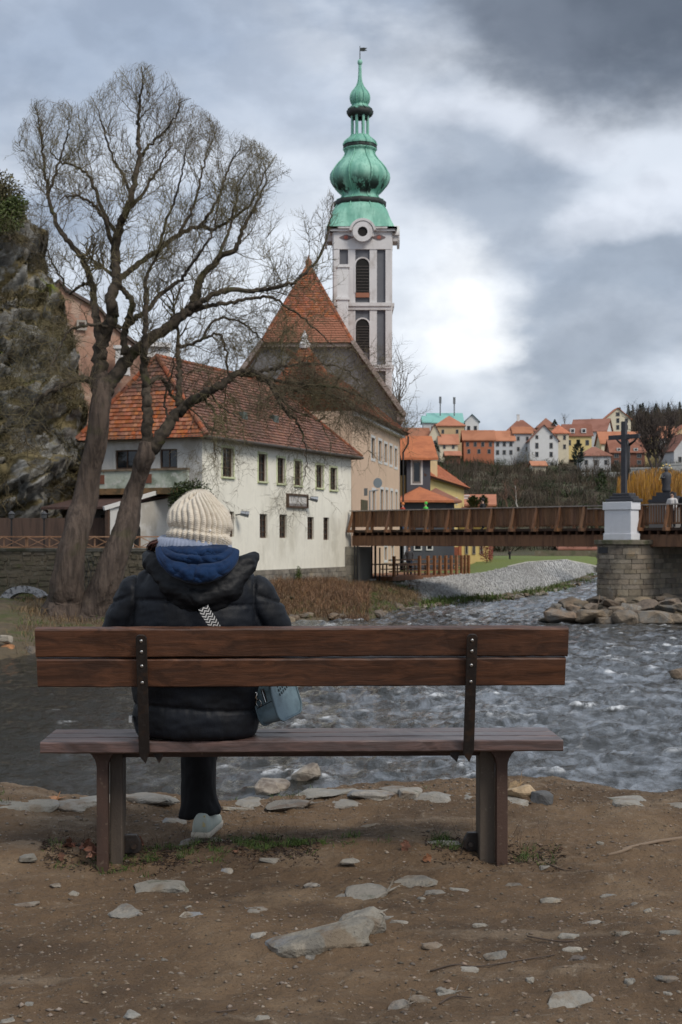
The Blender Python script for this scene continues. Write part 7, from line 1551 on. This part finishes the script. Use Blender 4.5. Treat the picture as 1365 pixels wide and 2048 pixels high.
RR = np.repeat(rv_[:, None], NK, 1)*s_; Zb = np.repeat((CH-(pyv-HY)*5.44/F)[:, None], NK, 1)
low = sstep(TTg, 0, .06)
twist = .55*sstep(TTg, .35, 1.0)+.10*np.sin(2*TH+1)*sstep(TTg, .2, .6)
NRIB = 32; ph = (TH+twist)*NRIB
ribamp = .0075*np.clip(RR/.11, .15, 1)
rib = ribamp*(np.abs(np.cos(ph/2))**.6*2-1.0)
arc = np.concatenate([[0], np.cumsum(np.hypot(np.diff(rv_), np.diff(pyv)))])[:, None]*s_
stitch = .0011*np.sin(2*math.pi*(arc/.0072)+2.2*np.cos(ph))*np.clip(RR/.09, .2, 1)
fold = .008*np.sin(3.2*(Zb-1.30)/.035+2*np.sin(TH*1.0+.5)+.8*np.sin(2*TH))*np.exp(-((Zb-1.275)/.035)**2)
fold += .008*fbm(np.stack([np.cos(TH)*1.7, np.sin(TH)*1.7, TTg*3.0], -1)+2, 3)*sstep(TTg, .05, .3)
crease = -.006*np.exp(-((Zb-(CH-(1061-HY)*5.44/F)-.006*np.sin(TH*2+.4))/.0065)**2)-.016*np.exp(-(((TH-4.30)-1.6*(TTg-.72))/.12)**2)*np.exp(-((TTg-.74)/.13)**2)
fz2 = .0012*fbm(np.stack([np.cos(TH)*60, np.sin(TH)*60, TTg*120], -1), 2)
Rf = RR+rib*low+stitch+fold+crease+fz2
hx0 = (397.5-CX)*5.44/F
HV = np.stack([hx0-.006+sh_[:, None]*s_+Rf*np.cos(TH), YH+Rf*1.02*np.sin(TH), Zb+.004*np.sin(TH*2)*(1-TTg)-.010*np.cos(TH)*(1-TTg)], -1)
M_knit = mat('cream_knit', (.68, .615, .51), .95, [((.55, .48, .38), S(60), .45, .62, .5)], [(S(500), .0010)], sheen=.5, spec=.15)
hat = np_mesh('knitted_hat', HV.reshape(-1, 3), gridf(NR, NK), M_knit, person)
N = 9000; r_ = np.random.RandomState(2); i_, j_ = r_.randint(4, NR-2, N), r_.randint(0, NK-1, N); B = HV[i_, j_]; nn = B-np.array([hx0, YH, 1.30]); nn /= np.linalg.norm(nn, axis=1)[:, None]; D = nn+r_.normal(0, .8, (N, 3)); D /= np.linalg.norm(D, axis=1)[:, None]
v, f = blades(B, D, .004+.006*r_.rand(N)+.006*(TTg[i_, j_] > .75)*r_.rand(N), .00022, 2, .2); setp(np_mesh('fuzz', v, f, mat('cream_fuzz', (.78, .72, .62), .9), hat, smooth=False), kind='stuff')
for px, py in ((358, 1027), (395, 1045), (421, 1061), (404, 1075), (445, 1078), (372, 1062)):
    x = (px-CX)*5.43/F-hx0; z = CH-(py-HY)*5.43/F; rr2 = np.interp(-py, -pyv, rv_)*s_; yy = YH-math.sqrt(max(1e-5, rr2**2-x*x))-.003
    mb = MB(); mb.ball((hx0+x, yy, z), .0048, 10); mb.build('pearl', mat('pearl', (.8, .78, .74), .25), hat, smooth=True)
mb = MB(); q = PT(262, 1438, 5.5); mb.box(q, (.012, .02, .025)); mb.build('label_tag', mat('white_tag', (.75, .75, .72), .7), jkt)

# ================================================================ SHOULDER BAG
M_lea = mat('blue_leather', (.16, .24, .28), .42, [((.075, .12, .145), S(14), .45, .62, .6)], [(S(260), .0009)], spec=.5)
M_leae = mat('leather_edge', (.10, .155, .185), .38, (), [(S(260), .0006)]); M_chrome = mat('chrome', (.7, .7, .68), .18, metal=1.)
bagc = PT(531, 1408, 5.515); bag = thing('shoulder_bag', 'blue-grey leather shoulder bag with zigzag woven strap resting on the bench seat', 'bag', bagc+Vector((0, 0, -.095)))
bmx = Matrix.Rotation(R(-17), 3, 'Y') @ Matrix.Rotation(R(-28), 3, 'Z'); BT = lambda x, y, z: bagc+bmx @ Vector((x, y, z))
hw, hl, hh = .043, .095, .082
def rr_prof(l, h, rt, rb, n=7):
    pts = []
    for cy_, cz, r, a0 in ((l-rb, -h+rb, rb, -90), (l-rt, h-rt, rt, 0), (-l+rt, h-rt, rt, 90), (-l+rb, -h+rb, rb, 180)): pts += [(cy_+r*math.cos(R(a0+90*k/(n-1))), cz+r*math.sin(R(a0+90*k/(n-1)))) for k in range(n)]
    return pts
pf = rr_prof(hl, hh, .06, .038)
mb = MB(); mb.extr([BT(-hw, y+.09, z) for y, z in pf], bmx @ Vector((2*hw, 0, 0))); mb.build('body', M_lea, bag, bevel=.004)
for x in (-hw, hw):
    mb = MB(); pts = [BT(x, (y*1.02)+.09, z*1.02) for y, z in pf]; mb.tube(pts+pts[:2], .0042, 8); mb.build('piping', M_leae, bag, smooth=True)
mb = MB(); yy = .09-hl-.0015; mb.extr([BT(-hw*.86, yy, -.01), BT(hw*.86, yy, .004), BT(hw*.86, yy, .0075), BT(-hw*.86, yy, -.0065)], bmx @ Vector((0, .004, 0))); mb.build('gusset_seam', mat('seam_dark', (.012, .016, .02), .7), bag)
mb = MB(); mb.extr([BT(.003, yy-.001, .006), BT(.017, yy-.001, .008), BT(.017, yy-.001, .06), BT(.003, yy-.001, .06)], bmx @ Vector((0, .004, 0))); zp = mb.build('zip', mat('zip_dark', (.02, .018, .017), .6), bag)
mb = MB(); mb.tube([BT(.010, yy-.003, .008), BT(.010, yy-.003, .06)], .0016, 6); mb.build('zip_teeth', M_chrome, zp)
mb = MB(); cR = BT(-.018, yy-.006, .012); mb.tube([cR+bmx @ Vector((.012*math.cos(a_), -.002, .013*math.sin(a_))) for a_ in np.linspace(0, 2*math.pi, 19)], .0018, 6); mb.build('ring', M_chrome, bag, smooth=True)
mb = MB(); mb.tube([BT(-.020, yy-.006, .024), BT(-.024, yy-.008, .036), BT(-.012, yy-.008, .050), BT(-.028, yy-.01, .062)], [.003, .0045, .004, .003], 8); mb.build('clasp', M_chrome, bag, smooth=True)
mb = MB(); mb.extr([BT(-.026, yy-.002, -.002), BT(-.010, yy-.002, .0), BT(-.010, yy-.002, .012), BT(-.026, yy-.002, .010)], bmx @ Vector((0, -.003, 0))); mb.build('ring_tab', M_leae, bag)
M_emb = mat('embossed', (.035, .055, .068), .6)
for row_ in range(3): # blind-embossed lettering, too small to read
    for k in range(6): mb = MB(); y0 = .05+.016*k; z0 = .05-.017*row_+.004*k; mb.extr([BT(hw+.002, y0, z0-.005), BT(hw+.002, y0+.004+.004*((k+row_) % 2), z0-.005), BT(hw+.002, y0+.003, z0+.006), BT(hw+.002, y0-.002, z0+.006)], bmx @ Vector((.0015, 0, 0))); mb.build('embossed_mark', M_emb, bag)
# woven strap over the back
sp = [PT(430, 1150, 5.36), PT(404, 1200, 5.335), PT(413, 1222, 5.345), PT(428, 1250, 5.353), PT(455, 1300, 5.375), PT(488, 1360, 5.42), BT(-.026, yy-.008, .07)]
sp = [PT(407, 1214, 5.352), PT(412, 1224, 5.352), PT(430, 1252, 5.355), PT(458, 1305, 5.40), PT(490, 1362, 5.45), BT(-.028, yy-.008, .066)]
cs = crom(sp, 8); mb = MB(); zig = MB(); hwS = .021
sd_ = [((cs[min(i+1, len(cs)-1)]-cs[max(i-1, 0)]).cross(Vector((0, -1, 0)))).normalized() for i in range(len(cs))]
mb.grid([[c-s_*hwS, c-s_*hwS+Vector((0, -.003, 0)), c+s_*hwS+Vector((0, -.003, 0)), c+s_*hwS, c-s_*hwS] for c, s_ in zip(cs, sd_)]); stp = mb.build('strap', mat('strap_dark', (.03, .032, .036), .9), bag)
tot = [0.]
for a_, b_ in zip(cs, cs[1:]): tot.append(tot[-1]+(b_-a_).length)
def on(l, w_):
    l = min(max(l, 0), tot[-1]*.999); i = max(k for k in range(len(tot)) if tot[k] <= l); i = min(i, len(cs)-2); t_ = (l-tot[i])/(tot[i+1]-tot[i]); return cs[i].lerp(cs[i+1], t_)+sd_[i].lerp(sd_[i+1], t_)*w_+Vector((0, -.0042, 0))
l = .0
while l < tot[-1]-.03:
    for w0, w1, up_ in ((-.020, -.010, 1), (-.010, .0, -1), (.0, .010, 1), (.010, .020, -1)):
        a_, b_ = (0, .009) if up_ > 0 else (.009, 0); zig.poly(on(l+a_, w0), on(l+b_, w1), on(l+b_+.0055, w1), on(l+a_+.0055, w0))
    l += .0125
setp(zig.build('zigzag', mat('strap_light', (.55, .55, .53), .9), stp), kind='stuff')

# ================================================================ SMALL THINGS ON THE NEAR GROUND
r_ = np.random.RandomState(21); Bs = []
for px0, px1, py0, py1, n in ((95, 200, 1695, 1722, 320), (200, 300, 1700, 1732, 500), (290, 460, 1686, 1716, 1300), (440, 625, 1680, 1706, 2300), (560, 625, 1684, 1712, 500), (640, 725, 1690, 1705, 700), (750, 775, 1694, 1702, 60), (868, 940, 1684, 1706, 600), (1035, 1110, 1690, 1716, 420), (0, 20, 1620, 1632, 80), (440, 640, 1596, 1610, 260), (840, 860, 1606, 1612, 40)):
    for _ in range(n):
        c = G(r_.uniform(px0, px1), r_.uniform(py0, py1), 0); Bs.append((c.x+r_.normal(0, .01), c.y+r_.normal(0, .02), 0))
Bs = np.array(Bs); keep = fbm(Bs*np.array([9, 9, 0])+1, 2) > .02; Bs = Bs[keep]; Bs[:, 2] = near_z(Bs[:, 0], Bs[:, 1])-.004
stuff('grass_tufts', 'sparse short grass growing along the earth under the bench', 'grass', Bs, updirs(len(Bs), 8, .55), .016+.050*r_.rand(len(Bs))**1.6, .0013, M_gr2, 9, .35)
N = 260; tb_ = np.array([tuple(G(r_.uniform(90, 640) if r_.rand() < .75 else r_.uniform(850, 1120), r_.uniform(1660, 1712), 0)) for _ in range(N)]); tb_[:, 2] = near_z(tb_[:, 0], tb_[:, 1])-.005
stuff('dry_stalks', 'thin dry reddish weed stalks under the bench', 'weeds', tb_, updirs(N, 9, .45), .04+.075*r_.rand(N), .0008, mat('dry_stalk', (.06, .032, .022), .9), 10, .1)
M_leafd = mat('dead_leaf', (.15, .062, .035), .85, [((.08, .035, .02), S(60), .45, .6, .7)], obj=.35)
mb = MB(); lf = []
for i in range(9):
    t = i/8; w_ = .021*math.sin(math.pi*t)**.7*(1+.35*math.sin(t*17)); lf.append([Vector((-w_, (t-.5)*.06, .012*math.sin(t*4)+.006)), Vector((0, (t-.5)*.06, .010*math.sin(t*4))), Vector((w_, (t-.5)*.06, .012*math.sin(t*4)+.009))])
mb.grid(lf); lfo = mb.build('dead_leaf', M_leafd, None, org=(0, 0, 0)); leaf_me = lfo.data; bpy.data.objects.remove(lfo)
for k in range(26):
    px, py = (r_.uniform(120, 190), r_.uniform(1690, 1722)) if k < 11 else (r_.uniform(225, 285), r_.uniform(1690, 1716)) if k < 21 else (r_.uniform(300, 1100), r_.uniform(1690, 1730)); p = GN(px, py)
    o = bpy.data.objects.new('dead_leaf', leaf_me); col.objects.link(o); o.location = p+Vector((0, 0, .004+.012*r_.rand())); o.rotation_euler = (r_.normal(0, .5), r_.normal(0, .5), r_.uniform(0, 6.3)); s = r_.uniform(.6, 1.15); o.scale = (s, s, s)
    setp(o, 'curled brown dead leaf on the earth by the bench leg' if k < 21 else 'single brown dead leaf on the bare earth', 'leaf', 'dead leaves by the bench leg' if k < 21 else 'scattered dead leaves')
for k, (pl, lab) in enumerate((([(1365, 1678), (1320, 1684), (1270, 1694), (1245, 1700)], 'bare pale root running over the earth beside the bench'), ([(1262, 1697), (1240, 1706), (1215, 1712)], 'short forked end of the pale root'), ([(1055, 1875), (1120, 1885), (1160, 1883)], 'thin dark stick lying by a smooth whitish stone'), ([(860, 1945), (910, 1932), (960, 1935), (1060, 1920), (1110, 1912)], 'long thin stick lying across the bare earth'), ([(880, 2010), (905, 1996), (945, 1998)], 'short bent twig near the pyramid-shaped stone'), ([(1090, 1727), (1130, 1742), (1160, 1738)], 'dry straw stems by the right bench leg'), ([(410, 2030), (440, 2026), (475, 2022)], 'short brown stick on the smooth earth'))):
    pts = [GN(*q)+Vector((0, 0, .004)) for q in pl]; mb = MB(); big = k < 2; mb.tube(crom(pts, 5), [(.0085 if big else .0026)*(1-.5*i/(5*len(pl))) for i in range(5*(len(pts)-1)+1)], 7); o = mb.build('root' if big else 'stick', mat('root_bark', (.20, .145, .10), .9, (), [(S(60), .004)]) if big else mat('stick_bark', (.07, .05, .038), .9), smooth=True); setp(o, lab, 'root' if big else 'stick')

N = 5200; lt_ = np.array([tuple(G(r_.uniform(85, 640) if r_.rand() < .82 else r_.uniform(850, 1130), 1700+r_.normal(0, 11), 0)) for _ in range(N)]); lt_[:, 2] = near_z(lt_[:, 0], lt_[:, 1])+.001; lt_ = lt_[fbm(lt_*np.array([5, 8, 0])+3, 2) > -.2]; N = len(lt_)
D = r_.normal(size=(N, 3)); D[:, 2] = np.abs(D[:, 2])*.35; D /= np.linalg.norm(D, axis=1)[:, None]
stuff('leaf_litter', 'dark crumbled leaf litter along the ground under the bench', 'litter', lt_, D, .006+.022*r_.rand(N), .0028, mat('litter', (.045, .028, .018), .95, island=.6), 12, .1)
# ================================================================ PASSERS-BY (small, far)
def passer(label, loc, H, yaw, jacket, trousers, hair, hatm=None, arms=.1, bag=None):
    b = Vector(loc); k = H/1.75; c_, s_ = math.cos(yaw), math.sin(yaw); T = lambda x, y, z: b+Vector((x*c_-y*s_, x*s_+y*c_, z))*k
    t = thing('person', label, 'person', loc)
    def blob(nm, tubes, balls, m, parent=t, vox=.022):
        mb = MB()
        for pts, rad in tubes: mb.tube([T(*p) for p in pts], [r*k for r in rad], 10)
        for c, r, sc_ in balls: mb.ball(T(*c), r*k, 12, sc_)
        co, fs = remesh(mb, vox, 4); return cloth(nm, co, fs, m, parent)
    legs = [([(s*.09, 0, .92), (s*.10, .01, .5), (s*.10, -.02, .06)], [.085, .06, .045]) for s in (-1, 1)]
    armt = [([(s*.19, 0, 1.40), (s*.26, .02, 1.15), (s*.24, .14, .93)], [.055, .045, .04]) for s in (-1, 1)]
    blob('body', [([(0, 0, 1.62), (0, 0, 1.42), (0, 0, .9)], [.05, .07, .13])]+legs+armt, [((0, .01, 1.64), .1, (.85, .95, 1.2)), ((0, .11, 1.62), .02, (1, 1, 1.3))]+[((s*.24, .19, .90), .045, (.7, 1, 1)) for s in (-1, 1)], M_skin)
    blob('jacket', [([(0, 0, 1.47), (0, 0, 1.38), (0, 0, 1.1), (0, 0, .85)], [.09, .17, .175, .18])]+[(a[0], [r+.022 for r in a[1]]) for a in armt], [((s*.15, 0, 1.39), .085, (1, 1, .8)) for s in (-1, 1)], jacket)
    blob('trousers', [(a[0], [r+.018 for r in a[1]]) for a in legs], [((0, 0, .92), .15, (1.05, .8, .7))], trousers)
    for s in (-1, 1): mb = MB(); mb.ball(T(s*.10, .05, .045), .06*k, 10, (.8, 1.7, .75)); mb.build('shoe', M_blk, t, smooth=True)
    mb = MB(); mb.ball(T(0, -.012, 1.675), .112*k, 12, (.95, 1, 1.05)); mb.build('hat' if hatm else 'hair', hatm or hair, t, smooth=True)
    return t
cm = lambda n, c: mat('cloth_'+n, c, .85, (), [(S(30), .004)])
hb_, hd_ = cm('hair_brown', (.07, .04, .025)), cm('hair_black', (.015, .012, .012)); jean = cm('jeans', (.05, .085, .15)); blk = cm('black', (.012, .012, .014))
passer('person in a white jacket and black cap on the bridge beside the statue', tuple(P(1345, 0, 66.2).xy)+(DZ,), 1.68, 2.4, cm('white', (.62, .6, .58)), blk, hd_, cm('black', (.012, .012, .014)))
passer('person in a black coat with light hair behind the right bridge rail', tuple(P(1367, 0, 65.4).xy)+(DZ,), 1.74, 2.0, blk, blk, cm('hair_fair', (.5, .3, .17)))
passer('person in an orange-red cap passing the left end of the bridge', tuple(P(806, 0, 78.5).xy)+(DZ,), 1.52, 1.6, cm('red', (.35, .05, .03)), jean, hb_, cm('orange', (.6, .2, .06)))
passer('person wearing a bright green hood on the bridge', tuple(P(852, 0, 76.5).xy)+(DZ,), 1.5, 1.6, cm('green', (.08, .55, .08)), jean, hb_, cm('green', (.08, .55, .08)))
passer('dark-haired person behind the middle of the bridge rail', tuple(P(966, 0, 74.0).xy)+(DZ,), 1.62, 1.6, blk, blk, hd_)
passer('person in blue jeans at the timber fence under the bridge', tuple(P(819, 0, 83.2).xy)+(-.74,), 1.7, 3.0, cm('dark_grey', (.05, .05, .055)), jean, hb_)
q = G(1020, 1120, -.52); passer('tiny dark figure walking on the path above the cobbled slope', (q.x, q.y, -.52), 1.0, .5, blk, blk, hd_)
